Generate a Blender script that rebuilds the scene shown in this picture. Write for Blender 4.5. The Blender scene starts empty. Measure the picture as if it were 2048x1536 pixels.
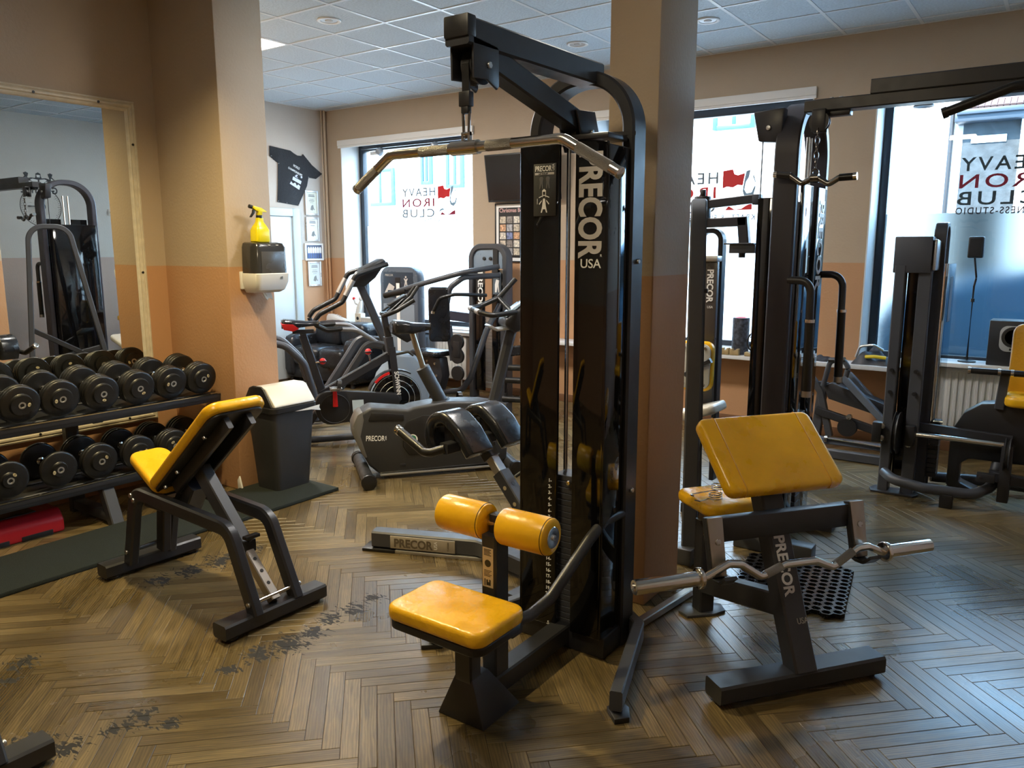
import bpy, bmesh, math, random
from mathutils import Vector, Matrix
random.seed(7)
SC = bpy.context.scene
COL = SC.collection
R = math.radians

# ------------------------------------------------------------------ camera
cam = bpy.data.cameras.new('camera')
cam.sensor_width = 36.0
cam.lens = 1570.0 / 2048.0 * 36.0
cam.clip_start = 0.05
cam_o = bpy.data.objects.new('camera', cam)
cam_o.location = (0, 0, 1.55)
cam_o.rotation_euler = (R(90) - math.atan(270 / 1570.0), 0, R(35.3))
COL.objects.link(cam_o)
SC.camera = cam_o
# ------------------------------------------------------------------ sky
W = bpy.data.worlds.new('sky')
SC.world = W
W.use_nodes = True
_nt = W.node_tree
_bg = _nt.nodes['Background']
_bg.inputs['Color'].default_value = (0.38, 0.66, 1.0, 1)
_bg.inputs['Strength'].default_value = 13.0
# ------------------------------------------------------------------ sun (falls on the houses over the street)
sun = bpy.data.lights.new('sun', 'SUN')
sun.energy = 20.0
sun.angle = R(1.0)
sun.color = (1.0, 0.96, 0.9)
sun_o = bpy.data.objects.new('sun', sun)
sun_o.rotation_euler = (R(48), 0, R(-18))
COL.objects.link(sun_o)
# ------------------------------------------------------------------ ceiling panels of the room (lamps behind and above the camera), the last one added
def area(name, loc, sx, sy, power, color, rot=(0, 0, 0)):
    l = bpy.data.lights.new(name, 'AREA')
    l.shape = 'RECTANGLE'
    l.size = sx
    l.size_y = sy
    l.energy = power
    l.color = color
    o = bpy.data.objects.new(name, l)
    o.location = loc
    o.rotation_euler = rot
    COL.objects.link(o)
    return o
def spot(name, loc, power, color, cone, blend, size=0.06):
    l = bpy.data.lights.new(name, 'SPOT')
    l.energy = power
    l.color = color
    l.spot_size = R(cone)
    l.spot_blend = blend
    l.shadow_soft_size = size
    o = bpy.data.objects.new(name, l)
    o.location = loc
    COL.objects.link(o)
    return o
spot('downlight', (-3.35, 2.05, 3.18), 250, (1.0, 0.80, 0.42), 135, 0.8)
area('panel_light', (-1.6, 0.7, 3.17), 0.54, 0.54, 26, (1.0, 0.84, 0.58))
area('panel_light', (-5.68, 4.22, 3.17), 0.5, 0.5, 85, (1.0, 0.93, 0.84))
area('panel_light', (-2.44, 4.22, 3.17), 0.5, 0.5, 40, (1.0, 0.95, 0.90))  # unseen panel, added to brighten the middle of the room
# ------------------------------------------------------------------ exposure
SC.view_settings.view_transform = 'Standard'
SC.view_settings.look = 'None'
SC.view_settings.exposure = 0.5
SC.view_settings.gamma = 1.0
SC.view_settings.use_curve_mapping = False
try:
    SC.cycles.max_bounces = 8
    SC.cycles.transparent_max_bounces = 16
    SC.cycles.sample_clamp_indirect = 4.0
except Exception:
    pass

# ================================================================== materials
MATS = {}
def mat(name, col, rough=0.5, metal=0.0, bump=0.0, bscale=200.0, var=0.0, vscale=6.0, rvar=0.0, coat=0.0, emit=0.0, ecol=None, trans=0.0, spec=0.5, alpha=1.0, sheen=0.0):
    if name in MATS:
        return MATS[name]
    m = bpy.data.materials.new(name)
    m.use_nodes = True
    nt = m.node_tree
    b = nt.nodes['Principled BSDF']
    b.inputs['Base Color'].default_value = (*col, 1)
    b.inputs['Roughness'].default_value = rough
    b.inputs['Metallic'].default_value = metal
    b.inputs['Specular IOR Level'].default_value = spec
    b.inputs['Coat Weight'].default_value = coat
    b.inputs['Transmission Weight'].default_value = trans
    b.inputs['Alpha'].default_value = alpha
    if sheen:
        b.inputs['Sheen Weight'].default_value = sheen
    if emit:
        b.inputs['Emission Color'].default_value = (*(ecol or col), 1)
        b.inputs['Emission Strength'].default_value = emit
    tc = nt.nodes.new('ShaderNodeTexCoord')
    if var or rvar:
        n = nt.nodes.new('ShaderNodeTexNoise')
        n.inputs['Scale'].default_value = vscale
        n.inputs['Detail'].default_value = 5
        nt.links.new(tc.outputs['Object'], n.inputs['Vector'])
        if var:
            mp = nt.nodes.new('ShaderNodeMapRange')
            mp.inputs['From Min'].default_value = 0.3
            mp.inputs['From Max'].default_value = 0.7
            mp.inputs['To Min'].default_value = 1 - var
            mp.inputs['To Max'].default_value = 1 + var
            nt.links.new(n.outputs['Fac'], mp.inputs['Value'])
            mx = nt.nodes.new('ShaderNodeVectorMath')
            mx.operation = 'SCALE'
            mx.inputs[0].default_value = col
            nt.links.new(mp.outputs['Result'], mx.inputs['Scale'])
            nt.links.new(mx.outputs['Vector'], b.inputs['Base Color'])
        if rvar:
            mp = nt.nodes.new('ShaderNodeMapRange')
            mp.inputs['From Min'].default_value = 0.3
            mp.inputs['From Max'].default_value = 0.7
            mp.inputs['To Min'].default_value = max(0.02, rough - rvar)
            mp.inputs['To Max'].default_value = min(1, rough + rvar)
            nt.links.new(n.outputs['Fac'], mp.inputs['Value'])
            nt.links.new(mp.outputs['Result'], b.inputs['Roughness'])
    if bump:
        n2 = nt.nodes.new('ShaderNodeTexNoise')
        n2.inputs['Scale'].default_value = bscale
        n2.inputs['Detail'].default_value = 3
        nt.links.new(tc.outputs['Object'], n2.inputs['Vector'])
        bp = nt.nodes.new('ShaderNodeBump')
        bp.inputs['Strength'].default_value = bump
        bp.inputs['Distance'].default_value = 0.01
        nt.links.new(n2.outputs['Fac'], bp.inputs['Height'])
        nt.links.new(bp.outputs['Normal'], b.inputs['Normal'])
    MATS[name] = m
    return m

steel = mat('charcoal_paint', (0.022, 0.023, 0.027), 0.38, 0.0, rvar=0.06, vscale=12, spec=0.55)
steel_l = mat('slate_paint', (0.055, 0.058, 0.066), 0.4, 0.0, rvar=0.06, vscale=12)
gloss = mat('gloss_black_acrylic', (0.004, 0.004, 0.0045), 0.05, 0.0, rvar=0.02, vscale=4, spec=0.6)
plast = mat('black_plastic', (0.012, 0.012, 0.013), 0.42, rvar=0.08, vscale=20)
plast_g = mat('charcoal_plastic', (0.03, 0.031, 0.033), 0.45, rvar=0.08, vscale=20)
rubber = mat('black_rubber', (0.009, 0.009, 0.009), 0.36, bump=0.08, bscale=260, rvar=0.08, vscale=30)
chrome = mat('chrome', (0.72, 0.70, 0.67), 0.14, 1.0, rvar=0.06, vscale=40)
brushed = mat('brushed_steel', (0.42, 0.38, 0.33), 0.38, 1.0, rvar=0.08, vscale=60)
alu = mat('dull_aluminium', (0.55, 0.55, 0.54), 0.4, 0.9, rvar=0.08, vscale=60)
yellow = mat('yellow_vinyl', (0.80, 0.43, 0.008), 0.30, bump=0.10, bscale=55, var=0.07, vscale=9, rvar=0.07, spec=0.5)
yellow_w = mat('yellow_vinyl_worn', (0.80, 0.43, 0.012), 0.27, bump=0.20, bscale=38, var=0.10, vscale=14, rvar=0.1)
vinyl_k = mat('black_vinyl', (0.012, 0.013, 0.016), 0.24, bump=0.03, bscale=90, rvar=0.1, vscale=12)
white = mat('white_paint', (0.78, 0.77, 0.74), 0.45, rvar=0.06)
whitepl = mat('white_plastic', (0.66, 0.65, 0.62), 0.35, rvar=0.06)
paper = mat('paper', (0.80, 0.79, 0.75), 0.8, bump=0.1, bscale=40)
letter_w = mat('white_print', (0.86, 0.85, 0.82), 0.5, rvar=0.05)
letter_s = mat('silver_print', (0.62, 0.60, 0.57), 0.35, 0.2, rvar=0.05)
letter_k = mat('black_print', (0.012, 0.012, 0.013), 0.5, rvar=0.05)
red = mat('red_plastic', (0.62, 0.012, 0.012), 0.34, var=0.05, rvar=0.06)
redmat = mat('crimson_plastic', (0.50, 0.012, 0.020), 0.38, bump=0.05, bscale=150, rvar=0.06)
cream = mat('cream_frame_paint', (0.62, 0.56, 0.44), 0.45, var=0.10, vscale=20, rvar=0.08)
darkbolt = mat('bolt_zinc', (0.5, 0.5, 0.5), 0.3, 1.0, rvar=0.1, vscale=60)

def simple_nodes(name):
    m = bpy.data.materials.new(name)
    m.use_nodes = True
    m.node_tree.nodes.clear()
    out = m.node_tree.nodes.new('ShaderNodeOutputMaterial')
    return m, m.node_tree, out

def mirror_mat():
    m, nt, out = simple_nodes('mirror_silver')
    g = nt.nodes.new('ShaderNodeBsdfGlossy')
    g.inputs['Color'].default_value = (0.80, 0.82, 0.80, 1)
    g.inputs['Roughness'].default_value = 0.0
    nt.links.new(g.outputs[0], out.inputs[0])
    return m
mirror_m = mirror_mat()

def glass_mat(name, tint):
    m, nt, out = simple_nodes(name)
    t = nt.nodes.new('ShaderNodeBsdfTransparent')
    t.inputs['Color'].default_value = (*tint, 1)
    g = nt.nodes.new('ShaderNodeBsdfGlossy')
    g.inputs['Roughness'].default_value = 0.01
    lw = nt.nodes.new('ShaderNodeLayerWeight')
    lw.inputs['Blend'].default_value = 0.5
    pw = nt.nodes.new('ShaderNodeMath')
    pw.operation = 'POWER'
    pw.inputs[1].default_value = 4.0
    nt.links.new(lw.outputs['Facing'], pw.inputs[0])
    f = nt.nodes.new('ShaderNodeMapRange')
    f.inputs['To Min'].default_value = 0.035
    f.inputs['To Max'].default_value = 0.9
    nt.links.new(pw.outputs[0], f.inputs['Value'])
    mx = nt.nodes.new('ShaderNodeMixShader')
    nt.links.new(f.outputs[0], mx.inputs[0])
    nt.links.new(t.outputs[0], mx.inputs[1])
    nt.links.new(g.outputs[0], mx.inputs[2])
    nt.links.new(mx.outputs[0], out.inputs[0])
    return m
glass_m = glass_mat('window_glass', (0.96, 0.98, 0.98))
smoke_m = glass_mat('smoked_acrylic', (0.22, 0.22, 0.22))
clear_m = glass_mat('clear_acrylic', (0.80, 0.86, 0.90))

def film_mat(name, col):
    m, nt, out = simple_nodes(name)
    t = nt.nodes.new('ShaderNodeBsdfTranslucent')
    n = nt.nodes.new('ShaderNodeTexNoise')
    n.inputs['Scale'].default_value = 300
    tc = nt.nodes.new('ShaderNodeTexCoord')
    nt.links.new(tc.outputs['Object'], n.inputs['Vector'])
    mp = nt.nodes.new('ShaderNodeMapRange')
    mp.inputs['To Min'].default_value = 0.95
    mp.inputs['To Max'].default_value = 1.0
    nt.links.new(n.outputs['Fac'], mp.inputs['Value'])
    sc = nt.nodes.new('ShaderNodeVectorMath')
    sc.operation = 'SCALE'
    sc.inputs[0].default_value = col
    nt.links.new(mp.outputs[0], sc.inputs['Scale'])
    nt.links.new(sc.outputs[0], t.inputs['Color'])
    nt.links.new(t.outputs[0], out.inputs[0])
    return m
film_w = film_mat('frosted_film', (0.95, 0.97, 0.97))
def frost_mat(name, col, rough):
    m, nt, out = simple_nodes(name)
    r = nt.nodes.new('ShaderNodeBsdfRefraction')
    r.inputs['Color'].default_value = (*col, 1)
    r.inputs['Roughness'].default_value = rough
    r.inputs['IOR'].default_value = 1.12
    n = nt.nodes.new('ShaderNodeTexNoise')
    n.inputs['Scale'].default_value = 250
    tc = nt.nodes.new('ShaderNodeTexCoord')
    nt.links.new(tc.outputs['Object'], n.inputs['Vector'])
    bp = nt.nodes.new('ShaderNodeBump')
    bp.inputs['Strength'].default_value = 0.05
    nt.links.new(n.outputs['Fac'], bp.inputs['Height'])
    nt.links.new(bp.outputs['Normal'], r.inputs['Normal'])
    nt.links.new(r.outputs[0], out.inputs[0])
    return m
film_b = frost_mat('frosted_glass_film', (0.17, 0.215, 0.235), 0.62)

def wall_mat(name, up, low, zline, bump=0.25):
    m = bpy.data.materials.new(name)
    m.use_nodes = True
    nt = m.node_tree
    b = nt.nodes['Principled BSDF']
    g = nt.nodes.new('ShaderNodeNewGeometry')
    sx = nt.nodes.new('ShaderNodeSeparateXYZ')
    nt.links.new(g.outputs['Position'], sx.inputs[0])
    cmp_ = nt.nodes.new('ShaderNodeMath')
    cmp_.operation = 'GREATER_THAN'
    cmp_.inputs[1].default_value = zline
    nt.links.new(sx.outputs['Z'], cmp_.inputs[0])
    mx = nt.nodes.new('ShaderNodeMix')
    mx.data_type = 'RGBA'
    mx.inputs['A'].default_value = (*low, 1)
    mx.inputs['B'].default_value = (*up, 1)
    nt.links.new(cmp_.outputs[0], mx.inputs['Factor'])
    n = nt.nodes.new('ShaderNodeTexNoise')
    n.inputs['Scale'].default_value = 3.0
    n.inputs['Detail'].default_value = 6
    nt.links.new(g.outputs['Position'], n.inputs['Vector'])
    mp = nt.nodes.new('ShaderNodeMapRange')
    mp.inputs['To Min'].default_value = 0.93
    mp.inputs['To Max'].default_value = 1.06
    nt.links.new(n.outputs['Fac'], mp.inputs['Value'])
    s = nt.nodes.new('ShaderNodeVectorMath')
    s.operation = 'SCALE'
    nt.links.new(mx.outputs['Result'], s.inputs[0])
    nt.links.new(mp.outputs[0], s.inputs['Scale'])
    nt.links.new(s.outputs[0], b.inputs['Base Color'])
    b.inputs['Roughness'].default_value = 0.62
    n2 = nt.nodes.new('ShaderNodeTexNoise')
    n2.inputs['Scale'].default_value = 60
    n2.inputs['Detail'].default_value = 4
    nt.links.new(g.outputs['Position'], n2.inputs['Vector'])
    bp = nt.nodes.new('ShaderNodeBump')
    bp.inputs['Strength'].default_value = bump
    bp.inputs['Distance'].default_value = 0.006
    nt.links.new(n2.outputs['Fac'], bp.inputs['Height'])
    nt.links.new(bp.outputs['Normal'], b.inputs['Normal'])
    return m
WALL_UP = (0.44, 0.340, 0.240)
WALL_LO = (0.47, 0.255, 0.125)
wall_m = wall_mat('two_tone_wall_paint', WALL_UP, WALL_LO, 1.44)
wall_l = wall_mat('left_wall_paint', (0.52, 0.45, 0.38), WALL_LO, 1.42)
wall_r = wall_mat('right_wall_paint', (0.50, 0.48, 0.44), (0.42, 0.32, 0.27), 1.44)

# ================================================================== mesh helpers
def frame(o, ex, ey):
    ex = Vector(ex).normalized()
    ey = Vector(ey)
    ey = (ey - ex * ex.dot(ey)).normalized()
    ez = ex.cross(ey)
    M = Matrix.Identity(4)
    for i in range(3):
        M[i][0], M[i][1], M[i][2], M[i][3] = ex[i], ey[i], ez[i], o[i]
    return M
def rotz(o, deg):
    return Matrix.Translation(Vector(o)) @ Matrix.Rotation(R(deg), 4, 'Z')

def fillet(pts, r, n=5, closed=False):
    pts = [Vector(p) for p in pts]
    if r <= 0 or len(pts) < 3:
        return pts
    out = []
    N = len(pts)
    for i, p in enumerate(pts):
        if not closed and (i == 0 or i == N - 1):
            out.append(p)
            continue
        a = (pts[i - 1] - p)
        b = (pts[(i + 1) % N] - p)
        la, lb = a.length, b.length
        a.normalize(); b.normalize()
        ang = a.angle(b)
        if ang > math.pi - 0.02:
            out.append(p)
            continue
        d = min(r / math.tan(ang / 2), la * 0.49, lb * 0.49)
        p0, p1 = p + a * d, p + b * d
        rr = d * math.tan(ang / 2)
        c = p + (a + b).normalized() * (rr / math.sin(ang / 2))
        v0, v1 = p0 - c, p1 - c
        tot = v0.angle(v1)
        ax = v0.cross(v1)
        if ax.length < 1e-9:
            out.append(p); continue
        ax.normalize()
        k = max(2, int(n * max(0.5, tot / 1.2)))
        for j in range(k + 1):
            out.append(c + Matrix.Rotation(tot * j / k, 3, ax) @ v0)
    return out

def rrect(w, h, c):
    w /= 2; h /= 2
    return [(w - c, -h), (w, -h + c), (w, h - c), (w - c, h), (-w + c, h), (-w, h - c), (-w, -h + c), (-w + c, -h)]
def circ(r, n=14):
    return [(r * math.cos(2 * math.pi * i / n), r * math.sin(2 * math.pi * i / n)) for i in range(n)]

class MB:
    def __init__(self, M=None):
        self.bm = bmesh.new()
        self.M = M or Matrix.Identity(4)
    def _v(self, p, M=None):
        p = Vector(p)
        if M is not None:
            p = M @ p
        return self.bm.verts.new(self.M @ p)
    def faces(self, vs, fs, M=None):
        v = [self._v(p, M) for p in vs]
        for f in fs:
            try:
                self.bm.faces.new([v[i] for i in f])
            except ValueError:
                pass
        return self
    def box(self, lo, hi, M=None):
        (a, b, c), (d, e, f) = lo, hi
        return self.faces([(a, b, c), (d, b, c), (d, e, c), (a, e, c), (a, b, f), (d, b, f), (d, e, f), (a, e, f)],
                          [(3, 2, 1, 0), (4, 5, 6, 7), (0, 1, 5, 4), (1, 2, 6, 5), (2, 3, 7, 6), (3, 0, 4, 7)], M)
    def cbox(self, c, s, M=None):
        return self.box([c[i] - s[i] / 2 for i in range(3)], [c[i] + s[i] / 2 for i in range(3)], M)
    def sweep(self, pts, prof, side=(0, 0, 1), caps=True, closed=False, scale=None):
        pts = [Vector(p) for p in pts]
        n = len(pts)
        rings = []
        side = Vector(side).normalized()
        for i, p in enumerate(pts):
            if closed:
                d0 = (p - pts[i - 1]).normalized(); d1 = (pts[(i + 1) % n] - p).normalized()
            else:
                d0 = (p - pts[max(i - 1, 0)]); d1 = (pts[min(i + 1, n - 1)] - p)
                d0 = d1.normalized() if d0.length < 1e-9 else d0.normalized()
                d1 = d0 if d1.length < 1e-9 else d1.normalized()
            t = (d0 + d1)
            t = d1 if t.length < 1e-6 else t.normalized()
            s = side - t * side.dot(t)
            if s.length < 1e-4:
                alt = Vector((1, 0, 0)) if abs(t.x) < 0.9 else Vector((0, 1, 0))
                s = alt - t * alt.dot(t)
            s.normalize()
            nn = t.cross(s)
            mit = 1.0 / max(0.4, d0.dot(t))
            k = scale[i] if scale else 1.0
            rings.append([self._v(p + s * (a * k) + nn * (b * k * mit)) for a, b in prof])
        m = len(prof)
        rng = range(n) if closed else range(n - 1)
        for i in rng:
            r0, r1 = rings[i], rings[(i + 1) % n]
            for j in range(m):
                try:
                    self.bm.faces.new((r0[j], r0[(j + 1) % m], r1[(j + 1) % m], r1[j]))
                except ValueError:
                    pass
        if caps and not closed:
            for rr in (rings[0][::-1], rings[-1]):
                try:
                    self.bm.faces.new(rr)
                except ValueError:
                    pass
        return self
    def tube(self, pts, r, fil=0.0, n=12, closed=False, seg=6, side=(0, 0, 1)):
        return self.sweep(fillet(pts, fil, seg, closed), circ(r, n), side, closed=closed)
    def rect(self, pts, w, h, fil=0.0, side=(0, 0, 1), c=None, seg=6, closed=False):
        """rectangular tube: w along side, h across"""
        c = min(w, h) * 0.1 if c is None else c
        return self.sweep(fillet(pts, fil, seg, closed), rrect(w, h, c), side, closed=closed)
    def lathe(self, prof, M=None, n=24):
        """prof: (radius, height along local z)"""
        rings = []
        for r, h in prof:
            if r < 1e-6:
                rings.append([self._v((0, 0, h), M)])
            else:
                rings.append([self._v((r * math.cos(2 * math.pi * i / n), r * math.sin(2 * math.pi * i / n), h), M) for i in range(n)])
        for a, b in zip(rings[:-1], rings[1:]):
            for i in range(n):
                j = (i + 1) % n
                if len(a) == 1 and len(b) == 1:
                    continue
                if len(a) == 1:
                    f = (a[0], b[j], b[i])[::-1]
                    f = (a[0], b[i], b[j])
                elif len(b) == 1:
                    f = (a[i], a[j], b[0])
                else:
                    f = (a[i], a[j], b[j], b[i])
                try:
                    self.bm.faces.new(f)
                except ValueError:
                    pass
        if prof[0] == prof[-1]:
            return self
        for rg, flip in ((rings[0], True), (rings[-1], False)):
            if len(rg) > 2:
                try:
                    self.bm.faces.new(rg[::-1] if flip else rg)
                except ValueError:
                    pass
        return self
    def cyl(self, a, b, r, n=16):
        a, b = Vector(a), Vector(b)
        d = b - a
        alt = (1, 0, 0) if abs(d.normalized().x) < 0.9 else (0, 1, 0)
        F = frame(a, alt, alt)
        z = d.normalized()
        x = Vector(alt); x = (x - z * x.dot(z)).normalized()
        F = frame(a, x, z.cross(x))
        return self.lathe([(r, 0), (r, d.length)], F, n)
    def prism(self, poly, h0, h1, M=None):
        """poly in local xy, extruded from h0 to h1 along local z"""
        n = len(poly)
        vs = [(x, y, h0) for x, y in poly] + [(x, y, h1) for x, y in poly]
        fs = [tuple(range(n))[::-1], tuple(range(n, 2 * n))] + [(i, (i + 1) % n, n + (i + 1) % n, n + i) for i in range(n)]
        return self.faces(vs, fs, M)
    def ball(self, c, r, n=12, sq=(1, 1, 1)):
        prof = [(r * math.sin(math.pi * i / (n // 2 + 2)), -r * math.cos(math.pi * i / (n // 2 + 2))) for i in range(n // 2 + 3)]
        M = Matrix.Translation(Vector(c)) @ Matrix.Diagonal((*sq, 1))
        return self.lathe(prof, M, n)
    def torus(self, c, Rr, r, M=None, n=24, m=8):
        F = M or Matrix.Translation(Vector(c))
        pts = [(Rr * math.cos(2 * math.pi * i / n), Rr * math.sin(2 * math.pi * i / n), 0) for i in range(n)]
        sv = self.M
        self.M = self.M @ F
        self.sweep(pts, circ(r, m), (0, 0, 1), closed=True)
        self.M = sv
        return self
    def bevel(self, w, seg=2, ang=35):
        self.bm.normal_update()
        es = [e for e in self.bm.edges if len(e.link_faces) == 2 and e.calc_face_angle(0) > R(ang)]
        if es and w > 0:
            bmesh.ops.bevel(self.bm, geom=es, offset=w, segments=seg, profile=0.5, affect='EDGES', clamp_overlap=True)
        return self
    def mesh(self, name, mt, smooth=35):
        bmesh.ops.recalc_face_normals(self.bm, faces=self.bm.faces[:])
        me = bpy.data.meshes.new(name)
        self.bm.to_mesh(me)
        self.bm.free()
        me.materials.append(mt)
        if smooth:
            me.shade_smooth()
            me.set_sharp_from_angle(angle=R(smooth))
        return me
    def build(self, name, mt, parent=None, bevel=0.0, seg=2, smooth=35, label=None):
        if bevel:
            self.bevel(bevel, seg)
        me = self.mesh(name, mt, smooth)
        return link(name, me, parent, label)

def link(name, me, parent=None, label=None):
    o = bpy.data.objects.new(name, me)
    COL.objects.link(o)
    if parent is not None:
        o.parent = parent
        o.matrix_parent_inverse = wmat(parent).inverted()
    else:
        c = [Vector(v.co) for v in me.vertices]
        lo = Vector([min(v[i] for v in c) for i in range(3)])
        hi = Vector([max(v[i] for v in c) for i in range(3)])
        b = Vector(((lo.x + hi.x) / 2, (lo.y + hi.y) / 2, lo.z))
        me.transform(Matrix.Translation(-b))
        o.location = b
    if label:
        o['label'] = label
    return o
WM = {}
def wmat(o):
    L = Matrix.Translation(o.location) @ o.rotation_euler.to_matrix().to_4x4()
    if o.parent is None:
        return L
    return wmat(o.parent) @ o.matrix_parent_inverse @ L
def thing(name, label, cat, loc, group=None):
    o = bpy.data.objects.new(name, None)
    o.empty_display_size = 0.1
    o.location = loc
    COL.objects.link(o)
    o['label'] = label
    o['category'] = cat
    if group:
        o['group'] = group
    return o
def tag(o, label, cat, group=None):
    o['label'] = label
    o['category'] = cat
    if group:
        o['group'] = group
    return o
def struct(o, label=None):
    o['kind'] = 'structure'
    if label:
        o['label'] = label
    return o
def dup(root, delta, label, parent=None, rot=0.0):
    r = root.copy()
    COL.objects.link(r)
    if parent is None:
        r.location = root.location + Vector(delta)
        if rot:
            r.rotation_euler.z = root.rotation_euler.z + rot
        if label:
            r['label'] = label
    else:
        mpi = root.matrix_parent_inverse.copy()
        r.parent = parent
        r.matrix_parent_inverse = mpi
    for ch in list(root.children):
        dup(ch, (0, 0, 0), None, r)
    return r

def text(s, size, M, mt, name='lettering', parent=None, bold=0.0, depth=0.0008, align='LEFT', space=1.0, fit=None, build=True):
    cu = bpy.data.curves.new('txt', 'FONT')
    cu.body = s
    cu.size = size
    cu.extrude = depth
    cu.offset = bold * size
    cu.align_x = align
    cu.space_character = space
    cu.resolution_u = 4
    ob = bpy.data.objects.new('txt', cu)
    me = bpy.data.meshes.new_from_object(ob)
    bpy.data.objects.remove(ob)
    bpy.data.curves.remove(cu)
    if fit:
        xs = [v.co.x for v in me.vertices]
        k = fit / max(1e-6, max(xs) - min(xs))
        me.transform(Matrix.Diagonal((k, 1, 1, 1)))
    me.transform(M)
    me.materials.clear()
    me.materials.append(mt)
    if not build:
        return me
    me.name = name
    return link(name, me, parent)
def join_meshes(mes, name, mt, parent):
    bm = bmesh.new()
    for m in mes:
        bm.from_mesh(m)
    me = bpy.data.meshes.new(name)
    bm.to_mesh(me)
    bm.free()
    me.materials.append(mt)
    return link(name, me, parent)
def bolts(name, parent, pts, axis, r=0.009, h=0.008, mt=None):
    for p in pts:
        ax = Vector(axis).normalized()
        MB().cyl(Vector(p), Vector(p) + ax * h, r, 6).build(name, mt or darkbolt, parent, bevel=0.0015, seg=1)

# ================================================================== the setting
XL, XM, XR, YB, YP, YF, CZ = -7.63, -4.96, 0.87, 6.82, 2.998, -1.6, 3.2
# ---- floor with herringbone planks
SCUFFS = ((-2.43, 1.60, 0.07), (-2.43, 1.74, 0.11), (-2.41, 1.86, 0.13), (-2.40, 1.97, 0.11), (-2.43, 2.11, 0.10), (-2.42, 2.22, 0.11), (-2.43, 2.35, 0.09), (-3.37, 2.22, 0.15), (-3.38, 2.05, 0.12), (-3.39, 1.90, 0.11), (-3.37, 2.39, 0.12), (-2.40, 1.24, 0.10), (-2.42, 1.16, 0.07), (-2.30, 1.28, 0.06), (-2.55, 0.96, 0.12), (-2.44, 1.02, 0.10), (-3.11, 1.18, 0.09), (-3.02, 1.10, 0.06))
def plank_mat():
    m = bpy.data.materials.new('oak_plank')
    m.use_nodes = True
    nt = m.node_tree
    N = nt.nodes.new
    b = nt.nodes['Principled BSDF']
    uv = N('ShaderNodeUVMap'); uv.uv_map = 'plank'
    oi = N('ShaderNodeObjectInfo')
    ge = N('ShaderNodeNewGeometry')
    ad = N('ShaderNodeMath'); ad.operation = 'ADD'
    nt.links.new(oi.outputs['Random'], ad.inputs[0]); nt.links.new(ge.outputs['Random Per Island'], ad.inputs[1])
    fr = N('ShaderNodeMath'); fr.operation = 'FRACT'
    nt.links.new(ad.outputs[0], fr.inputs[0])
    off = N('ShaderNodeVectorMath'); off.operation = 'SCALE'; off.inputs[0].default_value = (37.0, 91.0, 13.0)
    nt.links.new(fr.outputs[0], off.inputs['Scale'])
    av = N('ShaderNodeVectorMath'); av.operation = 'ADD'
    nt.links.new(uv.outputs[0], av.inputs[0]); nt.links.new(off.outputs[0], av.inputs[1])
    mpg = N('ShaderNodeMapping'); mpg.inputs['Scale'].default_value = (2.2, 22.0, 1.0)
    nt.links.new(av.outputs[0], mpg.inputs['Vector'])
    n1 = N('ShaderNodeTexNoise'); n1.inputs['Scale'].default_value = 2.6; n1.inputs['Detail'].default_value = 8; n1.inputs['Distortion'].default_value = 0.9
    nt.links.new(mpg.outputs[0], n1.inputs['Vector'])
    mp2 = N('ShaderNodeMapping'); mp2.inputs['Scale'].default_value = (1.3, 9.0, 1.0)
    nt.links.new(av.outputs[0], mp2.inputs['Vector'])
    wv = N('ShaderNodeTexWave'); wv.wave_type = 'BANDS'; wv.bands_direction = 'Y'
    wv.inputs['Scale'].default_value = 3.2; wv.inputs['Distortion'].default_value = 7.0; wv.inputs['Detail'].default_value = 3; wv.inputs['Detail Scale'].default_value = 1.2
    nt.links.new(mp2.outputs[0], wv.inputs['Vector'])
    # plank tone
    cr = N('ShaderNodeValToRGB')
    e = cr.color_ramp.elements
    e[0].position = 0.0; e[0].color = (0.096, 0.065, 0.025, 1)
    e[1].position = 1.0; e[1].color = (0.204, 0.148, 0.068, 1)
    for pos, c in ((0.3, (0.127, 0.089, 0.036, 1)), (0.6, (0.149, 0.106, 0.043, 1)), (0.85, (0.174, 0.124, 0.053, 1))):
        x = cr.color_ramp.elements.new(pos); x.color = c
    nt.links.new(fr.outputs[0], cr.inputs[0])
    g1 = N('ShaderNodeMapRange'); g1.inputs['From Min'].default_value = 0.28; g1.inputs['From Max'].default_value = 0.72; g1.inputs['To Min'].default_value = 0.62; g1.inputs['To Max'].default_value = 1.25
    nt.links.new(n1.outputs['Fac'], g1.inputs['Value'])
    g2 = N('ShaderNodeMapRange'); g2.inputs['To Min'].default_value = 0.70; g2.inputs['To Max'].default_value = 1.12
    nt.links.new(wv.outputs['Fac'], g2.inputs['Value'])
    mu = N('ShaderNodeMath'); mu.operation = 'MULTIPLY'
    nt.links.new(g1.outputs[0], mu.inputs[0]); nt.links.new(g2.outputs[0], mu.inputs[1])
    # large worn patches of the varnish
    nw = N('ShaderNodeTexNoise'); nw.inputs['Scale'].default_value = 1.4; nw.inputs['Detail'].default_value = 6
    nt.links.new(ge.outputs['Position'], nw.inputs['Vector'])
    gw = N('ShaderNodeMapRange'); gw.inputs['From Min'].default_value = 0.3; gw.inputs['From Max'].default_value = 0.7; gw.inputs['To Min'].default_value = 0.66; gw.inputs['To Max'].default_value = 1.2
    nt.links.new(nw.outputs['Fac'], gw.inputs['Value'])
    mu2 = N('ShaderNodeMath'); mu2.operation = 'MULTIPLY'
    nt.links.new(mu.outputs[0], mu2.inputs[0]); nt.links.new(gw.outputs[0], mu2.inputs[1])
    sc = N('ShaderNodeVectorMath'); sc.operation = 'SCALE'
    nt.links.new(cr.outputs[0], sc.inputs[0]); nt.links.new(mu2.outputs[0], sc.inputs['Scale'])
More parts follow.
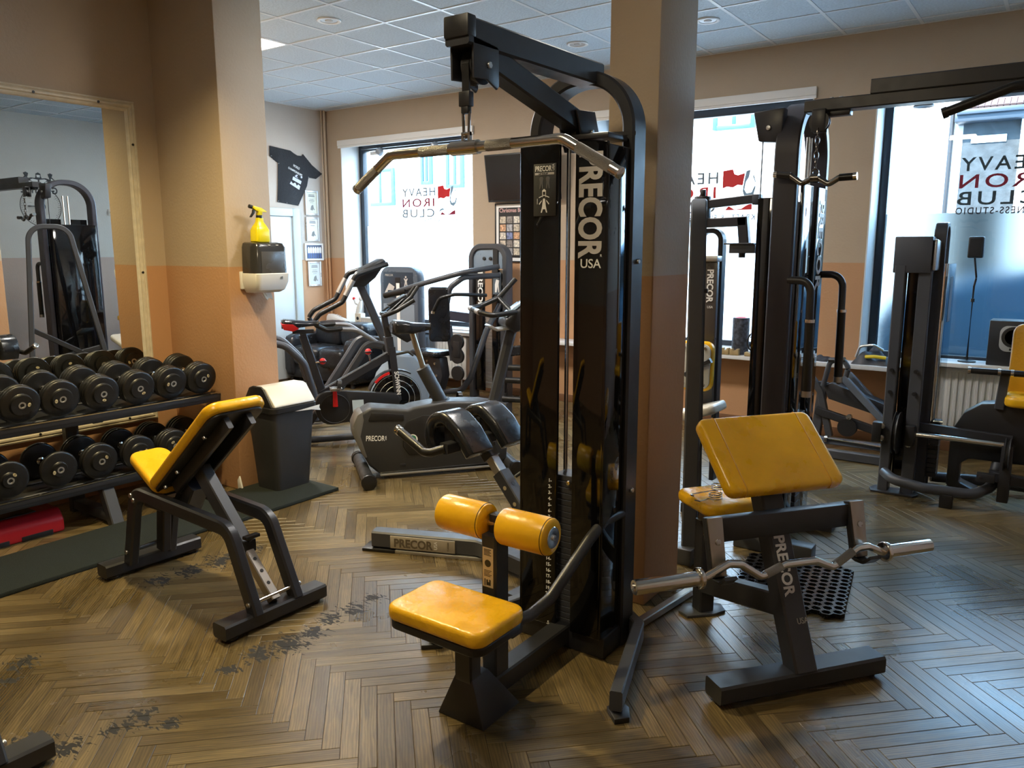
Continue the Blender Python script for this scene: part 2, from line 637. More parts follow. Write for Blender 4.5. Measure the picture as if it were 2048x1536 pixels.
    # black rubber scuffs in patches
    mask = None
    for (x, y, rad) in SCUFFS:
        d = N('ShaderNodeVectorMath'); d.operation = 'DISTANCE'; d.inputs[1].default_value = (x, y, 0)
        nt.links.new(ge.outputs['Position'], d.inputs[0])
        mr = N('ShaderNodeMapRange'); mr.inputs['From Min'].default_value = rad; mr.inputs['From Max'].default_value = rad * 0.15
        nt.links.new(d.outputs['Value'], mr.inputs['Value'])
        if mask is None:
            mask = mr
        else:
            mm = N('ShaderNodeMath'); mm.operation = 'MAXIMUM'
            nt.links.new(mask.outputs[0], mm.inputs[0]); nt.links.new(mr.outputs[0], mm.inputs[1])
            mask = mm
    ns = N('ShaderNodeTexNoise'); ns.inputs['Scale'].default_value = 42; ns.inputs['Detail'].default_value = 3; ns.inputs['Distortion'].default_value = 1.2
    mps = N('ShaderNodeMapping'); mps.inputs['Rotation'].default_value = (0, 0, R(-35)); mps.inputs['Scale'].default_value = (0.55, 1.25, 1)
    nt.links.new(ge.outputs['Position'], mps.inputs['Vector']); nt.links.new(mps.outputs[0], ns.inputs['Vector'])
    mm = N('ShaderNodeMath'); mm.operation = 'MULTIPLY_ADD'; mm.inputs[1].default_value = 0.30
    nt.links.new(mask.outputs[0], mm.inputs[0]); nt.links.new(ns.outputs['Fac'], mm.inputs[2])
    th = N('ShaderNodeMapRange'); th.inputs['From Min'].default_value = 0.70; th.inputs['From Max'].default_value = 0.73
    nt.links.new(mm.outputs[0], th.inputs['Value'])
    gate = N('ShaderNodeMath'); gate.operation = 'MULTIPLY'
    st = N('ShaderNodeMapRange'); st.inputs['From Min'].default_value = 0.0; st.inputs['From Max'].default_value = 0.08
    nt.links.new(mask.outputs[0], st.inputs['Value'])
    nt.links.new(th.outputs[0], gate.inputs[0]); nt.links.new(st.outputs[0], gate.inputs[1])
    mx = N('ShaderNodeMix'); mx.data_type = 'RGBA'; mx.inputs['B'].default_value = (0.012, 0.012, 0.013, 1)
    nt.links.new(gate.outputs[0], mx.inputs['Factor']); nt.links.new(sc.outputs[0], mx.inputs['A'])
    nt.links.new(mx.outputs['Result'], b.inputs['Base Color'])
    rr = N('ShaderNodeMapRange'); rr.inputs['From Min'].default_value = 0.3; rr.inputs['From Max'].default_value = 0.7; rr.inputs['To Min'].default_value = 0.20; rr.inputs['To Max'].default_value = 0.42
    nt.links.new(nw.outputs['Fac'], rr.inputs['Value'])
    rm = N('ShaderNodeMath'); rm.operation = 'MULTIPLY_ADD'; rm.inputs[1].default_value = 0.5
    nt.links.new(gate.outputs[0], rm.inputs[0]); nt.links.new(rr.outputs[0], rm.inputs[2]); nt.links.new(rm.outputs[0], b.inputs['Roughness'])
    b.inputs['Specular IOR Level'].default_value = 0.55
    bp = N('ShaderNodeBump'); bp.inputs['Strength'].default_value = 0.12; bp.inputs['Distance'].default_value = 0.0015
    nt.links.new(mu.outputs[0], bp.inputs['Height']); nt.links.new(bp.outputs['Normal'], b.inputs['Normal'])
    return m
oak = plank_mat()
dark_sub = mat('dark_joint', (0.030, 0.018, 0.008), 0.8, bump=0.1)
floor = struct(MB().box((XL - 0.1, YF - 0.1, -0.12), (XR + 0.1, YB + 0.4, -0.0022)).build('floor', dark_sub, smooth=0))
PW, PL, GAP = 0.0575, 0.46, 0.0016
def plank_verts(ox, oy, ang):
    L2, w2, c = PL / 2 - GAP / 2, PW / 2 - GAP / 2, 0.0012
    ca, sa = math.cos(ang), math.sin(ang)
    vs = []
    for (l, w, z) in ((L2, w2, -0.010), (L2, w2, -0.0011), (L2 - c, w2 - c, 0.0)):
        for sx, sy in ((-1, -1), (1, -1), (1, 1), (-1, 1)):
            x, y = sx * l, sy * w
            vs.append((ox + x * ca - y * sa, oy + x * sa + y * ca, z))
    fs = []
    for k in (0, 4):
        for i in range(4):
            fs.append((k + i, k + (i + 1) % 4, k + 4 + (i + 1) % 4, k + 4 + i))
    fs.append((8, 9, 10, 11))
    uvs = [(sx * (PL / 2) + PL / 2, sy * (PW / 2) + PW / 2) for _ in range(3) for sx, sy in ((-1, -1), (1, -1), (1, 1), (-1, 1))]
    return vs, fs, uvs
def plank_mesh(items, name):
    V, Fc, U = [], [], []
    for it in items:
        vs, fs, us = plank_verts(*it)
        k = len(V)
        V += vs; U += us
        Fc += [tuple(i + k for i in f) for f in fs]
    me = bpy.data.meshes.new(name)
    me.from_pydata(V, [], Fc)
    lay = me.uv_layers.new(name='plank')
    for lp in me.loops:
        lay.data[lp.index].uv = U[lp.vertex_index]
    me.materials.append(oak)
    return me
s2 = math.sqrt(0.5)
pdir, qdir = Vector((s2, -s2)), Vector((s2, s2))
org = Vector((-3.0, 1.519 - (PW + PL) * s2))
_A = R(35.3)
_hd = (-math.sin(_A), math.cos(_A)); _rt = (math.cos(_A), math.sin(_A))
def in_view(x, y):
    f = x * _hd[0] + y * _hd[1]
    if f < 1.35:
        return None
    l = x * _rt[0] + y * _rt[1]
    return f if abs(l / f) < 0.70 else None
planks = []
for j in range(-14, 10):
    for i in range(-110, 110):
        for kind in (0, 1):
            if kind == 0:
                pc, qc, an = i * PW + j * PL + PL / 2, i * PW - j * PL + PW / 2, R(-45)
            else:
                pc, qc, an = i * PW + j * PL + PW / 2, (i + 1) * PW - j * PL + PL / 2, R(45)
            c = org + pdir * pc + qdir * qc
            if not (XL - 0.1 < c.x < XR + 0.1 and YF - 0.05 < c.y < YB + 0.12):
                continue
            if c.y < YP + 0.1 and c.x < XM - 0.2:
                continue
            planks.append((c.x, c.y, an))
planks.sort(key=lambda p: in_view(p[0], p[1]) or 99)
pm = plank_mesh([(0, 0, 0)], 'plank')
for x, y, an in planks[:300]:
    o = bpy.data.objects.new('plank', pm)
    o.location = (x, y, 0); o.rotation_euler = (0, 0, an + (math.pi if random.random() < 0.5 else 0))
    COL.objects.link(o)
    o.parent = floor
    o.matrix_parent_inverse = wmat(floor).inverted()
o = link('plank_field', plank_mesh(planks[300:], 'plank_field'), floor)
o['kind'] = 'stuff'

# ---- ceiling with mineral tiles in a white grid
def tile_mat():
    m = mat('mineral_tile', (0.50, 0.56, 0.60), 0.9, bump=0.55, bscale=70, var=0.10, vscale=60)
    return m
tile_m = tile_mat()
ceil = struct(MB().box((XL - 0.2, YF - 0.2, CZ + 0.022), (XR + 0.2, YB + 0.48, CZ + 0.2)).build('ceiling', white, smooth=0))
TS = 0.54
tiles = []
gx = [-4.33 + TS * k for k in range(-7, 11)]
gy = [4.49 + TS * k for k in range(-12, 6)]
tm = {}
def tile_obj(x0, x1, y0, y1):
    key = (round(x1 - x0, 3), round(y1 - y0, 3))
    if key not in tm:
        w, h = key
        tm[key] = MB().box((-w / 2 + 0.004, -h / 2 + 0.004, 0.0), (w / 2 - 0.004, h / 2 - 0.004, 0.016)).mesh('tile', tile_m, 0)
    o = bpy.data.objects.new('tile', tm[key])
    o.location = ((x0 + x1) / 2, (y0 + y1) / 2, CZ)
    COL.objects.link(o)
    o.parent = ceil
    o.matrix_parent_inverse = wmat(ceil).inverted()
PANELS = [(-5.68, 4.22), (-2.44, 4.22)]  # second panel is an unseen addition for extra brightness
for a, b_ in zip(gx[:-1], gx[1:]):
    for c, d in zip(gy[:-1], gy[1:]):
        x0, x1, y0, y1 = max(a, XL), min(b_, XR), max(c, YF), min(d, YB)
        if x1 - x0 < 0.03 or y1 - y0 < 0.03 or (y1 < YP and x1 < XM):
            continue
        if y1 < YP and x0 < XM:
            x0 = XM
        if x1 - x0 < 0.03:
            continue
        if any(x0 < px < x1 and y0 < py < y1 for px, py in PANELS):
            continue
        tile_obj(x0, x1, y0, y1)
g = MB()
for x in gx:
    if XL < x < XR:
        g.box((x - 0.012, YF, CZ - 0.004), (x + 0.012, YB, CZ + 0.001))
for y in gy:
    if YF < y < YB:
        g.box((XL, y - 0.012, CZ - 0.0045), (XR, y + 0.012, CZ + 0.0005))
g.box((XL, YB - 0.02, CZ - 0.0048), (XR, YB, CZ + 0.0003)); g.box((XL, YP, CZ - 0.0048), (XL + 0.02, YB, CZ + 0.0003))
g.build('tile_grid', mat('grid_paint', (0.62, 0.64, 0.65), 0.4, rvar=0.05), ceil, smooth=0)
panel_m = mat('lit_panel', (0.9, 0.9, 0.88), 0.5, emit=9.0, ecol=(1.0, 0.97, 0.92))
for k, (px, py) in enumerate(PANELS):
    t = thing('ceiling_panel_light', ['lit white square LED panel in the ceiling just beside the left column', 'added unseen square light panel in the ceiling above the pull-down tower'][k], 'ceiling light', (px, py, CZ - 0.006))
    MB().box((px - 0.265, py - 0.265, CZ - 0.006), (px + 0.265, py + 0.265, CZ + 0.014)).build('panel_frame', white, t, bevel=0.002)
    MB().box((px - 0.245, py - 0.245, CZ - 0.008), (px + 0.245, py + 0.245, CZ - 0.0055)).build('diffuser', panel_m, t)
for k, (x, y) in enumerate(((-4.62, 4.21), (-3.48, 5.84), (-2.36, 5.81))):
    t = thing('ceiling_downlight', ['round white recessed spotlight in the ceiling near the left column', 'round white recessed spotlight in the ceiling left of the tall pillar', 'round white recessed spotlight in the ceiling right of the tall pillar'][k], 'ceiling light', (x, y, CZ - 0.012), 'recessed ceiling spotlights')
    F = Matrix.Translation((x, y, CZ - 0.012))
    MB().lathe([(0.062, 0.012), (0.085, 0.012), (0.088, 0.004), (0.082, 0.0), (0.064, 0.003), (0.062, 0.012)], F, 28).build('trim_ring', white, t)
    MB().lathe([(0.0, 0.016), (0.062, 0.016), (0.060, 0.006), (0.0, 0.009)], F, 24).build('reflector', alu, t)
    MB().lathe([(0.0, 0.002), (0.026, 0.002), (0.030, 0.008), (0.0, 0.010)], F, 16).build('bulb', mat('lamp_glass', (0.6, 0.6, 0.58), 0.15, rvar=0.03), t)

# ---- walls
WIN = [(-7.37, -5.34), (-3.87, -1.84), (-1.37, 0.66)]
WZ0, WZ1, WD = 0.65, 2.82, 7.3
wb = MB()
xs = [XL - 0.2] + [v for w in WIN for v in w] + [XR + 0.2]
for a, b_ in zip(xs[0::2], xs[1::2]):
    wb.box((a, YB, 0), (b_, WD, CZ + 0.02))
for a, b_ in WIN:
    wb.box((a, YB, 0), (b_, WD, WZ0)); wb.box((a, YB, WZ1), (b_, WD, CZ + 0.02))
struct(wb.build('wall_back', wall_m, smooth=0))
struct(MB().box((XL - 0.2, YP, 0), (XL, YB, CZ + 0.02)).build('wall_left', wall_l, smooth=0))
struct(MB().box((XM - 0.2, YF, 0), (XM, YP, CZ + 0.02)).build('wall_mirror', wall_m, smooth=0))
struct(MB().box((XL - 0.2, YP, 0), (-4.281, 3.34, CZ + 0.02)).bevel(0.008, 2).build('wall_partition', wall_m, smooth=30))
struct(MB().box((-1.625, 2.981, 0), (-1.401, 3.345, CZ + 0.02)).bevel(0.008, 2).build('pillar', wall_m, smooth=30))
struct(MB().box((XR, YF, 0), (XR + 0.2, YB, CZ + 0.02)).build('wall_right', wall_r, smooth=0))
struct(MB().box((XM - 0.2, YF - 0.2, 0), (XR + 0.2, YF, CZ + 0.02)).build('wall_front', wall_m, smooth=0))
brown = mat('brown_skirting', (0.17, 0.080, 0.035), 0.5, var=0.1, vscale=8, rvar=0.08)
struct(MB().box((XL, YB - 0.018, 0), (XR, YB, 0.075)).build('baseboard_back', brown, bevel=0.003))
struct(MB().box((XL, 3.34, 0), (XL + 0.018, 5.42, 0.075)).build('baseboard_left', brown, bevel=0.003))
struct(MB().tube([(-7.59, 6.775, 0), (-7.59, 6.775, CZ)], 0.018).tube([(-7.59, 6.73, 0), (-7.59, 6.73, CZ)], 0.010).build('trim_1', wall_m))
# chipped plaster at the foot of the column
struct(MB().prism([(0, 0), (0.05, 0.0), (0.035, 0.05), (0.02, 0.10), (0.0, 0.07)], 0, 0.012, frame((-4.30, YP - 0.001, 0.0), (1, 0, 0), (0, 0, 1))).build('trim_2', white, bevel=0.002))
# long shelf under the middle windows and ledges of the windows
sill_m = mat('sill_white', (0.70, 0.71, 0.71), 0.3, rvar=0.06, vscale=3)
struct(MB().box((-4.55, 6.56, 0.615), (-1.02, YB + 0.01, 0.650)).build('trim_3', sill_m, bevel=0.004))
struct(MB().box((-7.6, 6.66, 0.615), (-5.2, YB + 0.01, 0.650)).build('trim_4', sill_m, bevel=0.004))

# ---- windows
frame_m = mat('anthracite_window_frame', (0.020, 0.028, 0.040), 0.35, rvar=0.05)
GY = 7.15
t_green = mat('vinyl_dark_teal', (0.030, 0.060, 0.075), 0.5, rvar=0.05)
t_red = mat('vinyl_red', (0.60, 0.010, 0.012), 0.5, rvar=0.05)
t_wine = mat('vinyl_wine', (0.25, 0.006, 0.030), 0.5, rvar=0.05)
t_blue = mat('vinyl_grey_blue', (0.20, 0.31, 0.42), 0.5, rvar=0.05)
t_ink = mat('vinyl_ink', (0.020, 0.018, 0.030), 0.5, rvar=0.05)
t_slate = mat('vinyl_slate', (0.14, 0.18, 0.22), 0.5, rvar=0.05)
def text_bold_serif(s, h, x_right, z, mt, w, parent):
    """vinyl line stuck on the pane, read from the street (mirrored from inside)"""
    me = text(s, h / 0.70, Matrix.Identity(4), mt, bold=0.012, space=1.25, build=False)
    xs_ = [v.co.x for v in me.vertices]
    k = w / (max(xs_) - min(xs_))
    # slab serifs under and over the strokes are drawn as short bars on each glyph foot
    me.transform(Matrix.Diagonal((k, 1, 1, 1)))
    x0 = min(xs_) * k
    me.transform(frame((x_right + x0, GY - 0.0115, z), (-1, 0, 0), (0, 0, 1)))
    me.name = 'lettering'
    return link('lettering', me, parent)
def window(idx, x0, x1, film, film_top, sign):
    wroot = bpy.data.objects.new('window_%d' % idx, None)
    wroot.location = ((x0 + x1) / 2, GY, WZ0)
    COL.objects.link(wroot)
    struct(wroot)
    fw = 0.075
    M_ = MB()
    M_.box((x0, GY - 0.035, WZ0), (x0 + fw, GY + 0.035, WZ1)).box((x1 - fw, GY - 0.035, WZ0), (x1, GY + 0.035, WZ1))
    M_.box((x0 + fw, GY - 0.035, WZ1 - 0.09), (x1 - fw, GY + 0.035, WZ1)).box((x0 + fw, GY - 0.035, WZ0), (x1 - fw, GY + 0.035, WZ0 + 0.06))
    M_.build('window_frame', frame_m, wroot, bevel=0.004)
    MB().box((x0 + fw, GY - 0.008, WZ0 + 0.06), (x1 - fw, GY + 0.008, WZ1 - 0.09)).build('pane', glass_m, wroot, smooth=0)
    MB().faces([(x0 + fw, GY + 0.012, WZ0 + 0.06), (x1 - fw, GY + 0.012, WZ0 + 0.06), (x1 - fw, GY + 0.012, film_top), (x0 + fw, GY + 0.012, film_top)], [(0, 1, 2, 3)]).build('frosted_film', film, wroot, smooth=0)
    # white reveals and the white cassette under the lintel
    MB().box((x0, YB + 0.002, WZ0), (x0 + 0.012, GY - 0.035, WZ1)).box((x1 - 0.012, YB + 0.002, WZ0), (x1, GY - 0.035, WZ1)).box((x0 + 0.012, YB + 0.002, WZ1 - 0.012), (x1 - 0.012, GY - 0.035, WZ1)).build('reveal', white, wroot, bevel=0.002)
    MB().box((x0 + 0.012, YB + 0.01, WZ0), (x1 - 0.012, GY - 0.036, WZ0 + 0.012)).build('window_sill', sill_m, wroot, bevel=0.003)
    MB().box((x0 - 0.02, YB - 0.035, WZ1 - 0.05), (x1 + 0.02, YB - 0.002, WZ1 + 0.015)).box((x0 - 0.02, YB - 0.028, WZ1 - 0.075), (x1 + 0.02, YB - 0.006, WZ1 - 0.05)).build('blind_cassette', white, wroot, bevel=0.004)
    # vinyl sign
    (xl, zt, k) = sign      # left end seen from inside, top, scale
    W_ = 0.52 * k
    h = 0.095 * k
    text_bold_serif('HEAVY', h, xl + W_, zt - h, t_green if idx == 3 else t_slate, W_, wroot)
    text_bold_serif('IRON', h, xl + W_ * 0.97, zt - h * 2.28, t_wine if idx == 3 else t_red if idx == 2 else t_wine, W_ * 0.97, wroot)
    text_bold_serif('CLUB', h, xl + W_ * 0.97, zt - h * 3.55, t_green if idx == 3 else t_slate, W_ * 0.98, wroot)
    text_bold_serif('KRAFT- & FITNESS-STUDIO', 0.048 * k, xl + W_ + 0.33 * k, zt - h * 4.25, t_ink, W_ + 0.34 * k, wroot)
    X, Z = xl + W_ + 0.04 * k, zt + 0.005 * k
    def shape(poly, mt, nm):
        MB().prism([(x * k, z * k) for x, z in poly], 0, 0.001, frame((X, GY - 0.0105, Z), (1, 0, 0), (0, 0, 1))).build(nm, mt, wroot, smooth=0)
    shape([(0, 0), (0.085, 0.01), (0.10, -0.03), (0.13, -0.04), (0.19, -0.025), (0.175, -0.125), (0.13, -0.12), (0.09, -0.14), (0.04, -0.13), (0, -0.145)], t_red, 'emblem_flag')
    shape([(0.20, -0.01), (0.235, 0.0), (0.225, -0.06), (0.20, -0.10), (0.19, -0.16), (0.21, -0.19), (0.25, -0.185), (0.275, -0.13), (0.285, -0.14), (0.27, -0.20), (0.235, -0.23), (0.19, -0.215), (0.175, -0.17), (0.185, -0.09)], t_blue, 'emblem_arm')
    shape([(0.255, -0.05), (0.265, -0.045), (0.28, -0.09), (0.29, -0.125), (0.275, -0.10)], t_blue, 'emblem_shoulder')
    shape([(0.0, -0.32), (0.03, -0.26), (0.07, -0.245), (0.11, -0.27), (0.06, -0.27), (0.03, -0.285)], t_blue, 'emblem_hill')
    shape([(0.03, -0.325), (0.06, -0.29), (0.11, -0.318), (0.17, -0.315), (0.21, -0.29), (0.26, -0.27), (0.26, -0.325)], t_wine if idx != 2 else t_red, 'emblem_base')
    return wroot
window(1, *WIN[0], film_w, 1.83, (-6.67, 2.26, 1.0))
window(2, *WIN[1], film_w, 1.86, (-3.30, 2.245, 1.08))
window(3, *WIN[2], film_b, 1.83, (-0.79, 2.245, 1.06))

# ---- door in the left wall
blue_w = mat('pale_blue_door_paint', (0.50, 0.60, 0.64), 0.4, rvar=0.06)
d = bpy.data.objects.new('door_1', None)
d.location = (XL, 5.9, 0); COL.objects.link(d); struct(d)
X = XL
MB().box((X, 6.24, 0), (X + 0.045, 6.345, 2.02)).box((X, 5.42, 0), (X + 0.045, 5.52, 2.02)).box((X, 5.52, 1.93), (X + 0.045, 6.24, 2.02)).build('door_frame', blue_w, d, bevel=0.006)
MB().box((X + 0.002, 5.525, 0.012), (X + 0.022, 6.235, 1.925)).build('door_leaf', mat('door_white', (0.62, 0.68, 0.70), 0.4, rvar=0.05), d, bevel=0.003)
MB().tube([(X + 0.02, 5.60, 1.02), (X + 0.065, 5.60, 1.02), (X + 0.065, 5.72, 1.02)], 0.010, 0.015).build('door_handle', alu, d)

# ================================================================== lat pull-down machine
X0 = -1.515
t = thing('lat_pulldown_machine', 'tall black lat pull-down tower with yellow seat and yellow thigh rollers', 'gym machine', (X0, 2.35, 0))
XA = -1.54
MB().rect([(XA + 0.200, 2.655, 0.0), (XA + 0.200, 2.655, 2.165), (XA - 0.200, 2.655, 2.165), (XA - 0.200, 2.655, 0.0)], 0.10, 0.05, 0.19, (0, 1, 0), 0.008, 12).build('arch_frame', steel, t)
MB().box((X0 - 0.195, 2.47, 0.0), (X0 + 0.195, 2.70, 0.085)).build('base_box', steel, t, bevel=0.008)
# shroud panels left and right of the slot
def shroud(xa, xb, ztop_a, ztop_b, nm, side):
    ysd = 2.60
    b = MB()
    F = frame((0, 2.45, 0), (1, 0, 0), (0, 0, 1))
    b.prism([(xa, 0.085), (xb, 0.085), (xb, ztop_b), (xa, ztop_a)], -0.016, 0.0, F)
    xs_ = xa if side < 0 else xb
    b.box((xs_ - 0.008, 2.45, 0.085), (xs_ + 0.008, ysd, min(ztop_a, ztop_b) - 0.01))
    return b.build(nm, gloss, t, bevel=0.004, seg=3)
sl = shroud(-1.69, -1.528, 1.935, 1.935, 'shroud_panel', -1)
sr = shroud(-1.462, -1.335, 1.925, 1.915, 'shroud_panel', 1)
MB().box((-1.528, 2.585, 0.085), (-1.455, 2.595, 1.92)).build('slot_back', gloss, t)
MB().box((-1.69, 2.452, 1.925), (-1.335, 2.60, 1.945)).build('shroud_cap', steel, t, bevel=0.006)
# weight stack
wm = MB().box((-0.075, -0.045, 0), (0.075, 0.045, 0.0225)).bevel(0.0018, 1).cyl((0.0, -0.0455, 0.011), (0.0, -0.044, 0.011), 0.006, 8).mesh('weight_plate', steel_l)
for k in range(25):
    o = bpy.data.objects.new('weight_plate', wm)
    o.location = (-1.49, 2.535, 0.088 + k * 0.0243); COL.objects.link(o)
    o.parent = t; o.matrix_parent_inverse = wmat(t).inverted()
for dx in (-0.05, 0.05):
    MB().cyl((-1.49 + dx, 2.535, 0.088), (-1.49 + dx, 2.535, 1.92), 0.008, 10).build('guide_rod', chrome, t)
MB().cyl((-1.49, 2.47, 0.672), (-1.49, 2.492, 0.672), 0.009, 12).build('selector_pin', chrome, t, bevel=0.002)
nums = []
for k in range(25):
    if 22 <= k <= 23:
        continue
    s = '.5' if k == 24 else str(k + 1)
    nums.append(text(s + '-', 0.0185, frame((-1.548, 2.4485, 0.672 - k * 0.0243), (1, 0, 0), (0, 0, 1)), letter_w, align='RIGHT', bold=0.018, build=False))
join_meshes(nums, 'number_scale', letter_w, sl)
text('PRECOR', 0.125, frame((-1.441, 2.4488, 1.885), (0, 0, -1), (1, 0, 0)), letter_s, 'brand_lettering', sr, bold=0.035, fit=0.365)
text('USA', 0.045, frame((-1.437, 2.4488, 1.484), (1, 0, 0), (0, 0, 1)), letter_w, 'country_lettering', sr, bold=0.004, fit=0.082)
text('R', 0.013, frame((-1.357, 2.4488, 1.523), (1, 0, 0), (0, 0, 1)), letter_w, 'registered_mark', sr)
# instruction placard
pl = MB().box((-1.634, 2.444, 1.668), (-1.538, 2.4495, 1.852)).build('placard', mat('placard_grey', (0.035, 0.037, 0.035), 0.45, rvar=0.05), t, bevel=0.001)
text('PRECOR', 0.026, frame((-1.627, 2.4435, 1.826), (1, 0, 0), (0, 0, 1)), letter_w, 'placard_title', pl, bold=0.02, fit=0.070)
text('USA', 0.013, frame((-1.545, 2.4435, 1.826), (0, 0, 1), (-1, 0, 0)), letter_w, 'placard_country', pl)
MB().box((-1.628, 2.4435, 1.813), (-1.546, 2.444, 1.821)).build('placard_band', letter_s, pl)
text('LAT PULLEY', 0.0075, frame((-1.612, 2.4428, 1.8145), (1, 0, 0), (0, 0, 1)), letter_k, 'placard_line', pl, bold=0.01)
fig = MB()
F = frame((-1.588, 2.4436, 1.68), (1, 0, 0), (0, 0, 1))
fig.prism([(-0.014, 0.0), (-0.009, 0.0), (-0.005, 0.012), (0.005, 0.012), (0.009, 0.0), (0.014, 0.0), (0.008, 0.022), (0.004, 0.05), (-0.004, 0.05), (-0.008, 0.022)], 0, 0.0006, F)
fig.prism([(-0.022, 0.032), (-0.010, 0.045), (-0.010, 0.040), (-0.020, 0.028)], 0, 0.0006, F).prism([(0.022, 0.032), (0.010, 0.045), (0.010, 0.040), (0.020, 0.028)], 0, 0.0006, F)
fig.prism([(-0.022, 0.052), (0.0, 0.060), (0.022, 0.052), (0.022, 0.055), (0.0, 0.063), (-0.022, 0.055)], 0, 0.0006, F)
fig.prism([(-0.008, 0.055), (-0.0055, 0.055), (-0.0055, 0.074), (0.0055, 0.074), (0.0055, 0.055), (0.008, 0.055), (0.008, 0.078), (0.0, 0.084), (-0.008, 0.078)], 0, 0.0006, F)
fig.prism([(-0.03, 0.03), (-0.028, 0.03), (-0.028, 0.05), (-0.03, 0.05)], 0, 0.0006, F)
fig.build('machine_pictogram', letter_w, pl, smooth=0)
fig = MB()
for dx in (-0.012, 0.016):
    F = frame((-1.588 + dx, 2.4436, 1.765), (1, 0, 0), (0, 0, 1))
    fig.prism([(-0.008, 0.0), (-0.004, 0.0), (0.0, 0.018), (0.004, 0.0), (0.008, 0.0), (0.006, 0.022), (0.009, 0.036), (0.004, 0.042), (-0.004, 0.042), (-0.009, 0.036), (-0.006, 0.022)], 0, 0.0006, F)
fig.build('body_pictogram', mat('pictogram_grey', (0.12, 0.12, 0.12), 0.5, rvar=0.04), pl, smooth=0)
MB().box((-1.578, 2.4430, 1.792), (-1.566, 2.4436, 1.802)).build('red_mark', red, pl)
# arm
MB().rect([(X0, 1.865, 2.168), (X0, 2.66, 2.178)], 0.088, 0.078, 0, (1, 0, 0), 0.006).build('upper_arm', steel, t)
MB().box((X0 - 0.046, 1.858, 2.150), (X0 + 0.046, 1.90, 2.212)).build('arm_end_cap', plast, t, bevel=0.006)
MB().rect([(X0, 1.975, 2.125), (X0, 2.58, 1.985)], 0.066, 0.075, 0, (1, 0, 0), 0.006).build('arm_brace', steel, t)
for s in (-1, 1):
    F = frame((X0 + s * 0.040 + (-0.004), 0, 0), (0, 1, 0), (0, 0, 1))
    MB().prism([(1.885, 2.155), (2.010, 2.145), (2.012, 2.035), (2.002, 2.022), (1.950, 2.045), (1.888, 2.040)], 0, 0.008, F).build('pulley_cheek', steel, t, bevel=0.0025)
    MB().prism([(2.47, 2.03), (2.60, 2.04), (2.64, 1.95), (2.60, 1.90), (2.53, 1.895)], 0, 0.008, F).build('pulley_cheek', steel, t, bevel=0.0025)
def pulley(name, c, r, w, parent, ax=(1, 0, 0), mt=None):
    F = frame(Vector(c) - Vector(ax) * w / 2, (0, 1, 0) if abs(ax[1]) < .5 else (1, 0, 0), Vector(ax).cross(Vector((0, 1, 0) if abs(ax[1]) < .5 else (1, 0, 0))))
    return MB().lathe([(r * 0.25, 0), (r, 0), (r * 0.99, w * 0.18), (r * 0.84, w * 0.32), (r * 0.84, w * 0.68), (r * 0.99, w * 0.82), (r, w), (r * 0.25, w)], F, 28).build(name, mt or plast, parent)
pulley('pulley', (X0, 1.957, 2.085), 0.052, 0.040, t)
pulley('pulley', (X0, 2.565, 1.965), 0.055, 0.035, t)
bolts('bolt', t, [(X0 + 0.044, 1.957, 2.085), (X0 + 0.044, 2.575, 1.965)], (1, 0, 0), 0.011, 0.009)
MB().box((X0 - 0.013, 1.902, 2.0), (X0 + 0.013, 1.909, 2.085)).sweep([(X0, 1.905, 2.085), (X0, 1.917, 2.118), (X0, 1.957, 2.139), (X0, 1.997, 2.120)], rrect(0.026, 0.006, 0.001), (1, 0, 0)).build('belt', rubber, t)
MB().box((X0 - 0.020, 1.893, 1.965), (X0 + 0.020, 1.917, 2.008)).box((X0 - 0.013, 1.895, 1.945), (X0 + 0.013, 1.915, 1.967)).build('belt_clamp', plast, t, bevel=0.003)
MB().sweep(fillet([(X0 - 0.012, 1.905, 1.955), (X0 + 0.012, 1.905, 1.955), (X0 + 0.009, 1.905, 1.880), (X0 - 0.009, 1.905, 1.880)], 0.009, 4, True), circ(0.0045, 8), (0, 1, 0), closed=True).build('carabiner', mat('dark_chrome', (0.22, 0.21, 0.20), 0.2, 1.0, rvar=0.08, vscale=60), t)
MB().rect([(X0 + 0.04, 2.56, 1.955), (X0 + 0.20, 2.62, 1.955)], 0.014, 0.014, 0, (0, 0, 1)).build('cross_rod', steel, t)
bolts('bolt', t, [(XA + 0.2245, 2.655, 1.505), (XA + 0.2245, 2.655, 0.63)], (1, 0, 0), 0.010, 0.010)
# base rail and pedestal
MB().rect([(X0, 1.95, 0.06), (X0, 2.50, 0.06)], 0.078, 0.075, 0, (1, 0, 0), 0.006).build('base_rail', steel, t)
MB().faces([(X0 - 0.10, 1.845, 0), (X0 + 0.095, 1.845, 0), (X0 + 0.095, 2.055, 0), (X0 - 0.10, 2.055, 0), (X0 - 0.036, 1.862, 0.155), (X0 + 0.036, 1.862, 0.155), (X0 + 0.036, 1.95, 0.155), (X0 - 0.036, 1.95, 0.155)],
           [(3, 2, 1, 0), (4, 5, 6, 7), (0, 1, 5, 4), (1, 2, 6, 5), (2, 3, 7, 6), (3, 0, 4, 7)]).build('pedestal_foot', steel, t, bevel=0.004)
MB().rect([(X0, 1.885, 0.345), (X0, 1.885, 0.10), (X0, 2.02, 0.055), (X0, 2.12, 0.06)], 0.072, 0.058, 0.10, (1, 0, 0), 0.006, 9).build('seat_neck', steel, t)
MB().rect([(X0, 2.04, 0.04), (X0, 2.04, 0.60)], 0.062, 0.078, 0, (1, 0, 0), 0.006).build('roller_post', steel, t)
st = MB().box((X0 - 0.022, 1.9985, 0.42), (X0 + 0.022, 2.0005, 0.56)).build('instruction_sticker', mat('sticker_tan', (0.52, 0.42, 0.27), 0.5, rvar=0.05), t)
sb = MB()
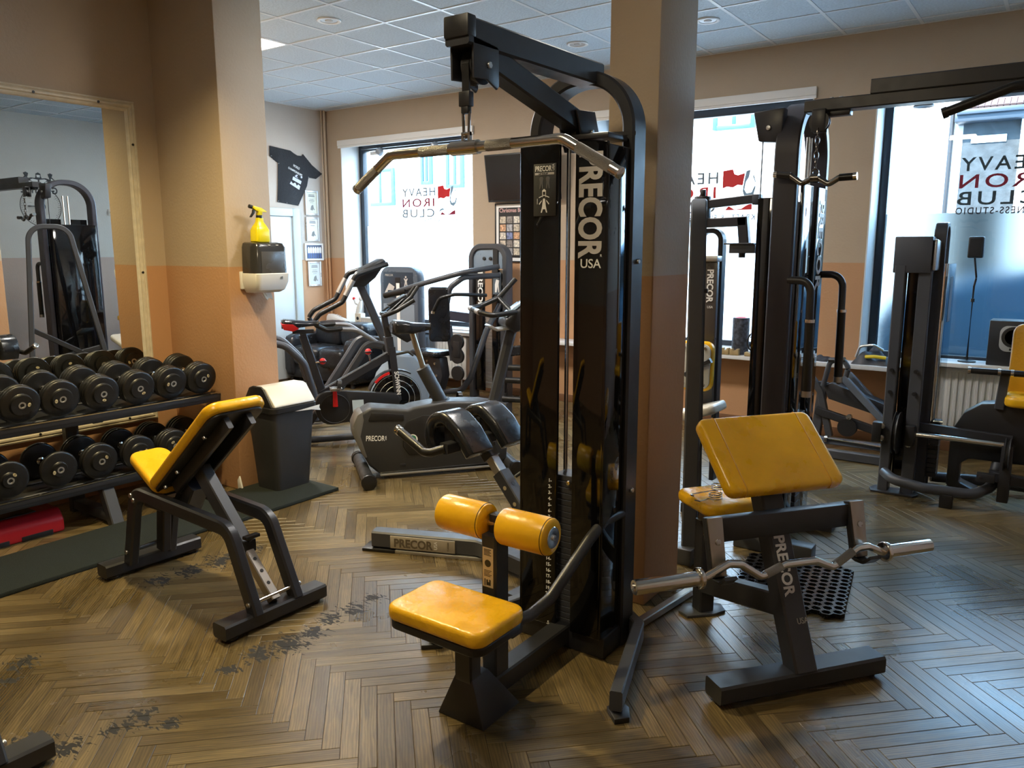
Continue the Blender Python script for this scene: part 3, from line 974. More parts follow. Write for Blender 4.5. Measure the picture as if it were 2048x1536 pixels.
F = frame((X0, 1.9984, 0.505), (1, 0, 0), (0, 0, 1))
sb.lathe([(0.0, 0), (0.013, 0), (0.013, 0.0004)], F, 20)
for k in range(5):
    sb.box((-0.016, 0.028 + k * 0.005, 0), (0.014 - (k % 2) * 0.006, 0.0302 + k * 0.005, 0.0004), F)
    sb.box((-0.016, -0.026 - k * 0.005, 0), (0.016 - (k % 3) * 0.005, -0.0242 - k * 0.005, 0.0004), F)
sb.box((-0.014, -0.08, 0), (-0.010, -0.056, 0.0004), F).prism([(-0.006, -0.078), (0.012, -0.078), (0.012, -0.058), (0.006, -0.056), (0.006, -0.066), (0.0, -0.066), (0.0, -0.058), (-0.006, -0.058)], 0, 0.0004, F)
sb.build('sticker_print', letter_k, st, smooth=0)
MB().box((X0 - 0.022, 2.035, 0.57), (X0 + 0.022, 2.075, 0.665)).build('roller_bracket', plast, t, bevel=0.004)
# seat
def cushion(lo, hi, r, M=None, seg=3):
    b = MB(M)
    b.box(lo, hi)
    b.bm.normal_update()
    vert = [e for e in b.bm.edges if abs((b.M.to_3x3().inverted() @ (e.verts[0].co - e.verts[1].co)).normalized().z) > 0.9]
    bmesh.ops.bevel(b.bm, geom=vert, offset=r[0], segments=5, profile=0.5, affect='EDGES', clamp_overlap=True)
    b.bevel(r[1], seg, 50)
    return b
cushion((X0 - 0.195, 1.695, 0.372), (X0 + 0.195, 1.955, 0.424), (0.045, 0.016)).build('seat_cushion', yellow_w, t)
cushion((X0 - 0.190, 1.70, 0.345), (X0 + 0.190, 1.95, 0.374), (0.045, 0.006)).build('seat_board', plast, t)
MB().box((X0 - 0.10, 1.76, 0.325), (X0 + 0.10, 2.03, 0.347)).build('seat_plate', steel, t, bevel=0.003)
MB().box((X0 + 0.05, 1.96, 0.285), (X0 + 0.13, 2.02, 0.345)).build('seat_bracket', steel, t, bevel=0.004)
for s in (-1, 1):
    a, b_ = (X0 + 0.03, X0 + 0.228) if s > 0 else (X0 - 0.228, X0 - 0.03)
    F = frame((a, 2.045, 0.632), (0, 1, 0), (0, 0, 1))
    L = b_ - a
    r = MB().lathe([(0.02, 0), (0.050, 0), (0.060, 0.006), (0.063, 0.014), (0.063, L - 0.014), (0.060, L - 0.006), (0.050, L), (0.02, L)], F, 36).build('thigh_roller', yellow, t)
    MB().torus(None, 0.0625, 0.0012, frame((b_ - 0.012, 2.045, 0.632), (0, 1, 0), (0, 0, 1)), 36, 6).build('roller_seam', letter_k, r)
    e = b_ if s > 0 else a - 0.003
    MB().lathe([(0.0, 0), (0.034, 0), (0.036, 0.002), (0.034, 0.004), (0.010, 0.003), (0.009, 0.008), (0.0, 0.010)], frame((e, 2.045, 0.632), (0, 1, 0), (0, 0, 1)), 28).build('end_disc', chrome, r)
MB().cyl((X0 - 0.23, 2.045, 0.632), (X0 + 0.23, 2.045, 0.632), 0.012, 12).build('roller_axle', chrome, t)
MB().tube([(-1.335, 2.62, 0.545), (-1.345, 2.50, 0.545), (-1.352, 2.40, 0.50), (-1.375, 2.17, 0.35), (-1.40, 2.08, 0.315), (-1.43, 1.985, 0.315)], 0.021, 0.09, 14, seg=8).build('brace_tube', steel, t)
for s in (1, -1):
    fx = lambda x: X0 + s * (x - X0)
    MB().rect([(fx(-1.345), 2.72, 0.062), (fx(-1.268), 2.66, 0.062), (fx(-1.105), 2.16, 0.062)], 0.072, 0.044, 0.05, (0, 0, 1), 0.005).build('outrigger', steel_l, t)
    MB().prism([(fx(-1.150), 2.18), (fx(-1.09), 2.125), (fx(-1.055), 2.165), (fx(-1.085), 2.22), (fx(-1.13), 2.235)][::s], 0, 0.02).build('outrigger_foot', plast, t, bevel=0.003)

# lat bar
t = thing('lat_bar', 'curved chrome lat bar with knurled grips hanging from the pull-down tower', 'pull-down bar', (-1.52, 1.905, 1.73))
yb = 1.905
MB().tube([(-2.005, yb + 0.02, 1.748), (-1.83, yb + 0.005, 1.848), (-1.175, yb - 0.005, 1.848), (-0.985, yb - 0.03, 1.745)], 0.0155, 0.06, 16, seg=8).build('bar', chrome, t)
knurl = mat('knurled_chrome', (0.34, 0.32, 0.29), 0.42, 1.0, bump=0.9, bscale=420)
def seg_on(p, q, a, b): return [tuple(p[i] + (q[i] - p[i]) * a for i in range(3)), tuple(p[i] + (q[i] - p[i]) * b for i in range(3))]
pL, bL, bR, pR = (-2.005, yb + 0.02, 1.748), (-1.83, yb + 0.005, 1.848), (-1.175, yb - 0.005, 1.848), (-0.985, yb - 0.03, 1.745)
for p, q, a, b_ in ((pL, bL, 0.06, 0.62), (pR, bR, 0.14, 0.72), (bL, bR, 0.20, 0.38), (bL, bR, 0.60, 0.74)):
    s_ = seg_on(p, q, a, b_)
    MB().tube(s_, 0.0163, 0, 16).build('knurled_grip', knurl, t)
for p, q in ((pL, bL), (pR, bR)):
    d_ = (Vector(p) - Vector(q)).normalized()
    MB().cyl(Vector(p) - d_ * 0.004, Vector(p) + d_ * 0.004, 0.017, 16).build('end_cap', chrome, t, bevel=0.002)
MB().tube([(-1.57, yb, 1.848), (-1.47, yb, 1.848)], 0.021, 0, 16).build('swivel_sleeve', chrome, t)
MB().box((X0 - 0.016, yb - 0.005, 1.855), (X0 - 0.008, yb + 0.005, 1.892)).box((X0 + 0.008, yb - 0.005, 1.855), (X0 + 0.016, yb + 0.005, 1.892)).tube([(X0 - 0.016, yb, 1.888), (X0 + 0.016, yb, 1.888)], 0.006, 0, 8).build('swivel_yoke', chrome, t)
# let the hook of the machine reach the yoke

# ================================================================== preacher curl bench
MP = rotz((-0.655, 2.70, 0), 53.13)
def mp(p): return MP @ Vector(p)
t = thing('preacher_curl_bench', 'preacher curl bench with slanted yellow arm pad and black T-foot frame', 'gym bench', mp((0, 0, 0)))
MB(MP).rect([(-0.345, 0.012, 0.050), (0.345, 0.012, 0.050)], 0.066, 0.10, 0, (0, 0, 1), 0.008).build('base_bar', steel, t)
for x in (-0.31, 0.31):
    MB(MP).lathe([(0.022, 0), (0.028, 0.004), (0.028, 0.018)], Matrix.Translation((x, 0.012, 0)), 12).build('rubber_foot', plast, t)
MB(MP).rect([(0, -0.005, 0.07), (0, 0.318, 0.80)], 0.092, 0.078, 0, (1, 0, 0), 0.007).build('column', steel, t)
MB(MP).rect([(0, 0.13, 0.27), (0, 0.645, 0.135)], 0.066, 0.085, 0, (1, 0, 0), 0.006).build('seat_beam', steel, t)
MB(MP).rect([(0, 0.645, 0.0), (0, 0.645, 0.415)], 0.07, 0.07, 0, (1, 0, 0), 0.006).build('seat_post', steel, t)
MB(MP).prism([(-0.10, 0.60), (0.02, 0.585), (0.085, 0.60), (0.10, 0.66), (0.06, 0.70), (-0.06, 0.71), (-0.11, 0.66)], 0, 0.012).build('floor_plate', steel_l, t, bevel=0.002)
MB(MP).rect([(0, 0.645, 0.38), (0, 0.645, 0.505)], 0.052, 0.052, 0, (1, 0, 0), 0.004).build('seat_stem', brushed, t)
MB(MP).box((-0.035, 0.565, 0.36), (-0.012, 0.612, 0.385)).build('seat_latch', darkbolt, t, bevel=0.003)
cushion((-0.135, 0.42, 0.505), (0.135, 0.69, 0.555), (0.05, 0.018), MP).build('seat_cushion', yellow_w, t)
# arm pad: lies on a slope that falls away from the seat
sl_d = Vector((0, 0.125 - 0.36, 0.715 - 0.925)).normalized()
up_n = Vector((0, sl_d.z, -sl_d.y))
MPd = MP @ frame((0, 0.2425, 0.82), (1, 0, 0), tuple(-sl_d))
pad = cushion((-0.238, -0.165, -0.052), (0.252, 0.165, 0.004), (0.035, 0.020), MPd, 4).build('arm_pad', yellow, t)
for x in (-0.172, 0.186):
    MB(MPd).tube([(x, -0.168, -0.03), (x, -0.163, -0.004), (x, -0.148, 0.0052), (x, 0.148, 0.0052), (x, 0.163, -0.004), (x, 0.168, -0.03)], 0.0022, 0.008, 6).build('pad_seam', mat('yellow_piping', (0.62, 0.31, 0.006), 0.4, rvar=0.05), pad)
MB(MPd).box((-0.20, -0.13, -0.066), (0.20, 0.13, -0.050)).build('pad_board', plast, t, bevel=0.003)
# rack
MB(MP).box((-0.315, 0.122, 0.535), (0.315, 0.165, 0.622)).build('rack_crossbar', steel, t, bevel=0.005)
for s in (-1, 1):
    F = frame((s * 0.30, 0.120, 0.632), (1, 0, 0), (0, -0.20, -1))
    MB(MP).prism([(-0.032, 0.0), (0.028, 0.0), (0.031, 0.205), (-0.020, 0.205)] , -0.004, 0.004, F).build('holder_plate', brushed, t, bevel=0.0015)
    MB(MP).prism([(-0.034, 0.0), (0.030, 0.0), (0.036, 0.21), (-0.024, 0.21)], 0.004, 0.030, F).build('holder_arm', steel, t, bevel=0.003)
    MB(MP).sweep(fillet([(s * 0.30 + 0.004, 0.115, 0.425), (s * 0.30 + 0.004, 0.085, 0.418), (s * 0.30 + 0.004, 0.045, 0.422), (s * 0.30 + 0.004, 0.012, 0.452)], 0.02, 4), rrect(0.05, 0.012, 0.002), (1, 0, 0)).build('bar_hook', steel, t)
    for d_ in (0.085, 0.175):
        c = F @ Vector((0.003, d_, -0.004)); nrm = (F.to_3x3() @ Vector((0, 0, -1)))
        MB(MP).cyl(c, c + nrm * 0.006, 0.011, 14).build('holder_bolt', darkbolt, t, bevel=0.002)
cd = Vector((0, 0.323, 0.73)).normalized()
F = MP @ frame((-0.030, -0.005 + 0.323 * 0.60 - 0.0395 * cd.z - 0.0012, 0.07 + 0.73 * 0.60 + 0.0395 * cd.y), tuple(-cd), (1, 0, 0))
text('PRECOR', 0.060, F, letter_s, 'brand_lettering', t, bold=0.03, fit=0.215)
F = MP @ frame((-0.004, -0.005 + 0.323 * 0.205 - 0.0395 * cd.z - 0.0012, 0.07 + 0.73 * 0.205 + 0.0395 * cd.y), (1, 0, 0), tuple(cd))
text('USA', 0.030, F, mat('faded_print', (0.28, 0.26, 0.22), 0.5, rvar=0.05), 'country_lettering', t, fit=0.045)

t = thing('curl_bar', 'wavy chrome curl bar with thick end sleeves resting on the preacher bench hooks', 'barbell', mp((-0.03, 0.05, 0.40)))
bz, bs = 0.452, 0.048
MB(MP).tube([(-0.62, bs, bz), (-0.37, bs, bz), (-0.285, bs, bz + 0.038), (-0.235, bs, bz + 0.030), (-0.15, bs, bz - 0.028), (-0.055, bs, bz + 0.006), (0.075, bs, bz + 0.004), (0.15, bs, bz - 0.030), (0.255, bs, bz + 0.030), (0.30, bs, bz + 0.030), (0.37, bs, bz), (0.56, bs, bz)], 0.0145, 0.028, 16, seg=6).build('shaft', chrome, t)
MB(MP).tube([(-0.132, bs, bz - 0.0215), (-0.068, bs, bz + 0.001)], 0.0153, 0, 16).build('knurled_grip', knurl, t)
MB(MP).tube([(0.165, bs, bz - 0.021), (0.235, bs, bz + 0.019)], 0.0153, 0, 16).build('knurled_grip', knurl, t)
for a, b_, c_ in ((-0.64, -0.405, -0.39), (0.585, 0.39, 0.375)):
    sgn = 1 if b_ > a else -1
    s_ = MB(MP).lathe([(0.012, 0.012), (0.0155, 0.0), (0.0245, 0.0), (0.0255, 0.003), (0.0255, abs(b_ - a)), (0.0, abs(b_ - a))], frame((a, bs, bz), (0, sgn, 0), (0, 0, 1)), 24).build('sleeve', chrome, t)
    MB(MP).cyl((b_, bs, bz), (b_ + sgn * 0.018, bs, bz), 0.037, 24).build('sleeve_collar', chrome, t, bevel=0.005, seg=3)

def spring_clip(name, label, o, ang, tilt):
    F = MP @ Matrix.Translation(o) @ Matrix.Rotation(R(ang), 4, 'Z') @ Matrix.Rotation(R(tilt), 4, 'X')
    pts = []
    for k in range(61):
        a = 2 * math.pi * 2.75 * k / 60
        pts.append((0.025 * math.cos(a), 0.025 * math.sin(a), 0.0045 + 0.024 * k / 60))
    a1 = 2 * math.pi * 2.75
    pts = [(0.085, -0.040, 0.006), (0.085, -0.015, 0.006), (0.03, -0.012, 0.006)] + pts + [(0.02, -0.032, 0.029), (0.09, -0.05, 0.029), (0.105, -0.045, 0.029), (0.105, -0.03, 0.029)]
    b = MB(F)
    b.tube(pts, 0.0028, 0.0, 8)
    return tag(b.build(name, chrome), label, 'collar clip', 'spring clips on the seat')
spring_clip('spring_collar', 'chrome spring collar clip lying nearer the edge of the preacher seat', (-0.055, 0.50, 0.5555), 205, 0)
spring_clip('spring_collar', 'chrome spring collar clip lying nearer the arm pad on the preacher seat', (0.02, 0.60, 0.5555), 60, 0)

# ================================================================== incline bench
t = thing('incline_bench', 'adjustable incline bench with yellow backrest in front of the dumbbell rack', 'gym bench', (-3.1, 1.96, 0))
NY, FY = 1.855, 2.065
MB().rect([(-2.635, 1.705, 0.046), (-2.625, 2.215, 0.046)], 0.062, 0.088, 0, (0, 0, 1), 0.008).build('foot_bar', steel, t)
MB().rect([(-3.615, 1.745, 0.046), (-3.605, 2.235, 0.046)], 0.062, 0.088, 0, (0, 0, 1), 0.008).build('foot_bar', steel, t)
for x, y in ((-2.632, 1.75), (-2.627, 2.17), (-3.613, 1.79), (-3.607, 2.19)):
    MB().lathe([(0.03, 0), (0.034, 0.004), (0.034, 0.016)], Matrix.Translation((x, y, 0)), 12).build('rubber_foot', plast, t)
for y, dx in ((NY, 0.0), (FY, -0.02)):
    MB().rect([(-3.55 + dx, y, 0.07), (-3.455 + dx, y, 0.44), (-2.745 + dx, y, 0.405), (-2.60 + dx * 0.3, y, 0.065)], 0.045, 0.062, 0.085, (0, 1, 0), 0.008, 9).build('side_frame', steel, t)
for p in ((-3.46, NY - 0.03, 0.425), (-3.44, NY - 0.03, 0.405), (-3.54, NY - 0.03, 0.13), (-2.615, NY - 0.03, 0.115), (-2.62, FY + 0.022, 0.115)):
    MB().cyl(p, (p[0], p[1] + 0.012, p[2]), 0.012, 12).build('bolt', darkbolt, t, bevel=0.003)
MB().tube([(-3.54, NY, 0.13), (-3.56, FY, 0.13)], 0.010).build('rear_rod', steel, t)
MB().tube([(-2.615, NY, 0.115), (-2.62, FY, 0.115)], 0.010).build('front_rod', chrome, t)
CYB = (NY + FY) / 2
MB().rect([(-3.08, CYB, 0.585), (-2.80, CYB, 0.29)], 0.055, 0.072, 0, (0, 1, 0), 0.005).build('strut_sleeve', steel_l, t)
MB().rect([(-2.86, CYB, 0.345), (-2.615, CYB, 0.09)], 0.042, 0.046, 0, (0, 1, 0), 0.004).build('strut_bar', brushed, t)
u_ = Vector((0.245, 0, -0.255)).normalized(); nrm = Vector((0.72, 0, 0.69))
for k in (0.45, 0.62, 0.79):
    c = Vector((-2.86, CYB, 0.345)) + Vector((0.245, 0, -0.255)) * k
    for sgn in (1,):
        MB().cyl(c + nrm * 0.0225, c + nrm * 0.0245, 0.008, 12).build('adjustment_hole', letter_k, t)
MB().cyl(Vector((-2.80, CYB, 0.29)) + nrm * 0.03, Vector((-2.80, CYB, 0.29)) + nrm * 0.075, 0.010, 12).box((-2.765, CYB - 0.035, 0.335), (-2.735, CYB + 0.035, 0.350)).build('pull_pin', plast, t, bevel=0.003)
MB().box((-2.835, CYB - 0.034, 0.265), (-2.765, CYB + 0.034, 0.32), ).build('sleeve_collar', plast, t, bevel=0.004)
# seat support
MB().rect([(-3.40, CYB, 0.40), (-3.27, CYB, 0.40)], 0.20, 0.05, 0, (0, 1, 0), 0.005).build('seat_cradle', steel, t)
MB().rect([(-3.40, CYB, 0.42), (-3.44, CYB, 0.13)], 0.042, 0.062, 0, (0, 1, 0), 0.005).build('rear_strut', steel, t)
# pads in the plane of the bench: seat tilts up to the rack side, backrest leans to the room
def slab(p, q, w0, w1, th, nm, mt, rr, bev):
    """pad between p and q (x,z), width tapering w0..w1 about CYB, thickness th below the line's upper side"""
    p, q = Vector((p[0], CYB, p[1])), Vector((q[0], CYB, q[1]))
    ex = (q - p)
    L = ex.length
    F = frame(p, ex, (0, 1, 0))
    b = MB(F)
    poly = fillet([(0, -w0 / 2, 0), (L, -w1 / 2, 0), (L, w1 / 2, 0), (0, w0 / 2, 0)], rr, 5, True)
    b.prism([(v.x, v.y) for v in poly], 0, th)
    b.bevel(bev, 3, 50)
    return b.build(nm, mt, t)
slab((-3.255, 0.505), (-2.735, 0.935), 0.25, 0.27, -0.048, 'backrest_pad', yellow, 0.05, 0.018) if False else None
def pad_lin(p, q, w0, w1, th, nm, mt, rr, bev, up=1):
    p, q = Vector((p[0], CYB, p[1])), Vector((q[0], CYB, q[1]))
    ex = (q - p)
    L = ex.length
    F = frame(p, ex, (0, up, 0))
    b = MB(F)
    poly = fillet([(0, -w0 / 2, 0), (L, -w1 / 2, 0), (L, w1 / 2, 0), (0, w0 / 2, 0)], rr, 5, True)
    b.prism([(v.x, v.y) for v in poly], 0, th)
    b.bevel(bev, 3, 50)
    return b.build(nm, mt, t)
# frame(ex, y, z): z = ex x y ; for ex up-right (+x,+z) and y=+1, ez points to (-z, +x) = up-left
pad_lin((-3.285, 0.470), (-2.765, 0.905), 0.27, 0.29, 0.048, 'backrest_pad', yellow, 0.055, 0.016)
pad_lin((-3.275, 0.462), (-2.775, 0.882), 0.245, 0.265, 0.014, 'backrest_board', plast, 0.05, 0.003)
for y in (-0.055, 0.055):
    MB().rect([(-3.20, CYB + y, 0.49), (-2.78, CYB + y, 0.845)], 0.026, 0.055, 0, (0, 1, 0), 0.004).build('backrest_rail', steel, t)
MB().rect([(-3.13, CYB, 0.52), (-3.22, CYB, 0.38)], 0.09, 0.10, 0, (0, 1, 0), 0.006).build('hinge_bracket', steel, t)
pad_lin((-3.255, 0.452), (-3.545, 0.570), 0.25, 0.18, 0.045, 'seat_pad', yellow, 0.05, 0.016, up=-1)
pad_lin((-3.265, 0.444), (-3.53, 0.552), 0.23, 0.165, 0.012, 'seat_board', plast, 0.045, 0.003, up=-1)
for p in ((-2.88, 0.795), (-3.10, 0.61), (-3.20, 0.525)):
    MB().cyl((p[0] + 0.004, CYB - 0.11, p[1] - 0.012), (p[0] + 0.012, CYB - 0.11, p[1] - 0.022), 0.009, 10).build('bolt', darkbolt, t, bevel=0.002)
bench = t
dup(bench, (0.185, -1.245, 0), 'incline bench of which only one black foot bar shows in the lower left corner')

# ================================================================== dumbbell rack
t = thing('dumbbell_rack', 'two-tier black dumbbell rack standing in front of the mirror', 'rack', (-4.55, 2.1, 0))
def shelf(xb, zb, xf, zf, y0, y1, nm):
    b = MB()
    d_ = Vector((xf - xb, 0, zf - zb)); L = d_.length
    F = frame((xb, y0, zb), d_, (0, 1, 0))
    yl = y1 - y0
    b.box((0.0, 0, -0.012), (L, yl, -0.004), F)
    b.box((L - 0.012, 0, -0.03), (L, yl, 0.022), F)
    b.box((0, 0, -0.03), (0.012, yl, 0.02), F)
    b.build(nm, steel, t, bevel=0.0025)
    for k in (0.24, 0.76):
        MB().rect([F @ Vector((L * k, 0.0, 0.001)), F @ Vector((L * k, yl, 0.001))], 0.012, 0.03, 0, (0, 0, 1), 0.006).build('saddle_rail', plast_g, t)
    MB().box((L - 0.014, 0, 0.020), (L + 0.002, yl, 0.026), F).build('edge_strip', chrome, t)
    return F
FT = shelf(-4.735, 0.675, -4.375, 0.622, 0.95, 2.955, 'upper_shelf')
FL = shelf(-4.72, 0.262, -4.36, 0.238, 0.95, 2.93, 'lower_shelf')
for y in (2.19, 1.02):
    MB().rect([(-4.755, y, 0.0), (-4.755, y, 0.66)], 0.075, 0.055, 0, (0, 1, 0), 0.006).build('upright', steel_l, t)
    MB().rect([(-4.70, y, 0.66), (-4.36, y, 0.0)] if False else [(-4.41, y, 0.22), (-4.315, y, 0.0)], 0.07, 0.06, 0, (0, 1, 0), 0.006).build('front_leg', steel_l, t)
    MB().box((-4.74, y - 0.033, 0.02), (-4.34, y + 0.033, 0.075)).build('foot_beam', steel_l, t, bevel=0.005)
    MB().rect([(-4.75, y, 0.245), (-4.40, y, 0.225)], 0.06, 0.045, 0, (0, 1, 0), 0.004).build('shelf_arm', steel_l, t)
    MB().rect([(-4.75, y, 0.645), (-4.42, y, 0.60)], 0.06, 0.045, 0, (0, 1, 0), 0.004).build('shelf_arm', steel_l, t)

badge = mat('badge_ivory', (0.62, 0.52, 0.30), 0.45, rvar=0.05)
def dumbbell_meshes(R_, plates, cap_r, half):
    """axis along local x, front end at +half"""
    Fx = frame((0, 0, 0), (0, 1, 0), (0, 0, 1))       # local z -> world x
    heads = []
    def head(sgn):
        prof = []
        h = half - 0.014
        th = 0.026
        x = h - plates * th
        prof.append((0.02, x))
        for k in range(plates):
            a = x + k * th
            prof += [(R_ - 0.012, a + 0.0005), (R_ - 0.004, a + 0.003), (R_, a + 0.008), (R_, a + th - 0.008), (R_ - 0.004, a + th - 0.003), (R_ - 0.012, a + th - 0.0005)]
        prof += [(cap_r + 0.004, h), (cap_r, h + 0.004), (cap_r - 0.003, half), (0.0, half)]
        if sgn < 0:
            prof = [(r, -z) for r, z in prof][::-1]
        return MB().lathe(prof, Fx, 36).mesh('head', rubber, 40)
    heads = [head(1), head(-1)]
    inner = half - 0.014 - plates * 0.026
    handle = MB().lathe([(0.0, -inner - 0.005), (0.022, -inner - 0.005), (0.022, -inner + 0.012), (0.013, -inner + 0.016), (0.016, 0), (0.013, inner - 0.016), (0.022, inner - 0.012), (0.022, inner + 0.005), (0, inner + 0.005)], Fx, 16).mesh('handle', chrome)
    ring = [MB().lathe([(0.010, s * half), (0.018, s * half), (0.0185, s * (half + 0.002)), (0.011, s * (half + 0.002)), (0.010, s * half)], Fx, 20).mesh('end_ring', alu) for s in (1, -1)]
    bd = [MB().lathe([(0.0, s * half), (0.011, s * half), (0.011, s * (half + 0.0012)), (0.0, s * (half + 0.0012))], Fx @ Matrix.Translation((0.034 if s > 0 else -0.034, 0.008, 0)) @ Matrix.Diagonal((0.7, 1, 1, 1)), 14).mesh('weight_badge', badge) for s in (1, -1)]
    num = text('12', 0.012, frame((half + 0.0016, 0.034 - 0.006, 0.004), (0, 1, 0), (0, 0, 1)), letter_k, bold=0.01, build=False)
    num.name = 'weight_number'
    return heads, handle, ring, bd, num
D3 = dumbbell_meshes(0.100, 3, 0.058, 0.165)
D2 = dumbbell_meshes(0.101, 2, 0.056, 0.150)
D1 = dumbbell_meshes(0.100, 1, 0.040, 0.140)
def dumbbell(D, loc, tilt, spin, label):
    t = thing('dumbbell', label, 'dumbbell', loc, 'dumbbells on the rack')
    t.rotation_euler = (0, 0, 0)
    M_ = Matrix.Translation(loc) @ Matrix.Rotation(R(tilt), 4, 'Y') @ Matrix.Rotation(R(spin), 4, 'X')
    heads, handle, ring, bd, num = D
    def put(name, me, par):
        o = bpy.data.objects.new(name, me)
        COL.objects.link(o)
        o.parent = par
        if par is t:
            o.matrix_parent_inverse = Matrix.Translation(-Vector(loc)) @ M_
        return o
    for s in (0, 1):
        h = put('head', heads[s], t)
        put('end_ring', ring[s], h)
        b_ = put('weight_badge', bd[s], h)
        if s == 0:
            put('weight_number', num, h)
    put('handle', handle, t)
ordn = ['', 'second ', 'third ', 'fourth ', 'fifth ', 'sixth ', 'seventh ']
ys = [2.850, 2.645, 2.435, 2.220, 2.005, 1.800, 1.595]
spins = [20, 165, -70, -100, 175, -15, 60]
for k, y in enumerate(ys):
    dumbbell(D3 if k < 4 else D2, (-4.55, y, 0.768), 8.5, spins[k], ('black round dumbbell on the upper rack shelf, ' + (ordn[k] + 'from the column' if k else 'nearest the column')))
ys = [2.83, 2.62, 2.405, 2.175, 1.955, 1.705]
spins = [80, 110, 0, 25, 180, 40]
for k, y in enumerate(ys):
    dumbbell(D3 if k < 2 else D2 if k < 4 else D1, (-4.535, y, 0.372), 3.8, spins[k], ('black round dumbbell on the lower rack shelf, ' + (ordn[k] + 'from the column' if k else 'nearest the column')))

# ================================================================== mirror
t = thing('wall_mirror_panel', 'large wall mirror in a cream ribbed frame behind the dumbbell rack', 'mirror', (XM, 1.6, 0.43))
y0, y1, z0, z1 = 0.10, 2.848, 0.430, 2.462
MB().box((XM + 0.002, y0 + 0.04, z0 + 0.04), (XM + 0.010, y1 - 0.04, z1 - 0.04)).build('mirror_glass', mirror_m, t, smooth=0)
fw = 0.062
prof = [(-0.031, 0), (-0.031, 0.020), (-0.022, 0.024), (-0.016, 0.016), (-0.008, 0.026), (0.002, 0.026), (0.008, 0.016), (0.016, 0.022), (0.024, 0.018), (0.031, 0.010), (0.031, 0)]
def moulding(p, q, inw):
    p, q = Vector(p), Vector(q)
    d_ = (q - p).normalized(); inw = Vector(inw)
    rings = []
    b = MB()
    for e, s in ((p, 1), (q, -1)):
        rings.append([b.bm.verts.new(e + inw * (a + fw / 2) + d_ * s * (a + fw / 2) + Vector((h + 0.001, 0, 0))) for a, h in prof])
    n = len(prof)
    for j in range(n):
        b.bm.faces.new((rings[0][j], rings[0][(j + 1) % n], rings[1][(j + 1) % n], rings[1][j]))
    b.bm.faces.new(rings[0]); b.bm.faces.new(rings[1][::-1])
    o = b.build('frame_moulding', cream, t, smooth=20)
    return o
mo = moulding((XM, y0, z1), (XM, y1, z1), (0, 0, -1)); mo2 = moulding((XM, y0, z0), (XM, y1, z0), (0, 0, 1))
mo3 = moulding((XM, y1, z0), (XM, y1, z1), (0, -1, 0)); moulding((XM, y0, z0), (XM, y0, z1), (0, 1, 0))
for (y, z, par) in ((2.62, z1 - 0.03, mo), (2.25, z1 - 0.03, mo), (2.65, z0 + 0.03, mo2), (2.1, z0 + 0.03, mo2), (y1 - 0.03, 2.2, mo3), (y1 - 0.03, 1.4, mo3)):
    MB().cyl((XM + 0.024, y, z), (XM + 0.029, y, z), 0.008, 10).build('frame_screw', plast, par)

# ================================================================== red step, mats, bin
t = thing('aerobic_step', 'red plastic aerobic step with black top on the floor under the dumbbell rack', 'step platform', (-4.62, 1.55, 0))
poly = [(-4.83, 0.0), (-4.455, 0.0), (-4.455, 0.075), (-4.50, 0.128), (-4.785, 0.128), (-4.83, 0.075)]
b = MB()
b.prism(poly, -1.975, -1.12, frame((0, 0, 0), (1, 0, 0), (0, 0, 1)))
b.build('body', redmat, t, bevel=0.014, seg=3)
MB().box((-4.765, 1.16, 0.127), (-4.52, 1.86, 0.133)).build('top_mat', rubber, t, bevel=0.003)
for y in (1.30, 1.62, 1.84):
    MB().box((-4.462, y - 0.09, 0.0), (-4.452, y + 0.07, 0.028)).build('foot_recess', letter_k, t, bevel=0.003)
greenmat = mat('green_black_rubber_mat', (0.010, 0.017, 0.012), 0.85, bump=0.9, bscale=350, var=0.3, vscale=200)
tag(MB().box((-4.275, 0.9, 0.001), (-3.795, 2.425, 0.022)).build('rubber_mat', greenmat, bevel=0.003), 'dark green rubber floor mat running under the incline bench', 'floor mat', 'green rubber mats')
tag(MB().box((-4.278, 2.43, 0.001), (-3.765, 3.365, 0.022)).build('rubber_mat', greenmat, bevel=0.003), 'dark green rubber floor mat under the bin', 'floor mat', 'green rubber mats')

t = thing('waste_bin', 'black plastic waste bin with white swing lid beside the left column', 'bin', (-4.05, 3.21, 0.022))
def loft(secs, name, mt, par, r=0.03, cap=True):
    b = MB()
    rings = []
    for (x0, x1, y0_, y1_, z) in secs:
        pts = fillet([(x0, y0_, z), (x1, y0_, z), (x1, y1_, z), (x0, y1_, z)], r, 4, True)
        rings.append([b.bm.verts.new(p) for p in pts])
    n = min(len(x) for x in rings)
    for a, c in zip(rings[:-1], rings[1:]):
        for j in range(n):
            b.bm.faces.new((a[j], a[(j + 1) % n], c[(j + 1) % n], c[j]))
    b.bm.faces.new(rings[0][::-1])
    if cap:
        b.bm.faces.new(rings[-1])
    return b.build(name, mt, par)
bx0, bx1, by0, by1 = -4.225, -4.005, 3.075, 3.345
loft([(bx0, bx1, by0, by1, 0.022), (bx0 - 0.03, bx1 + 0.03, by0 - 0.03, by1 + 0.035, 0.53)], 'bin_body', plast_g, t, 0.035)
bin_rim = loft([(bx0 - 0.030, bx1 + 0.030, by0 - 0.030, by1 + 0.035, 0.528), (bx0 - 0.044, bx1 + 0.044, by0 - 0.044, by1 + 0.049, 0.535), (bx0 - 0.044, bx1 + 0.044, by0 - 0.044, by1 + 0.049, 0.565), (bx0 - 0.030, bx1 + 0.030, by0 - 0.03, by1 + 0.035, 0.572)], 'bin_rim', plast, t, 0.04)
lid = MB()
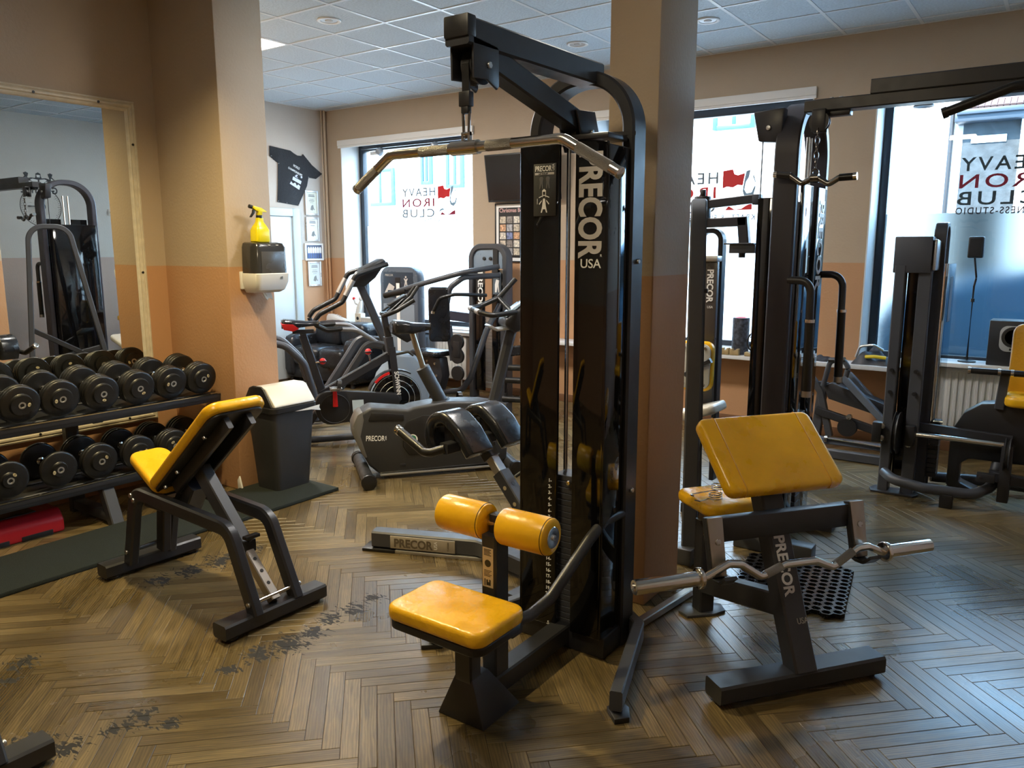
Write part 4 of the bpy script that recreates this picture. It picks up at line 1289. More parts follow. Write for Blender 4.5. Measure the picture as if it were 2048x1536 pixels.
P_ = [(bx0 - 0.026, 0.570), (bx1 + 0.034, 0.570), (bx1 + 0.034, 0.582), (bx1 - 0.045, 0.682), (bx1 - 0.075, 0.692), (bx0 + 0.06, 0.692), (bx0 + 0.03, 0.682), (bx0 - 0.026, 0.600)]
lid.prism(P_, -(by1 + 0.030), -(by0 - 0.02), frame((0, 0, 0), (1, 0, 0), (0, 0, 1)))
lid.build('swing_lid', whitepl, t, bevel=0.010, seg=3)
lid = MB()
P2 = [(bx0 - 0.032, 0.568), (bx1 + 0.020, 0.568), (bx1 - 0.055, 0.680), (bx1 - 0.08, 0.698), (bx0 + 0.06, 0.698), (bx0 + 0.02, 0.684), (bx0 - 0.032, 0.605)]
lid.prism(P2, -(by0 - 0.018), -(by0 - 0.034), frame((0, 0, 0), (1, 0, 0), (0, 0, 1)))
lid.build('lid_hood', plast, t, bevel=0.008, seg=3)
MB().faces([(bx1 + 0.046, 3.20, 0.530), (bx1 + 0.050, 3.40, 0.545), (bx1 + 0.030, 3.412, 0.52), (bx1 + 0.046, 3.41, 0.505), (bx1 + 0.049, 3.33, 0.522)], [(0, 1, 2, 3, 4)]).build('bag_edge', paper, t)

# ================================================================== towel dispenser and spray bottle on the column
CXF = -4.281
t = thing('paper_towel_dispenser', 'white and smoked plastic paper towel dispenser on the left column', 'dispenser', (CXF, 3.22, 1.285))
y0, y1 = 3.095, 3.315
yc = (y0 + y1) / 2
def disp(secs, name, mt):
    b = MB()
    rings = []
    for (dx, hw, z) in secs:
        pts = fillet([(CXF + 0.002, yc - hw, z), (CXF + dx, yc - hw, z), (CXF + dx, yc + hw, z), (CXF + 0.002, yc + hw, z)], 0.03, 4, True)
        rings.append([b.bm.verts.new(p) for p in pts])
    n = len(rings[0])
    for a, c in zip(rings[:-1], rings[1:]):
        for j in range(n):
            b.bm.faces.new((a[j], a[(j + 1) % n], c[(j + 1) % n], c[j]))
    b.bm.faces.new(rings[0][::-1]); b.bm.faces.new(rings[-1])
    return b.build(name, mt, t)
disp([(0.17, 0.120, 1.395), (0.17, 0.116, 1.56), (0.155, 0.108, 1.585), (0.11, 0.095, 1.592)], 'smoked_cover', mat('smoked_plastic', (0.030, 0.029, 0.028), 0.16, rvar=0.04, spec=0.6))
disp([(0.12, 0.100, 1.278), (0.155, 0.112, 1.295), (0.178, 0.124, 1.345), (0.182, 0.126, 1.395), (0.178, 0.124, 1.400)], 'white_tray', whitepl)
MB().box((CXF, yc - 0.13, 1.30), (CXF + 0.02, yc + 0.13, 1.41)).build('back_plate', whitepl, t, bevel=0.004)
MB().box((CXF + 0.1715, yc - 0.085, 1.40), (CXF + 0.1725, yc + 0.09, 1.535)).build('roll_inside', mat('smoked_roll', (0.07, 0.066, 0.06), 0.25, rvar=0.05), t, bevel=0.0004)
for k in range(3):
    MB().box((CXF + 0.160, yc - 0.085 + k * 0.06, 1.572), (CXF + 0.168, yc - 0.07 + k * 0.06, 1.576)).build('cover_tab', white, t)
MB().prism([(0, 0), (0.022, 0), (0.022, 0.004), (0, 0.004)], 0, 0.0008, frame((CXF + 0.183, yc + 0.04, 1.362), (0, 1, 0), (0, 0, 1))).prism([(0, 0.007), (0.008, 0.016), (0.012, 0.012), (0.018, 0.018), (0.024, 0.010), (0.014, 0.007), (0.010, 0.010)], 0, 0.0008, frame((CXF + 0.183, yc + 0.04, 1.362), (0, 1, 0), (0, 0, 1))).build('maker_mark', letter_k, t, smooth=0)
MB().prism([(-0.03, 0), (0.02, 0.0), (0.035, -0.045), (0.02, -0.03), (0.005, -0.05), (-0.012, -0.035)], -0.003, 0.003, frame((CXF + 0.09, yc + 0.0, 1.279), (0, 1, 0), (0, 0, 1))).prism([(-0.02, 0), (0.03, 0.0), (0.05, -0.05), (0.03, -0.035), (0.015, -0.04)], 0.006, 0.010, frame((CXF + 0.09, yc + 0.0, 1.279), (0, 1, 0), (0.2, 0, 1))).build('paper_sheet', paper, t)

t = thing('spray_bottle', 'yellow spray bottle with black trigger standing on the towel dispenser', 'spray bottle', (CXF + 0.085, 3.19, 1.5925))
bxx, byy, bz0 = CXF + 0.085, 3.185, 1.5925
ybot = mat('yellow_bottle', (0.72, 0.60, 0.006), 0.28, rvar=0.05, spec=0.5)
b = MB()
rings = []
for hw, z in ((0.048, 0.0), (0.052, 0.006), (0.050, 0.075), (0.040, 0.095), (0.022, 0.125), (0.020, 0.150)):
    pts = fillet([(bxx - hw * 0.8, byy - hw, bz0 + z), (bxx + hw * 0.8, byy - hw, bz0 + z), (bxx + hw * 0.8, byy + hw, bz0 + z), (bxx - hw * 0.8, byy + hw, bz0 + z)], hw * 0.35, 3, True)
    rings.append([b.bm.verts.new(p) for p in pts])
n = len(rings[0])
for a, c in zip(rings[:-1], rings[1:]):
    for j in range(n):
        b.bm.faces.new((a[j], a[(j + 1) % n], c[(j + 1) % n], c[j]))
b.bm.faces.new(rings[0][::-1]); b.bm.faces.new(rings[-1])
b.build('bottle', ybot, t)
MB().cyl((bxx, byy, bz0 + 0.148), (bxx, byy, bz0 + 0.166), 0.020, 18).build('collar', plast, t, bevel=0.002)
F = frame((bxx - 0.014, byy, bz0), (0, 1, 0), (0, 0, 1))
MB().prism([(-0.055, 0.212), (-0.045, 0.222), (0.015, 0.210), (0.05, 0.190), (0.05, 0.186), (0.018, 0.186), (0.014, 0.166), (-0.014, 0.166), (-0.012, 0.188), (-0.035, 0.196)], 0, 0.028, F).build('spray_head', ybot, t, bevel=0.005)
MB().prism([(-0.03, 0.196), (-0.046, 0.200), (-0.050, 0.180), (-0.070, 0.152), (-0.060, 0.150), (-0.036, 0.176)], 0.006, 0.022, F).build('trigger', plast, t, bevel=0.003)
MB().cyl((bxx, byy - 0.072, bz0 + 0.219), (bxx, byy - 0.05, bz0 + 0.214), 0.012, 12).build('nozzle', plast, t, bevel=0.002)

# ================================================================== back extension bench
MH = rotz((-2.83, 2.80, 0), 22)
t = thing('back_extension_bench', 'black back extension bench with two curved hip pads behind the pull-down seat', 'gym bench', MH @ Vector((0.4, 0, 0)))
MB(MH).rect([(-0.03, 0, 0.062), (0.55, 0, 0.062), (0.97, -0.30, 0.062)], 0.085, 0.085, 0.12, (0, 0, 1), 0.008).build('base_beam', steel_l, t)
MB(MH).prism([(-0.08, -0.055), (0.10, -0.055), (0.10, 0.055), (-0.08, 0.055)], 0, 0.016).build('floor_plate', plast, t, bevel=0.003)
MB(MH).prism([(0.10, -0.052), (0.55, -0.052), (0.62, -0.01), (0.62, 0.03), (0.10, 0.05)], 0.0, 0.018).build('floor_runner', alu, t, bevel=0.003)
npl = MB(MH).box((0.075, -0.0475, 0.025), (0.425, -0.0425, 0.092)).build('name_plate', mat('plate_champagne', (0.46, 0.41, 0.32), 0.4, 0.3, rvar=0.06), t, bevel=0.002)
F = MH @ frame((0.095, -0.0480, 0.036), (1, 0, 0), (0, 0, 1))
text('PRECOR', 0.062, F, mat('plate_print', (0.12, 0.095, 0.06), 0.45, rvar=0.05), 'brand_lettering', npl, bold=0.03, fit=0.21)
text('USA', 0.024, MH @ frame((0.330, -0.0480, 0.037), (0, 0, 1), (-1, 0, 0)), letter_w, 'country_lettering', npl)
text('ICARIAN', 0.012, MH @ frame((0.392, -0.0480, 0.036), (0, 0, 1), (-1, 0, 0)), MATS['plate_print'], 'series_lettering', npl)
M2 = rotz((-2.83, 2.80, 0), -5)
YC = 0.145
MB(M2).rect([(0.985, YC, 0.03), (0.985, YC, 0.22), (0.715, YC, 0.515)], 0.066, 0.062, 0.05, (0, 1, 0), 0.005).build('post_sleeve', steel_l, t)
MB(M2).rect([(0.80, YC, 0.422), (0.615, YC, 0.625)], 0.050, 0.046, 0, (0, 1, 0), 0.004).build('post_bar', alu, t)
MB(M2).rect([(0.985, -0.10, 0.035), (0.985, 0.34, 0.035)], 0.07, 0.07, 0, (0, 0, 1), 0.006).build('rear_foot', steel, t)
pu = Vector((0.740, 0, 0.675))
for k in (0.80, 0.58):
    c = Vector((0.985, YC, 0.22)).lerp(Vector((0.715, YC, 0.515)), k)
    MB(M2).cyl(c + Vector((0, -0.0335, 0)), c + Vector((0, -0.0350, 0)), 0.010, 12).build('adjustment_hole', badge, t)
    MB(M2).cyl(c + pu * 0.0315, c + pu * 0.0328, 0.011, 12).build('adjustment_hole', letter_k, t)
MB(M2).cyl((0.78, YC + 0.03, 0.50), (0.815, YC + 0.065, 0.535), 0.008, 10).ball((0.82, YC + 0.07, 0.54), 0.017).build('pull_pin', plast, t)
MB(M2).rect([(0.585, -0.10, 0.655), (0.585, 0.39, 0.655)], 0.05, 0.05, 0, (0, 0, 1), 0.004).build('pad_crossbar', steel, t)
MB(M2).rect([(0.66, YC, 0.575), (0.585, YC, 0.655)], 0.06, 0.065, 0, (0, 1, 0), 0.004).build('pad_neck', steel, t)
for yo in (0.018, 0.262):
    pth = fillet([(0.700, yo, 0.628), (0.620, yo, 0.725), (0.535, yo, 0.785), (0.455, yo, 0.765), (0.432, yo, 0.680), (0.465, yo, 0.605)], 0.075, 7)
    b = MB(M2).sweep(pth, [(0.068, -0.030), (0.080, -0.016), (0.080, 0.014), (0.068, 0.030), (-0.068, 0.030), (-0.080, 0.014), (-0.080, -0.016), (-0.068, -0.030)], (0, 1, 0))
    p_ = b.build('hip_pad', vinyl_k, t, bevel=0.006)
    MB(M2).box((0.50, yo - 0.03, 0.64), (0.62, yo + 0.03, 0.735)).build('pad_bracket', steel, t, bevel=0.004)
    for s in (-1, 1):
        MB(M2).tube([(q.x, q.y + s * 0.0745, q.z + 0.024 if False else q.z) for q in pth[1:-1]], 0.0025, 0, 6).build('pad_piping', plast_g, p_)
for s, y_ in ((-1, -0.135), (1, 0.425)):
    h_ = MB(M2).tube([(0.585, YC + (y_ - YC) * 0.85, 0.655), (0.53, y_, 0.632), (0.49, y_, 0.632), (0.325, y_, 0.706)], 0.021, 0.04, 12).build('hand_grip', rubber, t)
    MB(M2).cyl((0.335, y_, 0.7015), (0.308, y_, 0.7135), 0.023, 14).build('grip_cap', chrome, h_, bevel=0.003)

# ================================================================== upright exercise bike
MK = rotz((-3.86, 3.68, 0), 52.3)
t = thing('exercise_bike', 'black upright exercise bike with boxy housing and post seat in the middle', 'exercise bike', MK @ Vector((0.45, 0, 0)))
body = [(-0.065, 0.30), (-0.07, 0.38), (-0.035, 0.455), (0.05, 0.505), (0.30, 0.475), (0.34, 0.49), (0.55, 0.515), (0.84, 0.50), (0.98, 0.47), (1.02, 0.30), (1.00, 0.06), (0.84, 0.045), (0.10, 0.035), (0.03, 0.10), (-0.02, 0.20)]
MB(MK).prism(body, -0.105, 0.105, frame((0, 0, 0), (1, 0, 0), (0, 0, 1))).build('housing', plast_g, t, bevel=0.022, seg=3)
MB(MK).prism([(-0.068, 0.31), (-0.072, 0.385), (-0.038, 0.458), (-0.005, 0.478), (0.005, 0.42), (-0.02, 0.31), (0.02, 0.16), (0.0, 0.16), (-0.025, 0.205)], -0.107, 0.107, frame((0, 0, 0), (1, 0, 0), (0, 0, 1))).build('rear_trim', mat('taupe_plastic', (0.12, 0.115, 0.105), 0.4, rvar=0.05), t, bevel=0.008)
MB(MK).prism([(0.055, 0.47), (0.27, 0.445), (0.27, 0.405), (0.03, 0.415)], 0.098, 0.112, frame((0, 0, 0), (1, 0, 0), (0, 0, 1))).build('vent_panel', plast, t, bevel=0.004)
MB(MK).prism([(0.30, 0.40), (0.40, 0.43), (0.86, 0.40), (0.92, 0.18), (0.30, 0.16), (0.26, 0.22), (0.26, 0.34)], 0.100, 0.114, frame((0, 0, 0), (1, 0, 0), (0, 0, 1))).build('side_cover', plast, t, bevel=0.006)
MB(MK).box((0.10, -0.112, 0.026), (0.98, 0.112, 0.040)).build('bottom_rail', alu, t, bevel=0.004)
text('PRECOR', 0.050, MK @ frame((0.01, -0.1058, 0.278), (1, 0, -0.06), (0, 0, 1)), letter_w, 'brand_lettering', t, bold=0.012, fit=0.125)
text('USA', 0.015, MK @ frame((0.150, -0.1058, 0.275), (0, 0, 1), (-1, 0, 0)), letter_w, 'country_lettering', t)
bd = MB(MK).lathe([(0, 0), (0.036, 0), (0.036, 0.002), (0, 0.002)], frame((0.325, -0.1145, 0.268), (1, 0, 0), (0, 0, 1)), 24).build('round_badge', letter_w, t)
MB(MK).prism([(-0.031, 0.004), (-0.016, -0.012), (-0.006, -0.004), (0.008, -0.018), (0.026, 0.006), (0.02, 0.022), (0.0, 0.031), (-0.022, 0.022)], 0, 0.0008, frame((0.325, -0.1166, 0.268), (1, 0, 0), (0, 0, 1))).build('badge_print', mat('badge_green', (0.02, 0.20, 0.09), 0.5, rvar=0.05), bd, smooth=0)
MB(MK).box((0.235, -0.108, 0.082), (0.275, -0.1045, 0.102)).build('power_socket', letter_k, t, bevel=0.002)
for x, hw in ((0.0, 0.29), (1.02, 0.25)):
    MB(MK).tube([(x, -hw, 0.052), (x, hw, 0.052)], 0.042, 0, 18).build('stabilizer', plast_g, t)
    for s in (-1, 1):
        MB(MK).cyl((x, s * hw, 0.052), (x, s * (hw + 0.045), 0.052), 0.052, 20).build('stabilizer_cap', rubber, t, bevel=0.006)
MB(MK).tube([(0.555, 0, 0.49), (0.425, 0, 0.745)], 0.048, 0, 18).tube([(0.565, 0, 0.475), (0.55, 0, 0.505)], 0.058, 0, 18).build('seat_sleeve', plast_g, t)
MB(MK).tube([(0.435, 0, 0.725), (0.355, 0, 0.995)], 0.020, 0, 14).build('seat_post', mat('bronze_anodised', (0.40, 0.35, 0.27), 0.35, 0.9, rvar=0.06), t)
b = MB(MK)
for k, (x, hw, zt, zb) in enumerate(((0.215, 0.055, 1.055, 1.0), (0.235, 0.095, 1.075, 0.985), (0.30, 0.105, 1.072, 0.985), (0.36, 0.085, 1.058, 0.985), (0.43, 0.045, 1.052, 0.995), (0.485, 0.03, 1.045, 1.005))):
    pts = [(x, -hw, zb + 0.012), (x, -hw, zt - 0.018), (x, -hw * 0.7, zt - 0.002), (x, 0, zt), (x, hw * 0.7, zt - 0.002), (x, hw, zt - 0.018), (x, hw, zb + 0.012), (x, hw * 0.7, zb), (x, -hw * 0.7, zb)]
    ring = [b._v(p) for p in pts]
    if k:
        for j in range(len(ring)):
            b.bm.faces.new((prev[j], prev[(j + 1) % len(ring)], ring[(j + 1) % len(ring)], ring[j]))
    else:
        b.bm.faces.new(ring)
    prev = ring
b.bm.faces.new(prev[::-1])
b.build('saddle', vinyl_k, t, bevel=0.008, seg=2)
MB(MK).rect([(0.93, 0, 0.46), (1.075, 0, 1.03)], 0.075, 0.075, 0, (0, 1, 0), 0.02).build('console_mast', plast_g, t)
MB(MK).prism([(0.99, 1.03), (1.00, 1.07), (1.16, 1.19), (1.20, 1.18), (1.14, 1.00), (1.06, 0.97)], -0.10, 0.10, frame((0, 0, 0), (1, 0, 0), (0, 0, 1))).build('console', plast, t, bevel=0.014, seg=3)
MB(MK).prism([(-0.085, 0.0), (0.085, 0.0), (0.075, 0.16), (-0.075, 0.16)], 0, 0.004, frame((1.005, 0, 1.082), (0, -1, 0), (0.8, 0, 0.6))).build('display', mat('display_grey_blue', (0.16, 0.21, 0.24), 0.15, rvar=0.03), t, bevel=0.002)
MB(MK).prism([(0.90, 1.03), (0.95, 1.00), (1.05, 1.01), (1.05, 0.995), (0.94, 0.985), (0.885, 1.02)], -0.07, 0.07, frame((0, 0, 0), (1, 0, 0), (0, 0, 1))).build('bottle_tray', alu, t, bevel=0.003)
hb = MB(MK)
hb.tube([(1.06, -0.13, 1.12), (0.87, -0.19, 1.105), (0.80, -0.13, 1.125), (0.80, 0.13, 1.135), (0.88, 0.19, 1.14), (1.03, 0.20, 1.20), (1.16, 0.20, 1.335)], 0.018, 0.07, 14, seg=7)
hb.build('handlebar', rubber, t)
MB(MK).tube([(0.80, -0.13, 1.125), (0.80, -0.05, 1.128)], 0.0195, 0, 14).tube([(0.80, 0.06, 1.132), (0.80, 0.13, 1.135)], 0.0195, 0, 14).build('pulse_contact', alu, t)
MB(MK).tube([(1.06, -0.13, 1.12), (1.08, 0.0, 1.10), (1.03, 0.20, 1.20)], 0.016, 0.05, 12).build('handlebar_stem', rubber, t)
for s, px, pz in ((-1, 0.72, 0.36), (1, 0.70, 0.46)):
    MB(MK).rect([(0.80, s * 0.12, 0.30), (px, s * 0.135, pz)], 0.02, 0.03, 0, (0, 1, 0), 0.004).build('crank', darkbolt if s > 0 else plast, t)
    if s > 0:
        pd = MB(MK).box((px - 0.05, 0.15, pz - 0.012), (px + 0.05, 0.25, pz + 0.012)).build('pedal', plast, t, bevel=0.004)
        MB(MK).sweep(fillet([(px + 0.03, 0.15, pz), (px + 0.03, 0.165, pz + 0.06), (px + 0.03, 0.235, pz + 0.06), (px + 0.03, 0.25, pz)], 0.03, 5), rrect(0.03, 0.004, 0.001), (1, 0, 0)).build('toe_strap', rubber, pd)

# ================================================================== spin bike
MS = rotz((-4.72, 4.25, 0), 55)
t = thing('spin_bike', 'black spin bike with red cranks, red knobs and a heavy flywheel', 'exercise bike', MS @ Vector((0.1, 0, 0)))
ZS = 0.05
def z_(l): return [(x, y, z + ZS) for x, y, z in l]
MB(MS).rect(z_([(-0.11, 0, 0.33), (-0.255, 0, 0.84)]), 0.04, 0.062, 0, (0, 1, 0), 0.006).build('seat_tube', steel, t)
MB(MS).rect(z_([(-0.165, 0, 0.58), (-0.26, 0, 0.865)]), 0.03, 0.045, 0, (0, 1, 0), 0.004).build('seat_post', steel, t)
MB(MS).rect(z_([(-0.33, 0, 0.865), (-0.17, 0, 0.865)]), 0.04, 0.03, 0, (0, 1, 0), 0.004).build('seat_slider', plast, t)
b = MB(MS)
prev = None
for x, hw, zt, zb in ((-0.41, 0.05, 0.955, 0.90), (-0.39, 0.085, 0.965, 0.885), (-0.30, 0.085, 0.955, 0.90), (-0.22, 0.045, 0.945, 0.905), (-0.13, 0.028, 0.945, 0.91)):
    pts = [(x, -hw, zb), (x, -hw, zt - 0.015), (x, -hw * .6, zt), (x, hw * .6, zt), (x, hw, zt - 0.015), (x, hw, zb)]
    ring = [b._v((p[0], p[1], p[2] + ZS)) for p in pts]
    if prev:
        for j in range(6):
            b.bm.faces.new((prev[j], prev[(j + 1) % 6], ring[(j + 1) % 6], ring[j]))
    else:
        b.bm.faces.new(ring)
    prev = ring
b.bm.faces.new(prev[::-1])
sd = b.build('saddle', vinyl_k, t, bevel=0.008)
MB(MS).prism([(-0.415, 0.935), (-0.40, 0.89), (-0.33, 0.875), (-0.285, 0.895), (-0.33, 0.93)], -0.090, 0.090, frame((0, 0, ZS), (1, 0, 0), (0, 0, 1))).build('saddle_insert', red, sd, bevel=0.004)
MB(MS).rect(z_([(-0.13, 0, 0.36), (0.44, 0, 0.66)]), 0.045, 0.07, 0, (0, 1, 0), 0.008).build('down_tube', steel, t)
for s in (-1, 1):
    MB(MS).rect(z_([(0.435, s * 0.055, 0.72), (0.475, s * 0.055, 0.28)]), 0.018, 0.055, 0, (0, 1, 0), 0.004).build('fork_blade', steel, t)
text('SCHWINN', 0.050, MS @ frame((0.447, -0.0655, 0.52 + ZS), (0.09, 0, -1), (1, 0, 0.09)), letter_w, 'brand_lettering', t, bold=0.015, fit=0.19)
MB(MS).rect(z_([(0.435, 0, 0.66), (0.415, 0, 0.80)]), 0.12, 0.06, 0, (0, 1, 0), 0.008).build('fork_crown', steel, t)
MB(MS).rect(z_([(0.425, 0, 0.74), (0.385, 0, 1.0)]), 0.045, 0.05, 0, (0, 1, 0), 0.005).build('head_post', steel, t)
MB(MS).prism([(0.40, 0.96), (0.44, 0.99), (0.63, 0.92), (0.64, 0.87), (0.56, 0.83), (0.50, 0.87), (0.42, 0.92)], -0.06, 0.06, frame((0, 0, ZS - 0.08), (1, 0, 0), (0, 0, 1))).build('bottle_holder', plast, t, bevel=0.008)
MB(MS).tube(z_([(0.60, -0.17, 1.10), (0.46, -0.17, 1.02), (0.38, -0.10, 0.98), (0.38, 0.10, 0.98), (0.46, 0.17, 1.02), (0.62, 0.17, 1.12)]), 0.017, 0.05, 12).tube(z_([(0.46, -0.06, 1.0), (0.60, -0.06, 1.12), (0.66, -0.05, 1.20)]), 0.015, 0.04, 12).tube(z_([(0.46, 0.06, 1.0), (0.60, 0.06, 1.12), (0.66, 0.05, 1.20)]), 0.015, 0.04, 12).build('handlebar', rubber, t)
MB(MS).prism([(0.42, 1.06), (0.56, 1.14), (0.57, 1.125), (0.43, 1.045)], -0.05, 0.05, frame((0, 0, ZS), (1, 0, 0), (0, 0, 1))).build('console', plast, t, bevel=0.004)
fl = MB(MS).lathe([(0, -0.025), (0.19, -0.025), (0.205, -0.018), (0.205, 0.018), (0.19, 0.025), (0, 0.025)], frame((0.47, 0, 0.29 + ZS), (1, 0, 0), (0, 0, 1)), 40).build('flywheel', gloss, t)
for r_, w_ in ((0.150, 0.0018), (0.105, 0.0030), (0.198, 0.0022)):
    MB(MS).torus(None, r_, w_, frame((0.47, -0.0265, 0.29 + ZS), (1, 0, 0), (0, 0, 1)), 40, 6).build('flywheel_ring', alu, fl)
MB(MS).cyl((0.47, -0.04, 0.29 + ZS), (0.47, 0.04, 0.29 + ZS), 0.035, 20).build('flywheel_hub', plast, fl, bevel=0.004)
arc = [(0.47 + 0.235 * math.cos(R(a)), 0, 0.29 + ZS + 0.235 * math.sin(R(a))) for a in range(60, 161, 10)]
MB(MS).sweep(arc, rrect(0.09, 0.012, 0.003), (0, 1, 0)).build('wheel_guard', plast, t)
arc = [(0.47 + 0.226 * math.cos(R(a)), -0.04, 0.29 + ZS + 0.226 * math.sin(R(a))) for a in range(105, 150, 9)]
MB(MS).sweep(arc, rrect(0.02, 0.022, 0.003), (0, 1, 0)).build('guard_stripe', red, t)
cc = (-0.04, 0.255 + ZS)
MB(MS).prism([(p.x, p.y) for p in fillet([(cc[0] - 0.15, cc[1] - 0.14, 0), (cc[0] + 0.16, cc[1] - 0.11, 0), (0.48, cc[1] - 0.02, 0), (0.48, cc[1] + 0.09, 0), (cc[0] + 0.05, cc[1] + 0.14, 0), (cc[0] - 0.15, cc[1] + 0.14, 0)], 0.125, 8, True)], 0.052, 0.105, frame((0, 0, 0), (1, 0, 0), (0, 0, 1))).build('belt_guard', plast, t, bevel=0.008)
MB(MS).torus(None, 0.115, 0.003, frame((cc[0], -0.106, cc[1]), (1, 0, 0), (0, 0, 1)), 36, 6).build('guard_ring', plast_g, t)
MB(MS).prism([(0.10, cc[1] - 0.06), (0.19, cc[1] - 0.05), (0.185, cc[1] + 0.06), (0.095, cc[1] + 0.06)], 0.1055, 0.1065, frame((0, 0, 0), (1, 0, 0), (0, 0, 1))).build('warning_label', mat('label_pale_blue', (0.45, 0.55, 0.62), 0.5, rvar=0.05), t, smooth=0)
for s, dz in ((-1, 0.175), (1, -0.165)):
    MB(MS).prism([(cc[0] - 0.020, cc[1] - 0.02 * s), (cc[0] + 0.020, cc[1] - 0.02 * s), (cc[0] + 0.014, cc[1] + dz), (cc[0] - 0.014, cc[1] + dz)][::s], 0, 0.016, frame((0, -0.125 if s < 0 else 0.135, 0), (1, 0, 0), (0, 0, 1))).build('crank', red, t, bevel=0.004)
    y0_ = -0.145 if s < 0 else 0.135
    pd = MB(MS).box((cc[0] - 0.045, min(y0_, y0_ - 0.1 if s < 0 else y0_ + 0.1), cc[1] + dz - 0.012), (cc[0] + 0.045, max(y0_, y0_ - 0.1 if s < 0 else y0_ + 0.1), cc[1] + dz + 0.012)).build('pedal', darkbolt, t, bevel=0.004)
    ym = y0_ - 0.05 if s < 0 else y0_ + 0.05
    MB(MS).sweep(fillet([(cc[0] + 0.02, ym - 0.05, cc[1] + dz + 0.01), (cc[0] + 0.03, ym - 0.045, cc[1] + dz + 0.065), (cc[0] + 0.03, ym + 0.045, cc[1] + dz + 0.065), (cc[0] + 0.02, ym + 0.05, cc[1] + dz + 0.01)], 0.03, 5), rrect(0.03, 0.004, 0.001), (1, 0, 0)).build('toe_cage', plast, pd)
for p, d_ in (((-0.165, -0.03, 0.62), (0.05, -0.02, 0.01)), ((0.27, 0, 0.60), (-0.02, -0.01, 0.085))):
    p = Vector(p) + Vector((0, 0, ZS)); d_ = Vector(d_)
    k_ = MB(MS).cyl(p, p + d_, 0.008, 10).build('adjust_rod', chrome, t)
    MB(MS).ball(p + d_, 0.026, 14).build('red_knob', red, k_)
    MB(MS).torus(None, 0.025, 0.006, Matrix.Translation(p + d_), 16, 6).build('knob_band', plast, k_)
MB(MS).tube(z_([(0.47, -0.05, 0.66), (0.56, -0.09, 0.68), (0.60, -0.10, 0.65)]), 0.010, 0.02, 8).build('brake_lever', rubber, t)
MB(MS).rect(z_([(-0.13, 0, 0.26), (-0.33, 0, 0.02)]), 0.045, 0.055, 0, (0, 1, 0), 0.006).rect(z_([(0.47, 0, 0.28), (0.55, 0, 0.02)]), 0.045, 0.05, 0, (0, 1, 0), 0.006).build('frame_leg', steel, t)
MB(MS).tube([(-0.34, 0, 0.045), (0.55, 0, 0.045)], 0.028, 0, 12).build('base_tube', steel, t)
for x in (-0.36, 0.57):
    MB(MS).tube([(x, -0.25, 0.032), (x, 0.25, 0.032)], 0.030, 0, 14).build('stabilizer', steel, t)

# ================================================================== elliptical trainer
ME_ = rotz((-5.35, 4.75, 0), 55)
t = thing('elliptical_trainer', 'dark grey elliptical trainer with long curved swing arms behind the spin bike', 'exercise machine', ME_ @ Vector((0.1, 0, 0)))
MB(ME_).rect([(0.60, 0, 0.10), (0.56, 0, 0.55), (0.28, 0, 1.24)], 0.07, 0.07, 0.15, (0, 1, 0), 0.01).build('mast', steel_l, t)
MB(ME_).prism([(0.18, 1.22), (0.29, 1.38), (0.47, 1.47), (0.50, 1.44), (0.40, 1.30), (0.30, 1.22)], -0.13, 0.13, frame((0, 0, 0), (1, 0, 0), (0, 0, 1))).build('console', plast, t, bevel=0.014)
MB(ME_).prism([(-0.10, 0.0), (0.10, 0.0), (0.09, 0.13), (-0.09, 0.13)], 0, 0.004, frame((0.185, 0, 1.245), (0, -1, 0), (0.6, 0, 0.8))).build('display', mat('display_silver', (0.45, 0.47, 0.48), 0.3, rvar=0.05), t)
for s in (-1, 1):
    yo = s * 0.24
    q = [(0.50, yo * 0.7, 1.42), (0.21, yo, 1.33), (0.09, yo, 1.10), (-0.11, yo, 1.00), (-0.17, yo, 0.92), (-0.05, yo, 0.86), (0.08, yo, 0.87)]
    MB(ME_).tube(q, 0.021, 0.07, 14, seg=7).build('swing_handle', rubber, t)
    MB(ME_).tube([(0.185, yo, 1.285), (0.115, yo, 1.155)], 0.0225, 0, 14).build('pulse_contact', alu, t)
    MB(ME_).tube([(0.06, yo, 0.868), (0.20, yo, 0.86), (0.46, yo, 0.68)], 0.020, 0.15, 14).build('link_tube', mat('silver_paint', (0.30, 0.30, 0.31), 0.35, 0.6, rvar=0.05), t)
    MB(ME_).rect([(0.46, yo, 0.70), (0.30, yo, 0.74), (-0.04, yo, 0.24)], 0.055, 0.07, 0.10, (0, 1, 0), 0.016).build('swing_leg', steel_l, t)
    MB(ME_).rect([(-0.62, yo * 0.7, 0.30), (0.02, yo * 0.7, 0.25)], 0.06, 0.05, 0, (0, 1, 0), 0.008).build('pedal_rail', steel, t)
    pdl = MB(ME_).box((-0.50, yo * 0.7 - 0.07, 0.31), (-0.16, yo * 0.7 + 0.07, 0.345)).build('foot_plate', plast, t, bevel=0.01)
    MB(ME_).tube([(-0.62, yo, 0.80), (-0.40, yo, 0.74), (-0.25, yo, 0.58), (-0.18, yo, 0.30), (-0.18, yo, 0.08)], 0.03, 0.15, 14).build('rear_arc', steel_l, t)
    MB(ME_).cyl((0.46, yo - 0.04, 0.69), (0.46, yo + 0.04, 0.69), 0.045, 18).build('pivot', plast, t, bevel=0.004)
MB(ME_).prism([(0.30, 0.06), (0.86, 0.06), (0.88, 0.40), (0.74, 0.60), (0.58, 0.62), (0.42, 0.42)], -0.14, 0.14, frame((0, 0, 0), (1, 0, 0), (0, 0, 1))).build('drive_housing', mat('silver_blue_shell', (0.26, 0.31, 0.36), 0.35, rvar=0.06), t, bevel=0.03, seg=3)
